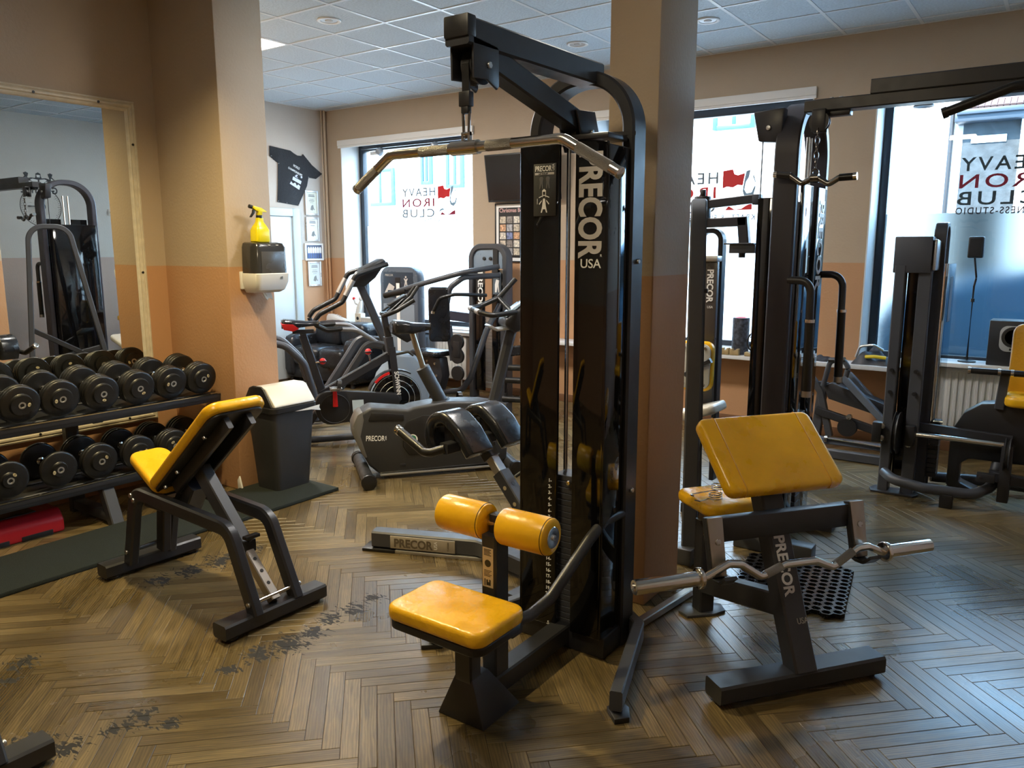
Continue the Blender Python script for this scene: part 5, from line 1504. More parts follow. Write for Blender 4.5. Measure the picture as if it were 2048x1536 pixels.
MB(ME_).rect([(-0.65, 0, 0.05), (0.88, 0, 0.05)], 0.08, 0.06, 0, (0, 1, 0), 0.006).build('base_beam', steel, t)
for x in (-0.62, 0.86):
    MB(ME_).tube([(x, -0.30, 0.035), (x, 0.30, 0.035)], 0.033, 0, 12).build('stabilizer', steel, t)
MB(ME_).tube([(-0.62, -0.24, 0.82), (-0.80, -0.24, 1.05), (-0.92, -0.24, 1.32)], 0.03, 0.2, 12).tube([(-0.62, 0.24, 0.82), (-0.80, 0.24, 1.05), (-0.92, 0.24, 1.32)], 0.03, 0.2, 12).build('rear_rail', steel_l, t)

# ================================================================== sofa under the left window
t = thing('sofa', 'black leather sofa with wrinkled cushions under the left window', 'sofa', (-6.85, 6.3, 0))
leather = mat('black_leather', (0.013, 0.015, 0.019), 0.33, bump=0.7, bscale=16, rvar=0.1, vscale=8)
def puffy(lo, hi, name, amp=0.012, rows=0, r=(0.05, 0.04)):
    b = MB()
    b.box(lo, hi)
    bmesh.ops.subdivide_edges(b.bm, edges=b.bm.edges[:], cuts=9, use_grid_fill=True)
    cx = [(lo[i] + hi[i]) / 2 for i in range(3)]; h = [(hi[i] - lo[i]) / 2 for i in range(3)]
    rnd = random.Random(len(name) + int(lo[0] * 100))
    ph = [rnd.random() * 6 for _ in range(4)]
    for v in b.bm.verts:
        u = [(v.co[i] - cx[i]) / h[i] for i in range(3)]
        e = sorted((abs(x) for x in u), reverse=True)
        k = 1 - 0.10 * max(0, e[1] - 0.6) / 0.4 - 0.07 * max(0, e[2] - 0.6) / 0.4
        wr = amp * math.sin(38 * v.co.x + 5 * math.sin(7 * v.co.z + ph[0]) + ph[1]) * (0.5 + 0.5 * math.sin(9 * v.co.y + ph[2]))
        for i in range(3):
            v.co[i] = cx[i] + u[i] * h[i] * k
        v.co.y -= wr * (1 if u[1] < 0 else 0)
        v.co.z += 0.5 * wr * (1 if u[2] > 0.5 else 0)
    return b.build(name, leather, t, smooth=80)
MB().box((-7.55, 6.02, 0.05), (-6.42, 6.62, 0.24)).build('sofa_base', leather, t, bevel=0.02)
for x0_, x1_ in ((-7.40, -6.98), (-6.97, -6.56)):
    puffy((x0_, 5.96, 0.20), (x1_, 6.45, 0.44), 'seat_cushion', 0.008)
    puffy((x0_, 6.32, 0.42), (x1_, 6.60, 0.70), 'back_cushion', 0.006)
for x0_, x1_ in ((-7.57, -7.40), (-6.56, -6.40)):
    puffy((x0_, 5.98, 0.05), (x1_, 6.60, 0.56), 'armrest', 0.004)
for x in (-7.5, -6.48):
    for y in (6.06, 6.56):
        MB().cyl((x, y, 0), (x, y, 0.06), 0.025, 10).build('leg', plast, t)

# things on the ledge behind the sofa
t = thing('running_shoe', 'white running shoe on the ledge behind the sofa', 'shoe', (-7.45, 6.74, 0.652))
def shoe(o, k, ang, cols, t):
    F = Matrix.Translation(o) @ Matrix.Rotation(R(ang), 4, 'Z')
    b = MB(F)
    prev = None
    for x, hw, zt in ((-0.13, 0.030, 0.075), (-0.11, 0.038, 0.10), (-0.05, 0.040, 0.10), (0.0, 0.040, 0.085), (0.06, 0.044, 0.06), (0.11, 0.040, 0.045), (0.14, 0.022, 0.035)):
        ring = [b._v((x, y, z)) for y, z in ((-hw, 0.018), (-hw, zt * 0.6), (-hw * 0.5, zt), (hw * 0.5, zt), (hw, zt * 0.6), (hw, 0.018))]
        if prev:
            for j in range(6):
                b.bm.faces.new((prev[j], prev[(j + 1) % 6], ring[(j + 1) % 6], ring[j]))
        else:
            b.bm.faces.new(ring)
        prev = ring
    b.bm.faces.new(prev[::-1])
    b.build('upper', cols[0], t, bevel=0.006, smooth=60)
    MB(F).prism([(-0.14, -0.03), (-0.10, -0.042), (0.06, -0.048), (0.13, -0.035), (0.15, 0.0), (0.13, 0.035), (0.06, 0.048), (-0.10, 0.042), (-0.14, 0.03)], 0.0, 0.024).build('sole', cols[1], t, bevel=0.006)
    for k_ in range(3):
        MB(F).tube([(0.0 + k_ * 0.022, -0.018, 0.094 - k_ * 0.010), (0.005 + k_ * 0.022, 0.018, 0.094 - k_ * 0.010)], 0.003, 0, 6).build('lace', white, t)
shoe((-7.45, 6.74, 0.652), 1, 20, (whitepl, white), t)
t = thing('trophy', 'small white trophy figure with red detail on the window ledge', 'trophy', (-7.04, 6.74, 0.652))
MB().box((-7.09, 6.70, 0.652), (-6.99, 6.78, 0.78)).build('plinth', mat('plinth_ivory', (0.60, 0.55, 0.45), 0.5, rvar=0.05), t, bevel=0.006)
MB().lathe([(0, 0.0), (0.02, 0.0), (0.02, 0.004), (0, 0.004)], frame((-7.04, 6.699, 0.72), (1, 0, 0), (0, 0, 1)), 14).build('medallion', plast, t)
MB().sweep([(-7.08, 6.74, 0.78), (-7.05, 6.74, 0.85), (-7.03, 6.74, 0.90), (-7.02, 6.74, 0.93)], circ(0.03, 10), (0, 1, 0), scale=[0.9, 1.1, 0.8, 0.5]).ball((-7.015, 6.74, 0.955), 0.028).sweep([(-7.05, 6.74, 0.87), (-7.09, 6.72, 0.90), (-7.11, 6.72, 0.95)], circ(0.014, 8), (0, 1, 0)).build('figure', whitepl, t)
MB().ball((-7.115, 6.72, 0.955), 0.020).build('red_glove', red, t)
t = thing('storage_box', 'pale storage box with slotted front on the ledge beside the sofa', 'box', (-6.90, 6.74, 0.652))
MB().box((-7.0 + 0.03, 6.68, 0.652), (-6.72, 6.80, 0.735)).build('box_body', mat('pale_grey_card', (0.48, 0.46, 0.42), 0.7, rvar=0.05), t, bevel=0.004)
for k_ in range(7):
    MB().box((-6.95 + k_ * 0.032, 6.6785, 0.672), (-6.935 + k_ * 0.032, 6.681, 0.705)).build('slot', letter_s, t)

# ================================================================== left-rear machines
t = thing('leg_curl_machine', 'slate grey selectorized machine with rounded top shroud in front of the left window', 'gym machine', (-6.05, 6.42, 0))
prof = fillet([(-6.33, 0.02, 0), (-5.77, 0.02, 0), (-5.77, 1.36, 0), (-6.33, 1.36, 0)], 0.13, 6, True)
MB().prism([(p.x, p.y) for p in prof], -6.50, -6.38, frame((0, 0, 0), (1, 0, 0), (0, 0, 1))).build('tower_shroud', mat('slate_blue_shell', (0.085, 0.105, 0.135), 0.3, rvar=0.05), t, bevel=0.012)
pl = MB().box((-6.27, 6.372, 1.02), (-5.83, 6.38, 1.30)).build('instruction_panel', mat('panel_navy', (0.022, 0.035, 0.055), 0.25, rvar=0.04), t, bevel=0.004)
MB().box((-6.09, 6.3705, 1.02), (-6.01, 6.3725, 1.24)).build('slot', letter_k, pl)
MB().box((-6.075, 6.369, 0.25), (-6.025, 6.3715, 1.18)).build('weight_guide', letter_w, t)
text('PRECOR', 0.032, frame((-6.24, 6.3705, 1.255), (1, 0, 0), (0, 0, 1)), letter_s, 'brand_lettering', pl, fit=0.12)
fg = MB()
F = frame((-5.93, 6.3712, 1.12), (1, 0, 0), (0, 0, 1))
fg.prism([(-0.03, 0), (-0.02, 0), (0.0, 0.06), (0.02, 0.0), (0.03, 0.0), (0.012, 0.08), (0.03, 0.11), (0.02, 0.115), (0.0, 0.10), (-0.02, 0.115), (-0.03, 0.11), (-0.012, 0.08)], 0, 0.001, F).lathe([(0, 0), (0.012, 0), (0.012, 0.001)], F @ Matrix.Translation((0, 0.128, 0)), 12)
fg.build('pictogram', letter_s, pl, smooth=0)
MB().prism([(-6.30, 1.06), (-6.28, 1.06), (-6.20, 1.18), (-6.12, 1.14), (-6.14, 1.10), (-6.22, 1.10), (-6.24, 1.06), (-6.10, 1.05)], 0, 0.001, frame((0.02, 6.3712, 0), (1, 0, 0), (0, 0, 1))).build('print_drawing', letter_s, pl, smooth=0)
MB().box((-6.28, 6.376, 0.12), (-5.82, 6.381, 0.95)).build('lower_panel', mat('panel_silver_blue', (0.22, 0.26, 0.31), 0.25, rvar=0.05), t, bevel=0.004)
MB().box((-6.36, 6.30, 0.0), (-5.55, 6.50, 0.10)).build('base', steel, t, bevel=0.01)
MB().rect([(-5.80, 6.34, 0.10), (-5.50, 6.30, 0.10), (-5.42, 6.25, 0.28)], 0.07, 0.05, 0.05, (0, 1, 0), 0.005).build('seat_arm', steel, t)
MB().tube([(-5.74, 6.2, 0.30), (-5.60, 6.15, 0.22), (-5.40, 6.12, 0.20)], 0.045, 0.05, 12).build('ankle_roller', rubber, t)

t = thing('chest_press_machine', 'black press machine with slim back pad and tall arched weight tower at the rear wall', 'gym machine', (-4.9, 6.2, 0))
MB().rect([(-5.03, 6.42, 0.0), (-5.03, 6.42, 1.575), (-4.60, 6.42, 1.575), (-4.60, 6.42, 0.0)], 0.11, 0.055, 0.13, (0, 1, 0), 0.008, 9).build('arch_frame', steel_l, t)
MB().box((-5.003, 6.385, 1.355), (-4.64, 6.40, 1.55)).bevel(0.002).build('top_cover', mat('steel_blue_shell', (0.20, 0.26, 0.33), 0.28, rvar=0.05), t)
for x in (-4.86, -4.78):
    MB().cyl((x, 6.384, 1.455), (x, 6.37, 1.455), 0.018, 14).build('cover_bolt', plast, t, bevel=0.003)
MB().box((-4.745, 6.37, 1.30), (-4.685, 6.384, 1.57)).build('strap_guide', letter_k, t)
sh = MB().box((-4.995, 6.39, 0.10), (-4.865, 6.40, 1.345)).build('shroud_panel', gloss, t, bevel=0.003)
sh2 = MB().box((-4.775, 6.39, 0.10), (-4.63, 6.40, 1.345)).build('shroud_panel', gloss, t, bevel=0.003)
text('PRECOR', 0.085, frame((-4.948, 6.3885, 1.325), (0, 0, -1), (1, 0, 0)), letter_w, 'brand_lettering', sh, bold=0.03, fit=0.37)
ip = MB().box((-4.755, 6.385, 1.10), (-4.655, 6.39, 1.32)).build('placard', mat('placard_blue_grey', (0.10, 0.13, 0.16), 0.4, rvar=0.05), sh2)
MB().box((-4.74, 6.384, 1.275), (-4.67, 6.3855, 1.30)).prism([(-4.73, 1.12), (-4.71, 1.12), (-4.70, 1.18), (-4.69, 1.12), (-4.675, 1.12), (-4.685, 1.20), (-4.675, 1.24), (-4.715, 1.25), (-4.73, 1.20)], 0, 0.001, frame((0, 6.3845, 0), (1, 0, 0), (0, 0, 1))).build('placard_print', letter_w, ip, smooth=0)
wm2 = MB().box((-0.05, -0.03, 0), (0.05, 0.03, 0.030)).bevel(0.002, 1).mesh('weight_plate', alu)
for k in range(22):
    o = bpy.data.objects.new('weight_plate', wm2)
    o.location = (-4.82, 6.43, 0.13 + k * 0.034); COL.objects.link(o); o.parent = t; o.matrix_parent_inverse = wmat(t).inverted()
MB().box((-5.06, 6.37, 0.0), (-4.57, 6.47, 0.025)).build('base_plate', steel, t, bevel=0.003)
bp = cushion((-0.105, -0.27, -0.035), (0.105, 0.27, 0.035), (0.04, 0.02), frame((-5.055, 5.90, 0.915), (0.80, 0.60, 0.0), (0.16, 0.05, 1)) ).build('back_pad', vinyl_k, t)
MB().rect([(-5.02, 6.0, 0.80), (-4.985, 6.02, 0.45)], 0.05, 0.05, 0, (0, 1, 0), 0.005).build('back_post', steel_l, t)
cushion((-5.42, 5.82, 0.49), (-5.03, 6.10, 0.545), (0.06, 0.02)).build('seat_cushion', vinyl_k, t)
MB().prism([(-5.33, 0.48), (-5.06, 0.48), (-5.03, 0.30), (-5.10, 0.10), (-5.17, 0.10), (-5.22, 0.35)], -6.02, -5.90, frame((0, 0, 0), (1, 0, 0), (0, 0, 1))).build('seat_support', steel, t, bevel=0.006)
for p in ((-5.22, 0.44), (-5.12, 0.42), (-5.10, 0.30), (-5.13, 0.18)):
    MB().cyl((p[0], 5.90, p[1]), (p[0], 5.888, p[1]), 0.013, 10).build('bolt', darkbolt, t)
MB().box((-5.45, 5.86, 0.425), (-5.36, 5.90, 0.445)).build('seat_lever', mat('amber_plastic', (0.75, 0.30, 0.01), 0.4, rvar=0.05), t, bevel=0.004)
MB().tube([(-4.62, 6.30, 1.38), (-4.80, 5.98, 1.33), (-5.30, 5.88, 1.20), (-5.74, 5.85, 1.08)], 0.026, 0.25, 14, seg=8).build('press_arm', steel_l, t)
MB().tube([(-5.74, 5.85, 1.08), (-5.45, 5.86, 1.135)], 0.030, 0, 14).build('arm_grip', rubber, t)
MB().tube([(-4.66, 6.36, 1.29), (-4.84, 6.02, 1.28), (-4.95, 5.94, 1.18), (-5.0, 5.95, 1.0)], 0.028, 0.10, 14).build('upper_brace', steel_l, t)
MB().tube([(-4.70, 6.2, 1.10), (-4.84, 5.88, 1.12), (-4.98, 5.82, 1.08), (-5.045, 5.80, 0.95)], 0.018, 0.07, 12).build('hand_lever', rubber, t)
MB().cyl((-5.045, 5.80, 0.955), (-5.05, 5.80, 0.93), 0.020, 12).build('lever_cap', chrome, t)
for z, r_ in ((0.655, 0.075), (0.515, 0.075), (0.345, 0.072)):
    pulley('cable_pulley', (-4.845, 5.92, z), r_, 0.03, t, (0, 1, 0))
MB().box((-4.885, 5.90, 0.50), (-4.805, 5.94, 0.66)).build('pulley_link', plast, t, bevel=0.004)
MB().tube([(-5.12, 5.95, 0.12), (-4.85, 5.98, 0.16), (-4.76, 6.02, 0.30), (-4.70, 6.2, 0.75), (-4.66, 6.38, 1.0)], 0.030, 0.12, 14).build('lower_brace', steel, t)
MB().box((-5.18, 5.90, 0.0), (-5.08, 6.02, 0.12)).build('front_foot', steel, t, bevel=0.006)
MB().rect([(-5.70, 6.52, 0.86), (-4.95, 6.52, 0.82)], 0.05, 0.10, 0, (0, 1, 0), 0.005).build('rear_beam', mat('navy_steel', (0.03, 0.035, 0.06), 0.4, rvar=0.05), t)

t = thing('low_row_bench', 'low black tube bench with foot rollers between the press machine and pull-down tower', 'gym machine', (-4.2, 5.9, 0))
MB().rect([(-4.27, 5.9, 0.0), (-4.27, 5.9, 0.86)], 0.05, 0.05, 0, (1, 0, 0), 0.005).rect([(-4.05, 6.05, 0.0), (-4.05, 6.05, 0.80)], 0.05, 0.05, 0, (1, 0, 0), 0.005).build('upright', steel, t)
for z in (0.16, 0.34, 0.46):
    MB().tube([(-4.27, 5.88, z), (-3.85, 6.02, z)], 0.03, 0, 12).build('foot_roller', rubber, t)
MB().box((-4.32, 5.84, 0.0), (-4.20, 5.94, 0.13)).build('foot', steel_l, t, bevel=0.006)
MB().rect([(-4.27, 5.9, 0.60), (-3.9, 6.02, 0.66)], 0.09, 0.06, 0, (0, 0, 1), 0.01).build('pad_arm', vinyl_k, t)
MB().tube([(-4.40, 5.9, 0.05), (-4.25, 5.9, 0.20), (-4.25, 5.9, 0.5)], 0.025, 0.05, 10).build('brace', steel, t)
MB().cyl((-4.2, 5.86, 0.84), (-4.02, 5.98, 0.80), 0.022, 12).build('handle', chrome, t)

# ================================================================== pictures, shirt, screen
def framed(name, label, plane, a0, a1, z0, z1, mtf, sheet, cat='picture frame', grp='framed certificates'):
    """plane 'x': hangs on wall_left, a = y"""
    t = thing(name, label, cat, (XL, (a0 + a1) / 2, z0), grp)
    f = MB()
    w = 0.022
    X = XL + 0.002
    f.box((X, a0, z0), (X + 0.02, a0 + w, z1)).box((X, a1 - w, z0), (X + 0.02, a1, z1)).box((X, a0 + w, z0), (X + 0.02, a1 - w, z0 + w)).box((X, a0 + w, z1 - w), (X + 0.02, a1 - w, z1))
    f.build('frame', mtf, t, bevel=0.003)
    MB().box((X + 0.002, a0 + w, z0 + w), (X + 0.010, a1 - w, z1 - w)).build('sheet', sheet, t)
    return t, X + 0.0105
sheet_i = mat('certificate_ivory', (0.70, 0.69, 0.56), 0.6, var=0.05, vscale=12)
sheet_w = mat('certificate_white', (0.80, 0.80, 0.78), 0.6, var=0.03, vscale=12)
def cert_print(t, X, a0, a1, z0, z1, dens):
    w, h = a1 - a0, z1 - z0
    b = MB()
    for k, (fy, ln, th) in enumerate(((0.86, 0.55, 0.010), (0.79, 0.60, 0.012), (0.66, 0.4, 0.006), (0.58, 0.5, 0.008), (0.50, 0.35, 0.004))[:dens]):
        yc_ = (a0 + a1) / 2
        b.box((X, yc_ - w * ln / 2, z0 + h * fy), (X + 0.0006, yc_ + w * ln / 2, z0 + h * fy + th))
    b.prism([(w * 0.35, h * 0.18), (w * 0.55, h * 0.14), (w * 0.70, h * 0.24), (w * 0.62, h * 0.42), (w * 0.45, h * 0.36)], 0, 0.0006, frame((X, a0, z0), (0, 1, 0), (0, 0, 1)))
    b.lathe([(0, 0), (0.008, 0), (0.008, 0.0006)], frame((X, a1 - 0.045, z0 + 0.05), (0, 1, 0), (0, 0, 1)), 10)
    b.build('print', mat('certificate_ink', (0.22, 0.22, 0.20), 0.6, rvar=0.05), t, smooth=0)
fr_s = mat('silver_frame', (0.55, 0.54, 0.52), 0.3, 0.5, rvar=0.05)
c1, X_ = framed('framed_certificate', 'framed cream certificate, topmost of the column of frames by the door', 'x', 6.455, 6.655, 1.955, 2.245, fr_s, sheet_i); cert_print(c1, X_, 6.475, 6.635, 1.975, 2.225, 5)
c2, X_ = framed('framed_certificate', 'framed pale certificate with faint print directly above the group photo', 'x', 6.455, 6.655, 1.645, 1.930, fr_s, sheet_w); cert_print(c2, X_, 6.475, 6.635, 1.665, 1.910, 3)
c3, X_ = framed('framed_photo', 'framed wide group photo of people in white shirts', 'x', 6.420, 6.705, 1.412, 1.618, white, mat('photo_dark', (0.05, 0.06, 0.10), 0.4, var=0.5, vscale=30), 'picture frame', None)
b = MB(); b2 = MB()
for k in range(6):
    yk = 6.465 + k * 0.036
    b.prism([(yk, 1.50), (yk + 0.028, 1.50), (yk + 0.030, 1.555), (yk + 0.02, 1.575), (yk + 0.008, 1.575), (yk - 0.002, 1.555)], 0, 0.0006, frame((X_, 0, 0), (0, 1, 0), (0, 0, 1)))
    b2.box((X_, yk + 0.004, 1.44), (X_ + 0.0006, yk + 0.024, 1.50))
b.build('white_shirts', letter_w, c3, smooth=0); b2.build('blue_trousers', mat('photo_blue', (0.05, 0.10, 0.28), 0.5, rvar=0.05), c3, smooth=0)
c4, X_ = framed('framed_certificate', 'framed bluish certificate, lowest of the column of frames by the door', 'x', 6.455, 6.660, 1.100, 1.400, fr_s, mat('certificate_blue', (0.66, 0.72, 0.76), 0.6, var=0.03)); cert_print(c4, X_, 6.475, 6.640, 1.120, 1.380, 5)

ts = [(5.976, 2.712), (6.115, 2.699), (6.272, 2.686), (6.315, 2.662), (6.372, 2.639), (6.432, 2.639), (6.456, 2.664), (6.586, 2.548), (6.740, 2.455), (6.64, 2.388), (6.524, 2.397), (6.496, 2.296), (6.353, 2.058), (6.184, 2.075), (6.049, 2.088), (6.068, 2.28), (6.084, 2.528), (5.969, 2.596)]
t = thing('t_shirt', 'black t-shirt with white championship print pinned on the wall above the door', 't-shirt', (XL, 6.3, 2.05))
b = MB()
b.prism(ts, 0.004, 0.014, frame((XL, 0, 0), (0, 1, 0), (0, 0, 1)))
b.build('shirt', mat('black_cotton', (0.010, 0.011, 0.014), 0.9, bump=0.4, bscale=90, sheen=0.2), t, bevel=0.004)
XS = XL + 0.0146
dr = (0, 0.93, -0.36)
ur = (0, 0.36, 0.93)
for s, sz, y, z, ft in (('WORLD', 0.040, 6.295, 2.510, 0.10), ('CHAMPIONSHIPS', 0.034, 6.220, 2.480, 0.215)):
    text(s, sz, frame((XS, y, z), dr, ur), letter_w, 'print_line', t, bold=0.012, fit=ft)
F = frame((XS, 6.255, 2.30), dr, ur)
MB().box((0.0, 0.06, 0), (0.13, 0.10, 0.001), F).prism([(0.02, 0.11), (0.035, 0.14), (0.06, 0.145), (0.05, 0.12), (0.075, 0.11)], 0, 0.001, F).lathe([(0, 0), (0.014, 0), (0.014, 0.001)], F @ Matrix.Translation((0.115, 0.145, 0)), 12).prism([(-0.02, 0.0), (0.13, -0.01), (0.13, 0.035), (0.10, 0.045), (0.08, 0.02), (0.05, 0.045), (0.02, 0.02), (-0.01, 0.035)], 0, 0.001, F).build('print_emblem', mat('print_pale', (0.62, 0.65, 0.72), 0.6, rvar=0.05), t, smooth=0)
for y, z in ((5.99, 2.60), (6.09, 2.525), (6.52, 2.40), (6.06, 2.10), (6.18, 2.085), (6.35, 2.07)):
    MB().ball((XS, y, z), 0.006, 8).build('pin', darkbolt, t)

t = thing('wall_screen', 'dark flat television tilted forward on the rear wall above the photo poster', 'television', (-4.62, 6.76, 2.03))
F = frame((-5.06, 6.755, 2.035), (1, 0, 0), (0, -0.16, 1))
MB(F).box((0, 0, -0.0), (0.88, 0.475, 0.035)).build('casing', plast, t, bevel=0.005)
MB(F).box((0.014, 0.018, 0.035), (0.866, 0.461, 0.0365)).build('screen', mat('screen_black', (0.012, 0.013, 0.016), 0.12, rvar=0.02), t)
MB().box((-4.72, 6.74, 2.18), (-4.52, YB - 0.001, 2.36)).build('wall_bracket', steel, t, bevel=0.004)

t = thing('photo_poster', 'framed black poster with rows of small sports photos and gothic red title', 'poster', (-4.8, YB, 1.42))
x0_, x1_, z0_, z1_ = -5.035, -4.58, 1.415, 2.020
Y = YB - 0.002
f = MB()
for lo, hi in (((x0_, Y - 0.022, z0_), (x0_ + 0.012, Y, z1_)), ((x1_ - 0.012, Y - 0.022, z0_), (x1_, Y, z1_)), ((x0_, Y - 0.022, z1_ - 0.012), (x1_, Y, z1_)), ((x0_, Y - 0.022, z0_), (x1_, Y, z0_ + 0.012))):
    f.box(lo, hi)
f.build('frame', plast, t, bevel=0.002)
MB().box((x0_ + 0.012, Y - 0.012, z0_ + 0.012), (x1_ - 0.012, Y - 0.002, z1_ - 0.012)).build('mount', letter_w, t)
MB().box((x0_ + 0.045, Y - 0.0135, z0_ + 0.045), (x1_ - 0.045, Y - 0.012, z1_ - 0.045)).build('sheet', letter_k, t)
text('Christmas Bo', 0.058, frame((x0_ + 0.055, Y - 0.0142, z1_ - 0.092), (1, 0, 0), (0, 0, 1)), mat('print_rose', (0.75, 0.45, 0.42), 0.5, rvar=0.05), 'title', t, bold=0.01, fit=0.29, depth=0.0003)
cols = [(0.55, 0.48, 0.38), (0.25, 0.22, 0.2), (0.65, 0.60, 0.52), (0.18, 0.22, 0.40), (0.60, 0.35, 0.2), (0.4, 0.4, 0.42)]
k = 0
for r_ in range(5):
    for c_ in range(4):
        xx = x0_ + 0.062 + c_ * 0.088; zz = z1_ - 0.205 - r_ * 0.082
        m_ = mat('photo_print_%d' % (k % 6), cols[k % 6], 0.45, var=0.6, vscale=45)
        MB().box((xx, Y - 0.0145, zz), (xx + 0.074, Y - 0.0134, zz + 0.070)).build('photo', m_, t)
        k += 1

# ================================================================== cable crossover
t = thing('cable_crossover', 'tall dark cable crossover tower with overhead beam right of the pillar', 'gym machine', (-1.17, 4.1, 0))
MB().rect([(-1.17, 3.935, 0.0), (-1.17, 3.935, 2.235), (-1.17, 4.46, 2.235), (-1.17, 4.46, 0.0)], 0.115, 0.052, 0.24, (1, 0, 0), 0.008, 12).build('arch_frame', mat('violet_black_paint', (0.030, 0.028, 0.036), 0.4, rvar=0.06), t)
MB().box((-1.315, 3.97, 0.0), (-1.225, 4.42, 1.80)).build('weight_shroud', gloss, t, bevel=0.006)
for y0_, y1_ in ((3.97, 4.16), (4.25, 4.43)):
    s_ = MB().box((-1.110, y0_, 0.10), (-1.098, y1_, 1.86)).build('shroud_panel', gloss, t, bevel=0.003)
text('PRECOR', 0.13, frame((-1.0965, 4.295, 1.80), (0, 0, -1), (0, 1, 0)), letter_s, 'brand_lettering', s_, bold=0.03, fit=0.46)
wm3 = MB().box((-0.05, -0.045, 0), (0.05, 0.045, 0.034)).bevel(0.002, 1).mesh('weight_plate', steel_l)
for k in range(16):
    o = bpy.data.objects.new('weight_plate', wm3)
    o.location = (-1.145, 4.205, 0.10 + k * 0.038); COL.objects.link(o); o.parent = t; o.matrix_parent_inverse = wmat(t).inverted()
for y in (4.18, 4.23):
    MB().cyl((-1.145, y, 0.1), (-1.145, y, 2.1), 0.008, 10).build('guide_rod', chrome, t)
MB().box((-1.33, 3.90, 0.0), (-0.93, 3.99, 0.075)).build('base_tube', steel_l, t, bevel=0.006)
MB().box((-1.33, 4.40, 0.0), (-0.95, 4.49, 0.07)).build('base_tube', steel_l, t, bevel=0.006)
ph = MB().prism([(-1.345, 2.205), (-1.195, 2.215), (-1.205, 2.055), (-1.315, 2.065)], -3.99, -3.93, frame((0, 0, 0), (1, 0, 0), (0, 0, 1))).build('pulley_housing', steel, t, bevel=0.008)
MB().cyl((-1.265, 3.93, 2.125), (-1.265, 3.918, 2.125), 0.012, 12).build('housing_bolt', darkbolt, ph, bevel=0.002)
MB().cyl((-1.300, 3.96, 1.795), (-1.300, 3.96, 2.07), 0.0035, 8).build('cable', letter_k, t)
MB().rect([(-1.10, 3.96, 2.205), (0.72, 3.96, 2.205)], 0.09, 0.055, 0, (0, 1, 0), 0.005).build('beam_lower', steel, t)
MB().rect([(-0.815, 3.96, 2.262), (0.72, 3.96, 2.262)], 0.10, 0.065, 0, (0, 1, 0), 0.005).build('beam_upper', steel, t)
MB().box((-1.06, 3.93, 2.155), (-0.90, 3.99, 2.180)).build('beam_gusset', steel, t, bevel=0.004)
for x in (-0.99, -0.95):
    MB().cyl((x, 3.96, 2.232), (x, 3.96, 2.242), 0.010, 8).build('bolt', darkbolt, t)
MB().rect([(0.70, 3.96, 0.0), (0.70, 3.96, 2.23)], 0.10, 0.06, 0, (0, 1, 0), 0.005).build('far_post', steel, t)
MB().box((0.55, 3.85, 0.0), (0.80, 4.07, 0.06)).build('far_foot', steel, t, bevel=0.006)
# pull-up grip on the beam
MB().tube([(-0.475, 3.60, 2.075), (-0.245, 3.60, 2.150), (-0.05, 3.62, 2.155), (0.10, 3.72, 2.20), (0.14, 3.95, 2.215)], 0.019, 0.06, 12).build('pull_up_grip', rubber, t)
MB().cyl((-0.480, 3.60, 2.073), (-0.462, 3.60, 2.079), 0.022, 12).build('grip_end', plast, t)
pulley('top_pulley', (-1.018, 3.885, 2.125), 0.045, 0.03, t, (0, 1, 0))
MB().box((-1.05, 3.862, 2.08), (-0.99, 3.868, 2.18)).box((-1.05, 3.902, 2.08), (-0.99, 3.92, 2.18)).box((-1.05, 3.862, 2.172), (-0.99, 3.92, 2.182)).build('pulley_bracket', steel, t, bevel=0.003)
for k in range(5):
    MB().torus(None, 0.013, 0.0035, frame((-1.018, 3.86, 2.075 - k * 0.034), (1, 0, 0) if k % 2 else (0, 1, 0), (0, 0, 1)) @ Matrix.Diagonal((0.75, 1.5, 1, 1)), 14, 6).build('chain_link', MATS['dark_chrome'], t)
# two hanging arms with grips
for y0_, x1_, z1_, nm in ((3.92, -1.015, 1.40, 0), (4.47, -0.995, 1.415, 1)):
    a_ = MB().tube([(-1.13, y0_, z1_), (x1_ - 0.005, y0_, z1_), (x1_, y0_, z1_ - 0.30)], 0.019, 0.07, 14, seg=8).build('swing_arm', steel, t)
    MB().tube([(x1_, y0_, z1_ - 0.20), (x1_ + 0.005, y0_, 0.86)], 0.022, 0, 14).build('arm_grip', rubber, a_)
    MB().cyl((x1_, y0_, z1_ - 0.185), (x1_, y0_, z1_ - 0.20), 0.0245, 14).build('grip_ring', chrome, a_)
    MB().cyl((x1_ + 0.005, y0_, 0.865), (x1_ + 0.005, y0_, 0.835), 0.0235, 14).build('grip_cap', brushed, a_)

t = thing('cable_grip_bar', 'short W-shaped grip bar with rubber ends hanging from the cable crossover', 'cable handle', (-1.02, 3.86, 1.83))
gb = [(-1.190, 3.86, 1.898), (-1.130, 3.86, 1.890), (-1.075, 3.86, 1.850), (-1.030, 3.86, 1.873), (-1.005, 3.86, 1.873), (-0.955, 3.86, 1.842), (-0.910, 3.86, 1.870), (-0.850, 3.86, 1.872)]
MB().tube(gb, 0.0135, 0.02, 12).build('bar', MATS['dark_chrome'], t)
MB().tube([gb[0], gb[1]], 0.0165, 0, 12).build('rubber_grip', rubber, t)
MB().tube([gb[6], gb[7]], 0.0165, 0, 12).build('rubber_grip', rubber, t)
for a, b_ in ((gb[0], (-1.207, 3.86, 1.900)), (gb[7], (-0.834, 3.86, 1.873))):
    MB().tube([a, b_], 0.0175, 0, 12).build('end_cap', chrome, t)
MB().cyl((-1.035, 3.86, 1.873), (-1.000, 3.86, 1.873), 0.021, 14).torus(None, 0.014, 0.004, frame((-1.018, 3.86, 1.900), (1, 0, 0), (0, 0, 1)), 14, 6).build('swivel', MATS['dark_chrome'], t)

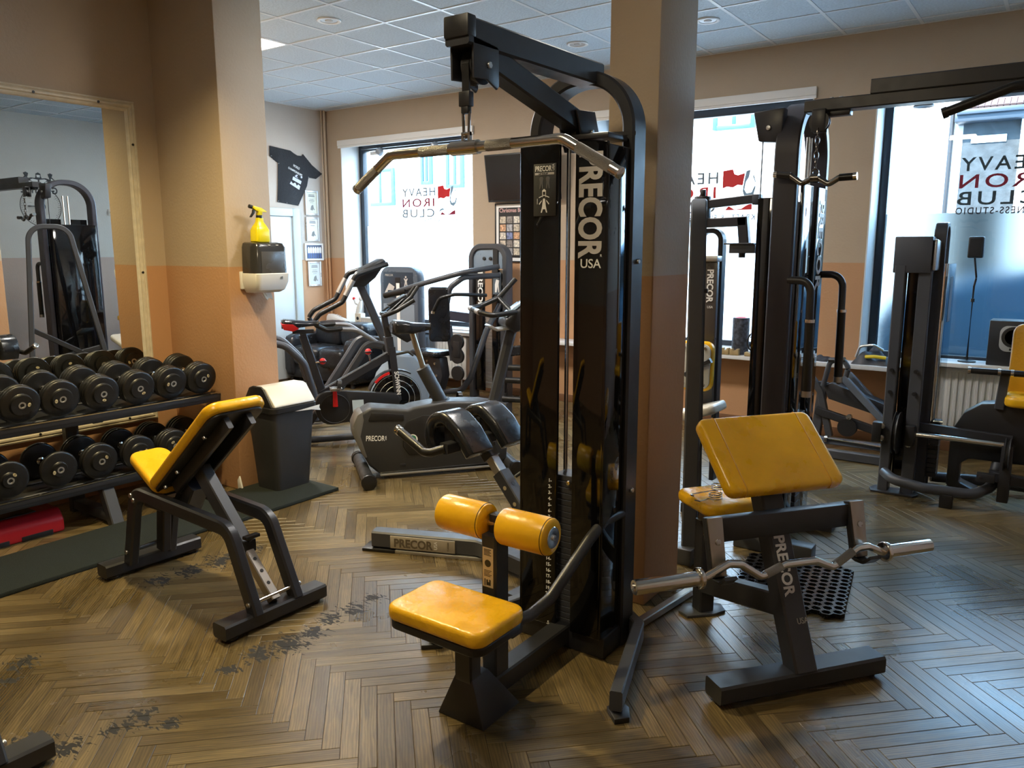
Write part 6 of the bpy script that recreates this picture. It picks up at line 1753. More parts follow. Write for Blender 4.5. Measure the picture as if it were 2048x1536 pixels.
# ================================================================== pec fly machine behind the pillar
t = thing('pec_fly_machine', 'black machine with overhead arms and grey-backed pad behind the tall pillar', 'gym machine', (-1.6, 4.2, 0))
MB().rect([(-1.440, 3.57, 0.0), (-1.495, 3.66, 1.77), (-1.62, 3.98, 1.77), (-1.71, 4.30, 0.0)], 0.075, 0.05, 0.14, (0.92, 0.38, 0), 0.008, 10).build('arch_frame', steel_l, t)
MB().rect([(-1.470, 3.62, 0.75), (-1.69, 4.23, 0.35)], 0.05, 0.05, 0, (0.92, 0.38, 0), 0.006).build('frame_brace', steel, t)
MB().rect([(-1.46, 3.60, 0.40), (-1.68, 4.22, 0.55)], 0.05, 0.05, 0, (0.92, 0.38, 0), 0.006).build('frame_brace', steel, t)
MB().box((-1.50, 3.50, 0.0), (-1.40, 3.62, 0.085)).build('front_foot', steel_l, t, bevel=0.008)
MB().box((-1.78, 4.25, 0.0), (-1.64, 4.37, 0.06)).build('rear_foot', steel, t, bevel=0.008)
MB().cyl((-1.50, 3.64, 1.35), (-1.43, 3.655, 1.35), 0.012, 10).build('frame_pin', plast, t)
MB().rect([(-1.92, 4.6, 1.805), (-1.54, 4.6, 1.835)], 0.05, 0.05, 0, (0, 1, 0), 0.005).build('overhead_arm', steel, t)
MB().rect([(-1.92, 4.6, 1.70), (-1.58, 4.6, 1.71)], 0.05, 0.055, 0, (0, 1, 0), 0.005).build('overhead_arm', steel, t)
MB().box((-1.545, 4.565, 1.80), (-1.505, 4.635, 1.86)).build('arm_end_block', steel_l, t, bevel=0.004)
MB().cyl((-1.855, 4.6, 1.68), (-1.855, 4.6, 1.86), 0.05, 18).cyl((-1.855, 4.6, 1.86), (-1.855, 4.6, 1.90), 0.018, 12).build('pivot', plast, t, bevel=0.005)
MB().rect([(-1.605, 4.6, 1.73), (-1.585, 4.6, 1.57)], 0.05, 0.06, 0, (0, 1, 0), 0.005).build('hanging_arm', steel, t)
MB().box((-1.67, 4.57, 1.525), (-1.515, 4.63, 1.575)).box((-1.70, 4.56, 1.575), (-1.52, 4.64, 1.585)).build('arm_block', steel_l, t, bevel=0.004)
MB().cyl((-1.60, 4.6, 1.525), (-1.60, 4.6, 1.50), 0.02, 12).build('block_pin', plast, t)
MB().rect([(-1.90, 4.7, 0.0), (-1.90, 4.7, 1.66), (-1.76, 4.7, 1.66), (-1.755, 4.7, 0.10)], 0.07, 0.03, 0.06, (0, 1, 0), 0.005, 8).build('column_frame', steel, t)
s_ = MB().box((-1.865, 4.60, 0.60), (-1.745, 4.635, 1.475)).build('shroud', mat('bronze_brown_shell', (0.060, 0.050, 0.045), 0.3, rvar=0.05), t, bevel=0.004)
text('PRECOR', 0.055, frame((-1.805, 4.598, 1.43), (0, 0, -1), (1, 0, 0)), letter_w, 'brand_lettering', s_, bold=0.03, fit=0.20)
text('USA', 0.02, frame((-1.80, 4.598, 1.195), (1, 0, 0), (0, 0, 1)), letter_w, 'country_lettering', s_)
MB().box((-1.87, 4.58, 1.475), (-1.74, 4.66, 1.51)).build('shroud_cap', alu, t, bevel=0.006)
Fp = frame((-1.79, 4.46, 0.855), (1, 0, 0), (0, 0.05, 1))
poly = fillet([(-0.13, -0.15, 0), (0.09, -0.15, 0), (0.09, 0.15, 0), (-0.13, 0.15, 0)], 0.05, 5, True)
MB(Fp).prism([(p.x, p.y) for p in poly], -0.05, 0.0).build('back_pad', yellow, t, bevel=0.012)
MB(Fp).prism([(p.x * 0.9, p.y * 0.9) for p in poly], 0.0, 0.014).build('pad_backing', mat('backing_grey', (0.48, 0.48, 0.46), 0.45, rvar=0.05), t, bevel=0.003)
for x, z in ((-0.08, 0.11), (0.05, 0.11), (-0.08, -0.11), (0.05, -0.11)):
    MB(Fp).cyl((x, z, 0.014), (x, z, 0.019), 0.009, 10).build('backing_bolt', darkbolt, t)
MB().rect([(-1.86, 4.44, 0.80), (-1.70, 4.44, 0.90)], 0.03, 0.03, 0, (0, 1, 0), 0.004).build('pad_arm', steel, t)

sc_ = cushion((-0.20, -0.13, -0.028), (0.11, 0.13, 0.028), (0.05, 0.018), frame((-1.725, 4.42, 0.60), (0.95, 0.0, 0.31), (0, 1, 0)))
sc_.build('seat_cushion', mat('cream_vinyl', (0.62, 0.58, 0.50), 0.3, bump=0.2, bscale=50, rvar=0.06), t)  # plain cream vinyl on this seat
MB().rect([(-1.80, 4.45, 0.0), (-1.80, 4.45, 0.56)], 0.06, 0.06, 0, (1, 0, 0), 0.006).build('seat_post', steel, t)
MB().rect([(-1.72, 4.30, 0.035), (-1.92, 4.72, 0.035)], 0.06, 0.06, 0, (0, 0, 1), 0.006).build('base_beam', steel, t)
MB().rect([(-1.445, 3.57, 0.035), (-1.71, 4.30, 0.035)], 0.06, 0.05, 0, (0, 0, 1), 0.006).build('base_beam', steel, t)

# ================================================================== leg extension machine
t = thing('leg_extension_machine', 'dark leg extension machine with yellow backrest before the right window', 'gym machine', (-0.6, 5.5, 0))
MB().rect([(-0.872, 5.42, 0.0), (-0.872, 5.42, 1.45)], 0.062, 0.09, 0, (1, 0, 0), 0.006).build('tower_post', steel_l, t)
MB().rect([(-0.735, 5.42, 0.0), (-0.735, 5.42, 1.45)], 0.075, 0.05, 0, (1, 0, 0), 0.006).build('tower_post', steel_l, t)
MB().box((-0.84, 5.47, 0.10), (-0.775, 5.50, 1.45)).build('tower_back', gloss, t)
MB().box((-0.915, 5.38, 1.405), (-0.705, 5.56, 1.625)).build('tower_cap', steel_l, t, bevel=0.006)
MB().prism([(5.39, 1.42), (5.56, 1.42), (5.585, 1.50), (5.56, 1.60), (5.39, 1.61)], 0, 0.02, frame((-0.70, 0, 0), (0, 1, 0), (0, 0, 1))).build('cap_cheek', alu, t, bevel=0.008)
MB().rect([(-0.69, 5.56, 0.0), (-0.69, 5.56, 1.70), (-0.69, 5.72, 1.70), (-0.69, 5.72, 0.0)], 0.07, 0.03, 0.07, (1, 0, 0), 0.005, 8).build('rear_arch', steel, t)
ac = MB().box((-0.622, 5.50, 0.42), (-0.615, 5.80, 1.46)).build('acrylic_guard', clear_m, t)
MB().box((-0.6135, 5.56, 1.10), (-0.6120, 5.68, 1.38)).build('guard_placard', mat('placard_slate', (0.16, 0.18, 0.20), 0.4, rvar=0.05), ac)
for y in (5.60, 5.66):
    MB().cyl((-0.65, y, 0.3), (-0.65, y, 1.46), 0.009, 10).build('guide_rod', chrome, t)
wm4 = MB().box((-0.06, -0.05, 0), (0.06, 0.05, 0.028)).bevel(0.002, 1).mesh('weight_plate', steel)
for k in range(12):
    o = bpy.data.objects.new('weight_plate', wm4)
    o.location = (-0.66, 5.64, 0.09 + k * 0.031); COL.objects.link(o); o.parent = t; o.matrix_parent_inverse = wmat(t).inverted()
MB().cyl((-0.64, 5.585, 0.46), (-0.585, 5.585, 0.46), 0.010, 10).build('selector_pin', chrome, t)
for p in ((-0.872, 0.80), (-0.872, 0.66), (-0.735, 0.80), (-0.735, 0.66)):
    MB().cyl((p[0], 5.39 if p[0] > -0.8 else 5.37, p[1]), (p[0], 5.36, p[1]), 0.012, 12).build('plug', plast, t)
MB().prism([(-0.935, 5.34), (-0.69, 5.34), (-0.665, 5.40), (-0.69, 5.48), (-0.935, 5.48), (-0.955, 5.41)], 0, 0.014).build('floor_plate', steel, t, bevel=0.003)
MB().prism([(-0.72, 5.54), (-0.58, 5.54), (-0.56, 5.72), (-0.72, 5.76)], 0, 0.014).build('floor_plate', steel, t, bevel=0.003)
pulley('cam_wheel', (-0.815, 5.38, 0.40), 0.135, 0.03, t, (1, 0, 0), plast_g)
for x, z in ((-0.90, 0.44), (-0.90, 0.36), (-0.74, 0.43), (-0.74, 0.34)):
    MB().cyl((x, 5.365, z), (x, 5.345, z), 0.020, 14).build('pivot_bolt', darkbolt, t, bevel=0.004)
for x_ in (-0.955, -0.765):
    MB().box((x_, 5.34, 0.33), (x_ + 0.055, 5.40, 0.46)).build('bearing_block', plast, t, bevel=0.006)
MB().cyl((-0.76, 5.40, 0.400), (-0.235, 5.40, 0.400), 0.016, 16).build('chrome_shaft', chrome, t)
MB().rect([(-0.72, 5.50, 0.435), (-0.20, 5.50, 0.415)], 0.04, 0.05, 0, (0, 1, 0), 0.004).build('frame_tube', steel, t)
gp = [(-0.53, 0.08), (-0.53, 0.42), (-0.47, 0.545), (-0.38, 0.615), (-0.28, 0.63), (0.22, 0.62), (0.30, 0.55), (0.32, 0.28), (-0.20, 0.26), (-0.42, 0.26), (-0.465, 0.22), (-0.465, 0.10), (-0.36, 0.06), (-0.36, 0.03), (-0.50, 0.03)]
MB().prism(gp, -5.66, -5.52, frame((0, 0, 0), (1, 0, 0), (0, 0, 1))).build('seat_guard', mat('guard_black', (0.016, 0.017, 0.020), 0.35, rvar=0.06), t, bevel=0.012)
MB().tube([(-0.865, 5.36, 0.14), (-0.80, 5.26, 0.125), (-0.62, 5.24, 0.105), (-0.36, 5.30, 0.095), (-0.28, 5.44, 0.12), (-0.26, 5.60, 0.30)], 0.032, 0.10, 14, seg=8).build('base_hoop', steel_l, t)
MB().tube([(-0.64, 5.72, 0.06), (-0.40, 5.80, 0.06), (0.10, 5.80, 0.06), (0.30, 5.6, 0.06)], 0.035, 0.10, 12).build('rear_hoop', steel_l, t)
MB().box((-0.53, 5.235, 0.0), (-0.46, 5.30, 0.085)).build('hoop_foot', plast, t, bevel=0.005)
MB().rect([(-0.30, 5.42, 0.20), (0.30, 5.45, 0.14)], 0.06, 0.06, 0, (0, 0, 1), 0.005).build('leg_lever', steel, t)
MB().box((-0.355, 5.33, 0.175), (-0.26, 5.37, 0.225)).cyl((-0.335, 5.33, 0.20), (-0.335, 5.325, 0.20), 0.010, 12).build('lever_block', steel, t, bevel=0.004)
pulley('lever_cam', (-0.215, 5.42, 0.34), 0.10, 0.03, t, (1, 0, 0), plast_g)
MB().box((-0.245, 5.38, 0.05), (-0.185, 5.45, 0.40)).build('lever_post', steel, t, bevel=0.005)
cushion((-0.22, -0.30, -0.035), (0.22, 0.30, 0.035), (0.06, 0.02), frame((-0.045, 5.70, 0.80), (1, 0.0, 0), (0, 0.14, 1))).build('backrest_pad', mat('amber_vinyl', (0.70, 0.33, 0.008), 0.32, bump=0.2, bscale=55, var=0.05, rvar=0.06), t)
MB().rect([(-0.285, 5.50, 0.60), (-0.27, 5.50, 0.815)], 0.05, 0.06, 0, (1, 0, 0), 0.005).build('grip_post', steel_l, t)
MB().tube([(-0.455, 5.44, 0.825), (-0.10, 5.46, 0.825)], 0.019, 0, 12).build('side_grip', rubber, t)
for x in (-0.455, -0.30, -0.235):
    MB().cyl((x - 0.008, 5.44 + (x + 0.455) * 0.056, 0.825), (x + 0.008, 5.441 + (x + 0.455) * 0.056, 0.825), 0.022, 12).build('grip_ring', chrome, t)
cushion((-0.26, 5.40, 0.625), (0.30, 5.70, 0.69), (0.06, 0.02)).build('seat_cushion', yellow, t)

# ================================================================== leg press at the rear wall
t = thing('leg_press_machine', 'grey-black angled leg press machine under the shelf between the right windows', 'gym machine', (-1.35, 6.35, 0))
MB().rect([(-1.36, 6.30, 0.585), (-1.02, 6.30, 0.25)], 0.05, 0.05, 0, (0, 1, 0), 0.005).rect([(-1.36, 6.48, 0.585), (-1.02, 6.48, 0.25)], 0.05, 0.05, 0, (0, 1, 0), 0.005).build('guide_rail', mat('blue_grey_paint', (0.12, 0.14, 0.17), 0.35, rvar=0.05), t)
MB().prism([(-1.50, 0.50), (-1.44, 0.53), (-1.05, 0.40), (-1.04, 0.34), (-1.10, 0.31), (-1.46, 0.40)], -6.46, -6.32, frame((0, 0, 0), (1, 0, 0), (0, 0, 1))).build('foot_sled', steel, t, bevel=0.008)
MB().rect([(-1.555, 6.38, 0.0), (-1.515, 6.38, 0.52)], 0.06, 0.07, 0, (0, 1, 0), 0.006).build('rear_post', steel_l, t)
MB().rect([(-1.64, 6.36, 0.60), (-1.53, 6.36, 0.45), (-1.44, 6.36, 0.10)], 0.05, 0.05, 0.05, (0, 1, 0), 0.005).build('frame_brace', steel_l, t)
MB().tube([(-1.50, 6.30, 0.50), (-1.46, 6.30, 0.70), (-1.36, 6.30, 0.715), (-1.325, 6.30, 0.66), (-1.345, 6.30, 0.55)], 0.020, 0.04, 12).build('hand_hoop', steel_l, t)
MB().tube([(-1.47, 6.30, 0.705), (-1.35, 6.30, 0.715)], 0.023, 0, 12).build('hoop_grip', rubber, t)
MB().cyl((-1.37, 6.27, 0.555), (-1.37, 6.21, 0.555), 0.016, 12).build('catch_peg', rubber, t)
MB().rect([(-1.55, 6.34, 0.30), (-1.02, 6.34, 0.17)], 0.05, 0.06, 0, (0, 1, 0), 0.005).build('lower_rail', steel, t)
pulley('carriage_wheel', (-1.30, 6.30, 0.20), 0.07, 0.05, t, (0, 1, 0))
MB().cyl((-1.29, 6.30, 0.285), (-1.29, 6.265, 0.285), 0.020, 12).build('stop_bolt', darkbolt, t)
MB().rect([(-1.60, 6.22, 0.095), (-0.98, 6.22, 0.095)], 0.045, 0.05, 0, (0, 1, 0), 0.005).build('base_rail', mat('base_blue_grey', (0.09, 0.11, 0.15), 0.35, rvar=0.05), t)
MB().rect([(-1.60, 6.06, 0.035), (-0.98, 6.06, 0.035)], 0.06, 0.065, 0, (0, 1, 0), 0.006).build('base_rail', steel_l, t)
MB().cyl((-1.43, 6.195, 0.115), (-1.02, 6.19, 0.105), 0.010, 10).cyl((-1.435, 6.195, 0.115), (-1.415, 6.195, 0.115), 0.028, 16).build('tie_rod', chrome, t)
for x in (-1.58, -1.0):
    MB().box((x - 0.03, 6.03, 0.0), (x + 0.03, 6.50, 0.045)).build('cross_foot', steel, t, bevel=0.005)

# ================================================================== honeycomb mat and steel bar on the floor
b = MB(Matrix.Translation((-0.93, 3.585, 0.0)) @ Matrix.Rotation(R(8), 4, 'Z'))
hr = 0.026
for i in range(-6, 7):
    for j in range(-7, 8):
        cx = i * hr * 1.5 * 1.12
        cy = (j + (0.5 if i % 2 else 0)) * hr * math.sqrt(3) * 1.0
        if abs(cx) > 0.25 or abs(cy) > 0.28:
            continue
        o_, n_ = [], []
        for k in range(6):
            a = math.pi / 3 * k
            o_.append((cx + hr * 1.10 * math.cos(a), cy + hr * 1.0 * math.sin(a)))
            n_.append((cx + hr * 0.80 * math.cos(a), cy + hr * 0.72 * math.sin(a)))
        vs = [(x, y, z) for z in (0.001, 0.020) for lst in (o_, n_) for x, y in lst]
        fs = []
        for k in range(6):
            q = (k + 1) % 6
            fs += [(12 + k, 12 + q, 18 + q, 18 + k), (k, q, 12 + q, 12 + k), (6 + q, 6 + k, 18 + k, 18 + q)]
        b.faces(vs, fs)
tag(b.build('honeycomb_mat', mat('wet_black_rubber', (0.010, 0.010, 0.011), 0.22, rvar=0.08, vscale=60), smooth=30), 'black rubber honeycomb ring mat on the floor behind the preacher bench', 'floor mat')
tag(MB().rect([(-1.325, 2.79, 0.022), (-1.27, 3.25, 0.022)], 0.034, 0.036, 0, (0, 0, 1), 0.004).build('steel_floor_bar', brushed), 'scratched steel bar lying on the floor along the tall pillar', 'metal bar')

# ================================================================== ledge, radiators and things on them
struct(MB().box((-1.015, 6.56, 0.688), (XR - 0.002, YB + 0.01, 0.720)).build('trim_5', sill_m, bevel=0.004))
rad_m = mat('radiator_white', (0.60, 0.60, 0.58), 0.4, rvar=0.05)
def radiator(label, x0, x1, z0, z1, y0_):
    t = thing('radiator', label, 'radiator', ((x0 + x1) / 2, y0_ + 0.05, z0 - 0.1), 'white wall radiators')
    MB().box((x0, y0_ + 0.014, z0), (x1, y0_ + 0.10, z1)).build('radiator_body', rad_m, t, bevel=0.008)
    n = int((x1 - x0 - 0.04) / 0.045)
    fm = MB().prism([(-0.013, 0), (-0.008, -0.014), (0.008, -0.014), (0.013, 0)], z0 + 0.03, z1 - 0.03).mesh('fin', rad_m, 30)
    for k in range(n):
        o = bpy.data.objects.new('fin', fm)
        o.location = (x0 + 0.04 + k * 0.045, y0_ + 0.0145, 0); COL.objects.link(o); o.parent = t; o.matrix_parent_inverse = wmat(t).inverted()
    for x in (x0 + 0.1, x1 - 0.1):
        MB().box((x - 0.015, y0_ + 0.098, z0 + 0.1), (x + 0.015, YB - 0.001, z0 + 0.14)).build('wall_bracket', rad_m, t)
        MB().cyl((x, y0_ + 0.06, 0), (x, y0_ + 0.06, z0 + 0.01), 0.010, 8).build('feed_pipe', rad_m, t)
radiator('white ribbed radiator under the right window', -0.72, 0.62, 0.17, 0.67, 6.655)
radiator('white ribbed radiator under the left window behind the press seat', -6.10, -5.36, 0.12, 0.595, 6.68)

t = thing('foam_roller', 'dark patterned foam roller standing on the window shelf', 'foam roller', (-2.30, 6.68, 0.65))
MB().lathe([(0.045, 0.65), (0.070, 0.65), (0.072, 0.66), (0.072, 0.955), (0.070, 0.965), (0.045, 0.965)], Matrix.Translation((-2.30, 6.68, 0)), 24).build('tube', mat('marbled_foam', (0.035, 0.040, 0.055), 0.6, var=0.9, vscale=40, bump=0.5, bscale=30), t)
MB().torus(None, 0.046, 0.008, Matrix.Translation((-2.30, 6.68, 0.962)), 20, 6).build('inner_rim', red, t)
t = thing('desk_fan', 'small black round fan on the window shelf beside the foam roller', 'fan', (-2.13, 6.66, 0.65))
MB().torus(None, 0.095, 0.008, frame((-2.13, 6.64, 0.765), (1, 0, 0), (0, 0, 1)), 28, 8).build('guard_ring', plast, t)
for k in range(5):
    a = k * 72
    MB().prism([(0.01, -0.01), (0.085, -0.03), (0.085, 0.015), (0.01, 0.012)], 0, 0.004, frame((-2.13, 6.65, 0.765), (1, 0, 0), (0, 0, 1)) @ Matrix.Rotation(R(a), 4, 'Z') @ Matrix.Rotation(R(18), 4, 'X')).build('blade', gloss, t)
MB().cyl((-2.13, 6.63, 0.765), (-2.13, 6.70, 0.765), 0.022, 14).build('hub', plast, t)
MB().box((-2.18, 6.63, 0.65), (-2.08, 6.72, 0.662)).box((-2.14, 6.67, 0.66), (-2.12, 6.69, 0.765)).build('stand', plast, t, bevel=0.003)
MB().ball((-2.18, 6.64, 0.845), 0.012).build('button', white, t)
gold = mat('tan_wood_block', (0.36, 0.26, 0.12), 0.5, var=0.2, vscale=30)
for k, (x, w, h, lb) in enumerate(((-2.39, 0.07, 0.06, 'small tan wooden block at the far left of the shelf by the foam roller'), (-2.31, 0.08, 0.055, 'tan wooden block in front of the foam roller'), (-2.17, 0.10, 0.035, 'flat tan wooden block in front of the small fan'))):
    b = MB()
    b.prism([(-w / 2, 0), (w / 2, 0), (w / 2, h), (w * 0.2, h), (w * 0.1, h * 0.7), (-w * 0.1, h * 0.7), (-w * 0.2, h), (-w / 2, h)], 0, 0.05, frame((x, 6.605, 0.65), (1, 0, 0), (0, 0, 1)))
    tag(b.build('wooden_block', gold, bevel=0.005), lb, 'wood block', 'tan blocks on the shelf')
def cloth(lo, hi, name, mt, seed, par=None):
    rnd = random.Random(seed)
    n, m = 14, 10
    b = MB()
    vs, fs = [], []
    ph = [rnd.random() * 6 for _ in range(6)]
    for i in range(n):
        for j in range(m):
            u, v = i / (n - 1), j / (m - 1)
            e = math.sin(math.pi * u) ** 0.6 * math.sin(math.pi * v) ** 0.6
            z = lo[2] + (hi[2] - lo[2]) * e * (0.65 + 0.35 * math.sin(9 * u + ph[0] + 3 * v) * math.sin(7 * v + ph[1]))
            vs.append((lo[0] + (hi[0] - lo[0]) * u + 0.01 * math.sin(11 * v + ph[2]), lo[1] + (hi[1] - lo[1]) * v + 0.008 * math.sin(9 * u + ph[3]), max(lo[2] + 0.001, z)))
    for i in range(n - 1):
        for j in range(m - 1):
            fs.append((i * m + j, (i + 1) * m + j, (i + 1) * m + j + 1, i * m + j + 1))
    k = len(vs)
    vs += [(x, y, lo[2] + 0.0002) for x, y, z in vs]
    fs += [tuple(k + q for q in f[::-1]) for f in fs]
    b.faces(vs, fs)
    return b.build(name, mt, par, smooth=70)
t = thing('gym_bag', 'black and grey gym bag with yellow stripe on the window shelf', 'bag', (-1.23, 6.68, 0.65))
cloth((-1.37, 6.60, 0.65), (-1.08, 6.78, 0.80), 'bag_body', mat('bag_nylon', (0.035, 0.037, 0.045), 0.5, var=0.5, vscale=14), 3, t)
MB().tube([(-1.27, 6.605, 0.715), (-1.20, 6.595, 0.722), (-1.12, 6.605, 0.715)], 0.013, 0.05, 8).build('yellow_stripe', mat('bag_yellow', (0.75, 0.55, 0.01), 0.5, rvar=0.05), t)
MB().tube([(-1.35, 6.66, 0.70), (-1.32, 6.64, 0.79), (-1.22, 6.62, 0.81), (-1.15, 6.64, 0.77)], 0.010, 0.04, 8).build('bag_strap', alu, t)
tag(cloth((-1.68, 6.60, 0.65), (-1.50, 6.74, 0.705), 'folded_cloth', mat('dark_cloth', (0.03, 0.03, 0.036), 0.8, var=0.3, vscale=20), 5), 'dark crumpled cloth on the shelf left of the gym bag', 'cloth')
tag(cloth((-2.52, 6.60, 0.65), (-2.43, 6.72, 0.72), 'blue_cloth', mat('blue_cloth', (0.05, 0.08, 0.15), 0.8, var=0.5, vscale=30), 8), 'small dark blue cloth at the shelf end beside the wooden blocks', 'cloth')

t = thing('speaker_stand', 'small black speaker on a thin bent pole on the right window ledge', 'speaker', (-0.58, 6.68, 0.72))
MB().lathe([(0, 0.72), (0.06, 0.72), (0.06, 0.728), (0.012, 0.735)], Matrix.Translation((-0.585, 6.70, 0)), 20).build('foot', plast, t)
MB().tube([(-0.585, 6.70, 0.73), (-0.585, 6.70, 1.28), (-0.575, 6.70, 1.34), (-0.60, 6.70, 1.50)], 0.0075, 0.05, 10).cyl((-0.585, 6.70, 1.165), (-0.585, 6.70, 1.19), 0.013, 10).build('pole', plast, t)
MB().box((-0.645, 6.665, 1.485), (-0.545, 6.745, 1.640)).build('speaker_box', plast, t, bevel=0.012, seg=3)
MB().box((-0.635, 6.660, 1.497), (-0.555, 6.667, 1.628)).build('grille', mat('grille_cloth', (0.02, 0.02, 0.022), 0.9, bump=0.3, bscale=300), t, bevel=0.002)
t = thing('subwoofer', 'black subwoofer box with pale cone ring on the right window ledge', 'speaker', (-0.27, 6.70, 0.72))
MB().box((-0.455, 6.60, 0.72), (-0.09, 6.81, 1.045)).build('cabinet', mat('cabinet_black', (0.02, 0.022, 0.026), 0.4, rvar=0.05), t, bevel=0.006)
MB().prism([(p.x, p.y) for p in fillet([(-0.085, -0.10, 0), (0.085, -0.10, 0), (0.085, 0.085, 0), (-0.085, 0.085, 0)], 0.05, 6, True)], 0, 0.010, frame((-0.30, 6.60, 0.925), (1, 0, 0), (0, 0, 1))).build('cone_plate', mat('plate_grey', (0.36, 0.37, 0.37), 0.4, rvar=0.05), t, bevel=0.004)
MB().lathe([(0.075, 0.010), (0.066, 0.013), (0.030, 0.004), (0.0, 0.006)], frame((-0.30, 6.60, 0.930), (1, 0, 0), (0, 0, 1)), 28).build('cone', letter_k, t)
MB().box((-0.32, 6.5885, 0.835), (-0.285, 6.592, 0.850)).build('maker_badge', letter_k, t)

# ================================================================== spots on the window track
for k, (x, z, lb) in enumerate(((-6.93, 2.66, 'white track spotlight at the left end of the left window'), (-6.07, 2.66, 'white track spotlight near the middle of the left window'))):
    t = thing('track_spotlight', lb, 'spotlight', (x, 7.0, z - 0.1), 'white window track spotlights')
    MB().box((x - 0.10, 6.975, z), (x + 0.07, 7.025, z + 0.04)).build('driver_box', whitepl, t, bevel=0.005)
    MB().cyl((x + 0.02, 7.0, z + 0.04), (x + 0.02, 7.0, z + 0.075), 0.012, 10).build('track_stem', whitepl, t)
    MB().lathe([(0.015, 0.0), (0.035, 0.01), (0.050, 0.07), (0.047, 0.075), (0.0, 0.045)], frame((x + 0.075, 7.0, z - 0.005), (0.75, 0, 0.66), (0, 1, 0)), 20).build('lamp_head', mat('lamp_grey', (0.30, 0.31, 0.32), 0.3, 0.5, rvar=0.05), t)
tag(MB().box((-7.20, 6.985, 2.735), (-5.5, 7.015, 2.76)).build('light_track', plast, bevel=0.003), 'black lighting track under the lintel of the left window', 'light track')
t = thing('pendant_lamp', 'black cone lamp hanging in the right window', 'lamp', (-1.07, 7.03, 2.62))
MB().lathe([(0.012, 0.07), (0.03, 0.06), (0.075, 0.008), (0.075, 0.0), (0.0, 0.03)], Matrix.Translation((-1.07, 7.03, 2.635)), 24).build('shade', plast, t)
MB().cyl((-1.07, 7.03, 2.70), (-1.07, 7.03, WZ1 - 0.012), 0.008, 8).build('stem', plast, t)

# ================================================================== right wall: seen in the mirror
t = thing('wall_clock_decal', 'black wall decal clock with flexing figure and GYM TIME lettering, seen in the mirror', 'wall decal', (XR, 4.87, 1.83))
X_ = XR - 0.0012
F = frame((X_, 4.87, 2.08), (0, -1, 0), (0, 0, 1))
MB().torus(None, 0.245, 0.004, F, 60, 6).build('clock_ring', letter_k, t)
b = MB(F)
for k in range(60):
    a = R(6 * k)
    if 40 < 6 * k < 140:
        continue
    L_ = 0.035 if k % 5 == 0 else 0.022
    ca, sa = math.cos(a), math.sin(a)
    b.faces([((0.235 - L_) * ca - 0.002 * sa, (0.235 - L_) * sa + 0.002 * ca, 0.0005), ((0.235 - L_) * ca + 0.002 * sa, (0.235 - L_) * sa - 0.002 * ca, 0.0005), (0.235 * ca + 0.002 * sa, 0.235 * sa - 0.002 * ca, 0.0005), (0.235 * ca - 0.002 * sa, 0.235 * sa + 0.002 * ca, 0.0005)], [(0, 1, 2, 3)])
b.build('minute_marks', letter_k, t, smooth=0)
MB(F).cyl((0, 0, 0), (0, 0, 0.03), 0.045, 20).build('movement', plast, t, bevel=0.004)
MB(F).box((0.0, -0.006, 0.03), (0.17, 0.006, 0.033)).box((-0.006, 0.0, 0.034), (0.006, 0.11, 0.037)).build('clock_hands', plast, t)
text('GYM TIME', 0.115, frame((X_ - 0.0006, 4.87 + 0.22, 2.245), (0, -1, 0), (0, 0, 1)), letter_k, 'lettering', t, bold=0.03, fit=0.44)
FB = frame((X_, 4.87, 2.335), (0, -1, 0), (0, 0, 1))
tor = [(-0.05, 0.0), (0.05, 0.0), (0.085, 0.06), (0.14, 0.055), (0.19, 0.045), (0.195, 0.085), (0.16, 0.115), (0.175, 0.15), (0.145, 0.165), (0.115, 0.15), (0.125, 0.115), (0.135, 0.085), (0.09, 0.10), (0.04, 0.095), (0.03, 0.12), (0.03, 0.15), (0.0, 0.165), (-0.03, 0.15), (-0.03, 0.12), (-0.04, 0.095), (-0.09, 0.10), (-0.135, 0.085), (-0.125, 0.115), (-0.115, 0.15), (-0.145, 0.165), (-0.175, 0.15), (-0.16, 0.115), (-0.195, 0.085), (-0.19, 0.045), (-0.14, 0.055), (-0.085, 0.06)]
MB().prism(tor, 0, 0.0008, FB).build('flexing_figure', letter_k, t, smooth=0)
MB().prism([(-0.06, 0.04), (-0.01, 0.02), (-0.01, 0.075), (-0.07, 0.085), (-0.10, 0.075)], 0.001, 0.0014, FB).prism([(0.06, 0.04), (0.10, 0.075), (0.07, 0.085), (0.01, 0.075), (0.01, 0.02)], 0.001, 0.0014, FB).prism([(-0.018, 0.105), (0.018, 0.105), (0.02, 0.135), (-0.02, 0.135)], 0.001, 0.0014, FB).prism([(0.15, 0.06), (0.185, 0.06), (0.185, 0.08), (0.15, 0.10)], 0.001, 0.0014, FB).prism([(-0.185, 0.06), (-0.15, 0.06), (-0.15, 0.10), (-0.185, 0.08)], 0.001, 0.0014, FB).build('figure_highlights', whitepl, t, smooth=0)
t = thing('wall_socket', 'white wall socket with plugged black cable, seen in the mirror', 'socket', (XR, 5.78, 2.0))
MB().box((XR - 0.012, 5.72, 2.0), (XR - 0.001, 5.80, 2.08)).build('plate', whitepl, t, bevel=0.003)
MB().cyl((XR - 0.012, 5.76, 2.04), (XR - 0.05, 5.76, 2.04), 0.018, 14).build('plug', plast, t, bevel=0.003)
MB().tube([(XR - 0.045, 5.76, 2.04), (XR - 0.05, 5.82, 2.09), (XR - 0.02, 6.0, 2.10), (XR - 0.01, 6.3, 2.12), (XR - 0.01, 6.5, 2.6)], 0.005, 0.06, 8).build('cord', plast, t)

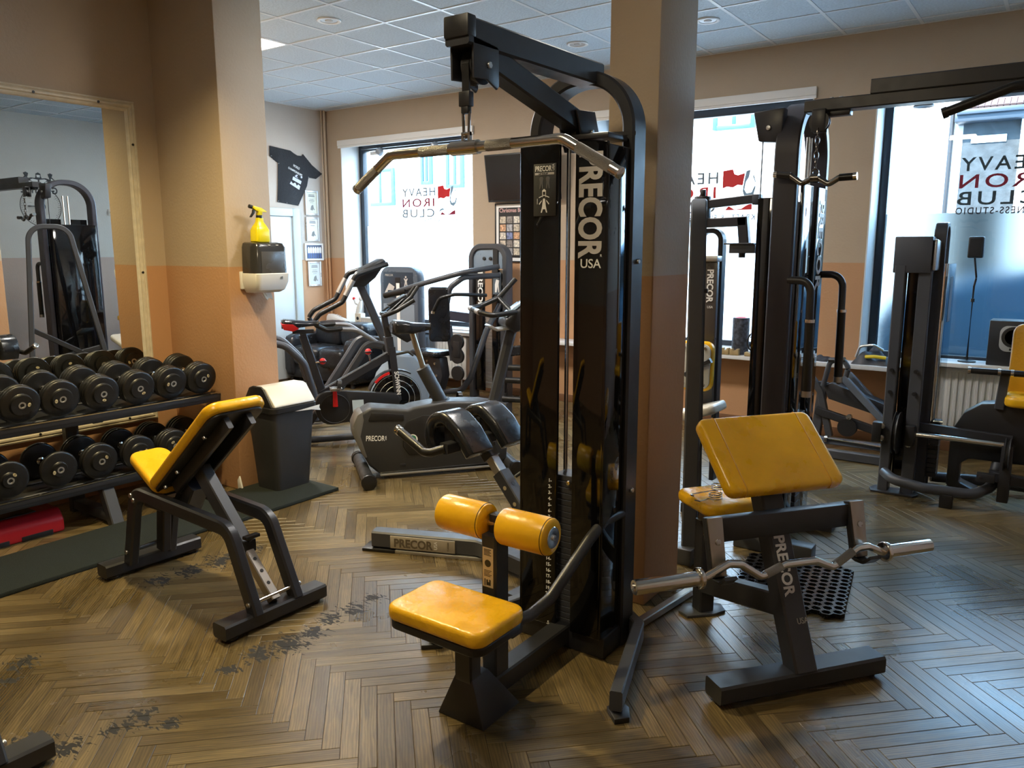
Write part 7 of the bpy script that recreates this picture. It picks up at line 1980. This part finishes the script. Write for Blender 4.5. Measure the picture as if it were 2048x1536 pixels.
# ================================================================== street outside
plaster = mat('white_facade_plaster', (0.82, 0.82, 0.80), 0.8, bump=0.1, bscale=8, var=0.03)
facbl = mat('blue_window_frame', (0.03, 0.09, 0.18), 0.4, rvar=0.05)
pane_f = mat('facade_pane', (0.55, 0.66, 0.72), 0.12, rvar=0.03)
struct(MB().box((-30, YB + 0.5, -0.2), (20, 40, -0.06)).build('street', mat('asphalt', (0.20, 0.20, 0.21), 0.85, bump=0.3, bscale=40), smooth=0))
bh = thing('house', 'bright white plastered house across the street behind the windows', 'building', (-9, 13.6, -0.06))
MB().box((-20, 13.0, -0.06), (-2.6, 14.5, 7.5)).build('wall', plaster, bh, smooth=0)
for x0, x1, z0, z1 in ((-13.2, -12.35, 2.5, 3.3), (-11.55, -11.25, 2.9, 3.9), (-10.85, -10.4, 2.8, 3.9), (-9.0, -8.2, 2.6, 3.7), (-6.9, -6.1, 2.6, 3.7), (-5.1, -4.4, 3.48, 4.6), (-3.9, -3.2, 3.48, 4.6)):
    f = MB()
    t_ = 0.07
    f.box((x0, 12.93, z0), (x0 + t_, 13.02, z1)).box((x1 - t_, 12.93, z0), (x1, 13.02, z1)).box((x0 + t_, 12.93, z1 - t_), (x1 - t_, 13.02, z1)).box((x0 + t_, 12.93, z0), (x1 - t_, 13.02, z0 + t_)).box(((x0 + x1) / 2 - 0.03, 12.94, z0 + t_), ((x0 + x1) / 2 + 0.03, 13.01, z1 - t_))
    w_ = f.build('window', facbl, bh, bevel=0.005)
    MB().box((x0 + t_, 12.97, z0 + t_), (x1 - t_, 12.985, z1 - t_)).build('pane', pane_f, w_, smooth=0)
g2 = thing('gable_house', 'grey stone house with red brown tiled roof seen through the right window', 'building', (-0.6, 12.4, -0.06))
stone = mat('grey_stone_wall', (0.035, 0.042, 0.045), 0.9, bump=0.8, bscale=14, var=0.35, vscale=9)
MB().box((-1.34, 12.0, -0.06), (-0.70, 13.5, 3.18)).build('wall', stone, g2, smooth=0)
MB().box((-2.55, 12.1, -0.06), (-1.34, 13.5, 5.5)).box((-0.70, 11.9, -0.06), (1.6, 13.5, 3.18)).build('plaster_wall', plaster, g2, smooth=0)
roofm = mat('roof_tile', (0.075, 0.038, 0.030), 0.8, var=0.3, vscale=7, bump=0.3, bscale=20)
MB().box((-1.42, 11.75, 3.14), (-0.66, 12.1, 3.24)).box((-1.40, 11.70, 3.22), (-0.66, 12.1, 3.28)).build('eave', mat('eave_grey_blue', (0.02, 0.032, 0.045), 0.5, rvar=0.05), g2, bevel=0.006)
tmesh = None
for r_ in range(6):
    for c_ in range(11):
        if tmesh is None:
            tmesh = MB().sweep([(0, 0, 0), (0, 0.15, 0.10)], [(0.032, 0.0), (0.025, 0.018), (0.0, 0.028), (-0.025, 0.018), (-0.032, 0.0), (-0.02, -0.008), (0.02, -0.008)], (1, 0, 0)).mesh('shingle', roofm, 50)
        o = bpy.data.objects.new('shingle', tmesh)
        o.location = (-1.34 + c_ * 0.068 + (0.034 if r_ % 2 else 0), 11.72 + r_ * 0.135, 3.30 + r_ * 0.088)
        COL.objects.link(o); o.parent = g2; o.matrix_parent_inverse = wmat(g2).inverted()
MB().box((-1.40, 11.74, 3.26), (-0.60, 13.5, 3.29)).prism([(11.74, 3.28), (13.3, 4.30), (13.3, 3.28)], -1.40, -0.60, frame((0, 0, 0), (0, 1, 0), (0, 0, 1))).build('roof', roofm, g2, smooth=0)
MB().box((-1.24, 11.98, 2.89), (-0.85, 12.0, 2.98)).build('sign_board', white, g2, bevel=0.003)
MB().cyl((-1.48, 12.05, 0), (-1.48, 12.05, 3.3), 0.03, 10).build('downpipe', letter_k, g2)

t = thing('added_van', 'made-up blue van, added to colour the frosted right window', 'van', (0.9, 9.6, -0.06))  # invented van, gives the blurred blue gradient seen through the film
vb = mat('van_blue_paint', (0.11, 0.21, 0.31), 0.4, coat=0.2, rvar=0.05)
MB().prism([(-1.6, 0.25), (3.4, 0.25), (3.4, 2.05), (0.35, 2.05), (-0.30, 1.38), (-1.45, 1.08), (-1.6, 0.8)], -10.4, -8.8, frame((0, 0, 0), (1, 0, 0), (0, 0, 1))).build('van_body', vb, t, bevel=0.06, seg=3)
MB().prism([(-0.05, 1.42), (0.45, 1.92), (1.3, 1.92), (1.3, 1.42)], -8.80, -8.785, frame((0, 0, 0), (1, 0, 0), (0, 0, 1))).build('side_window', gloss, t, smooth=0)
for x in (-0.95, 2.4):
    for y_ in (8.85, 10.35):
        MB().cyl((x, y_ - 0.1, 0.25), (x, y_ + 0.1, 0.25), 0.31, 24).build('wheel', rubber, t, bevel=0.03)
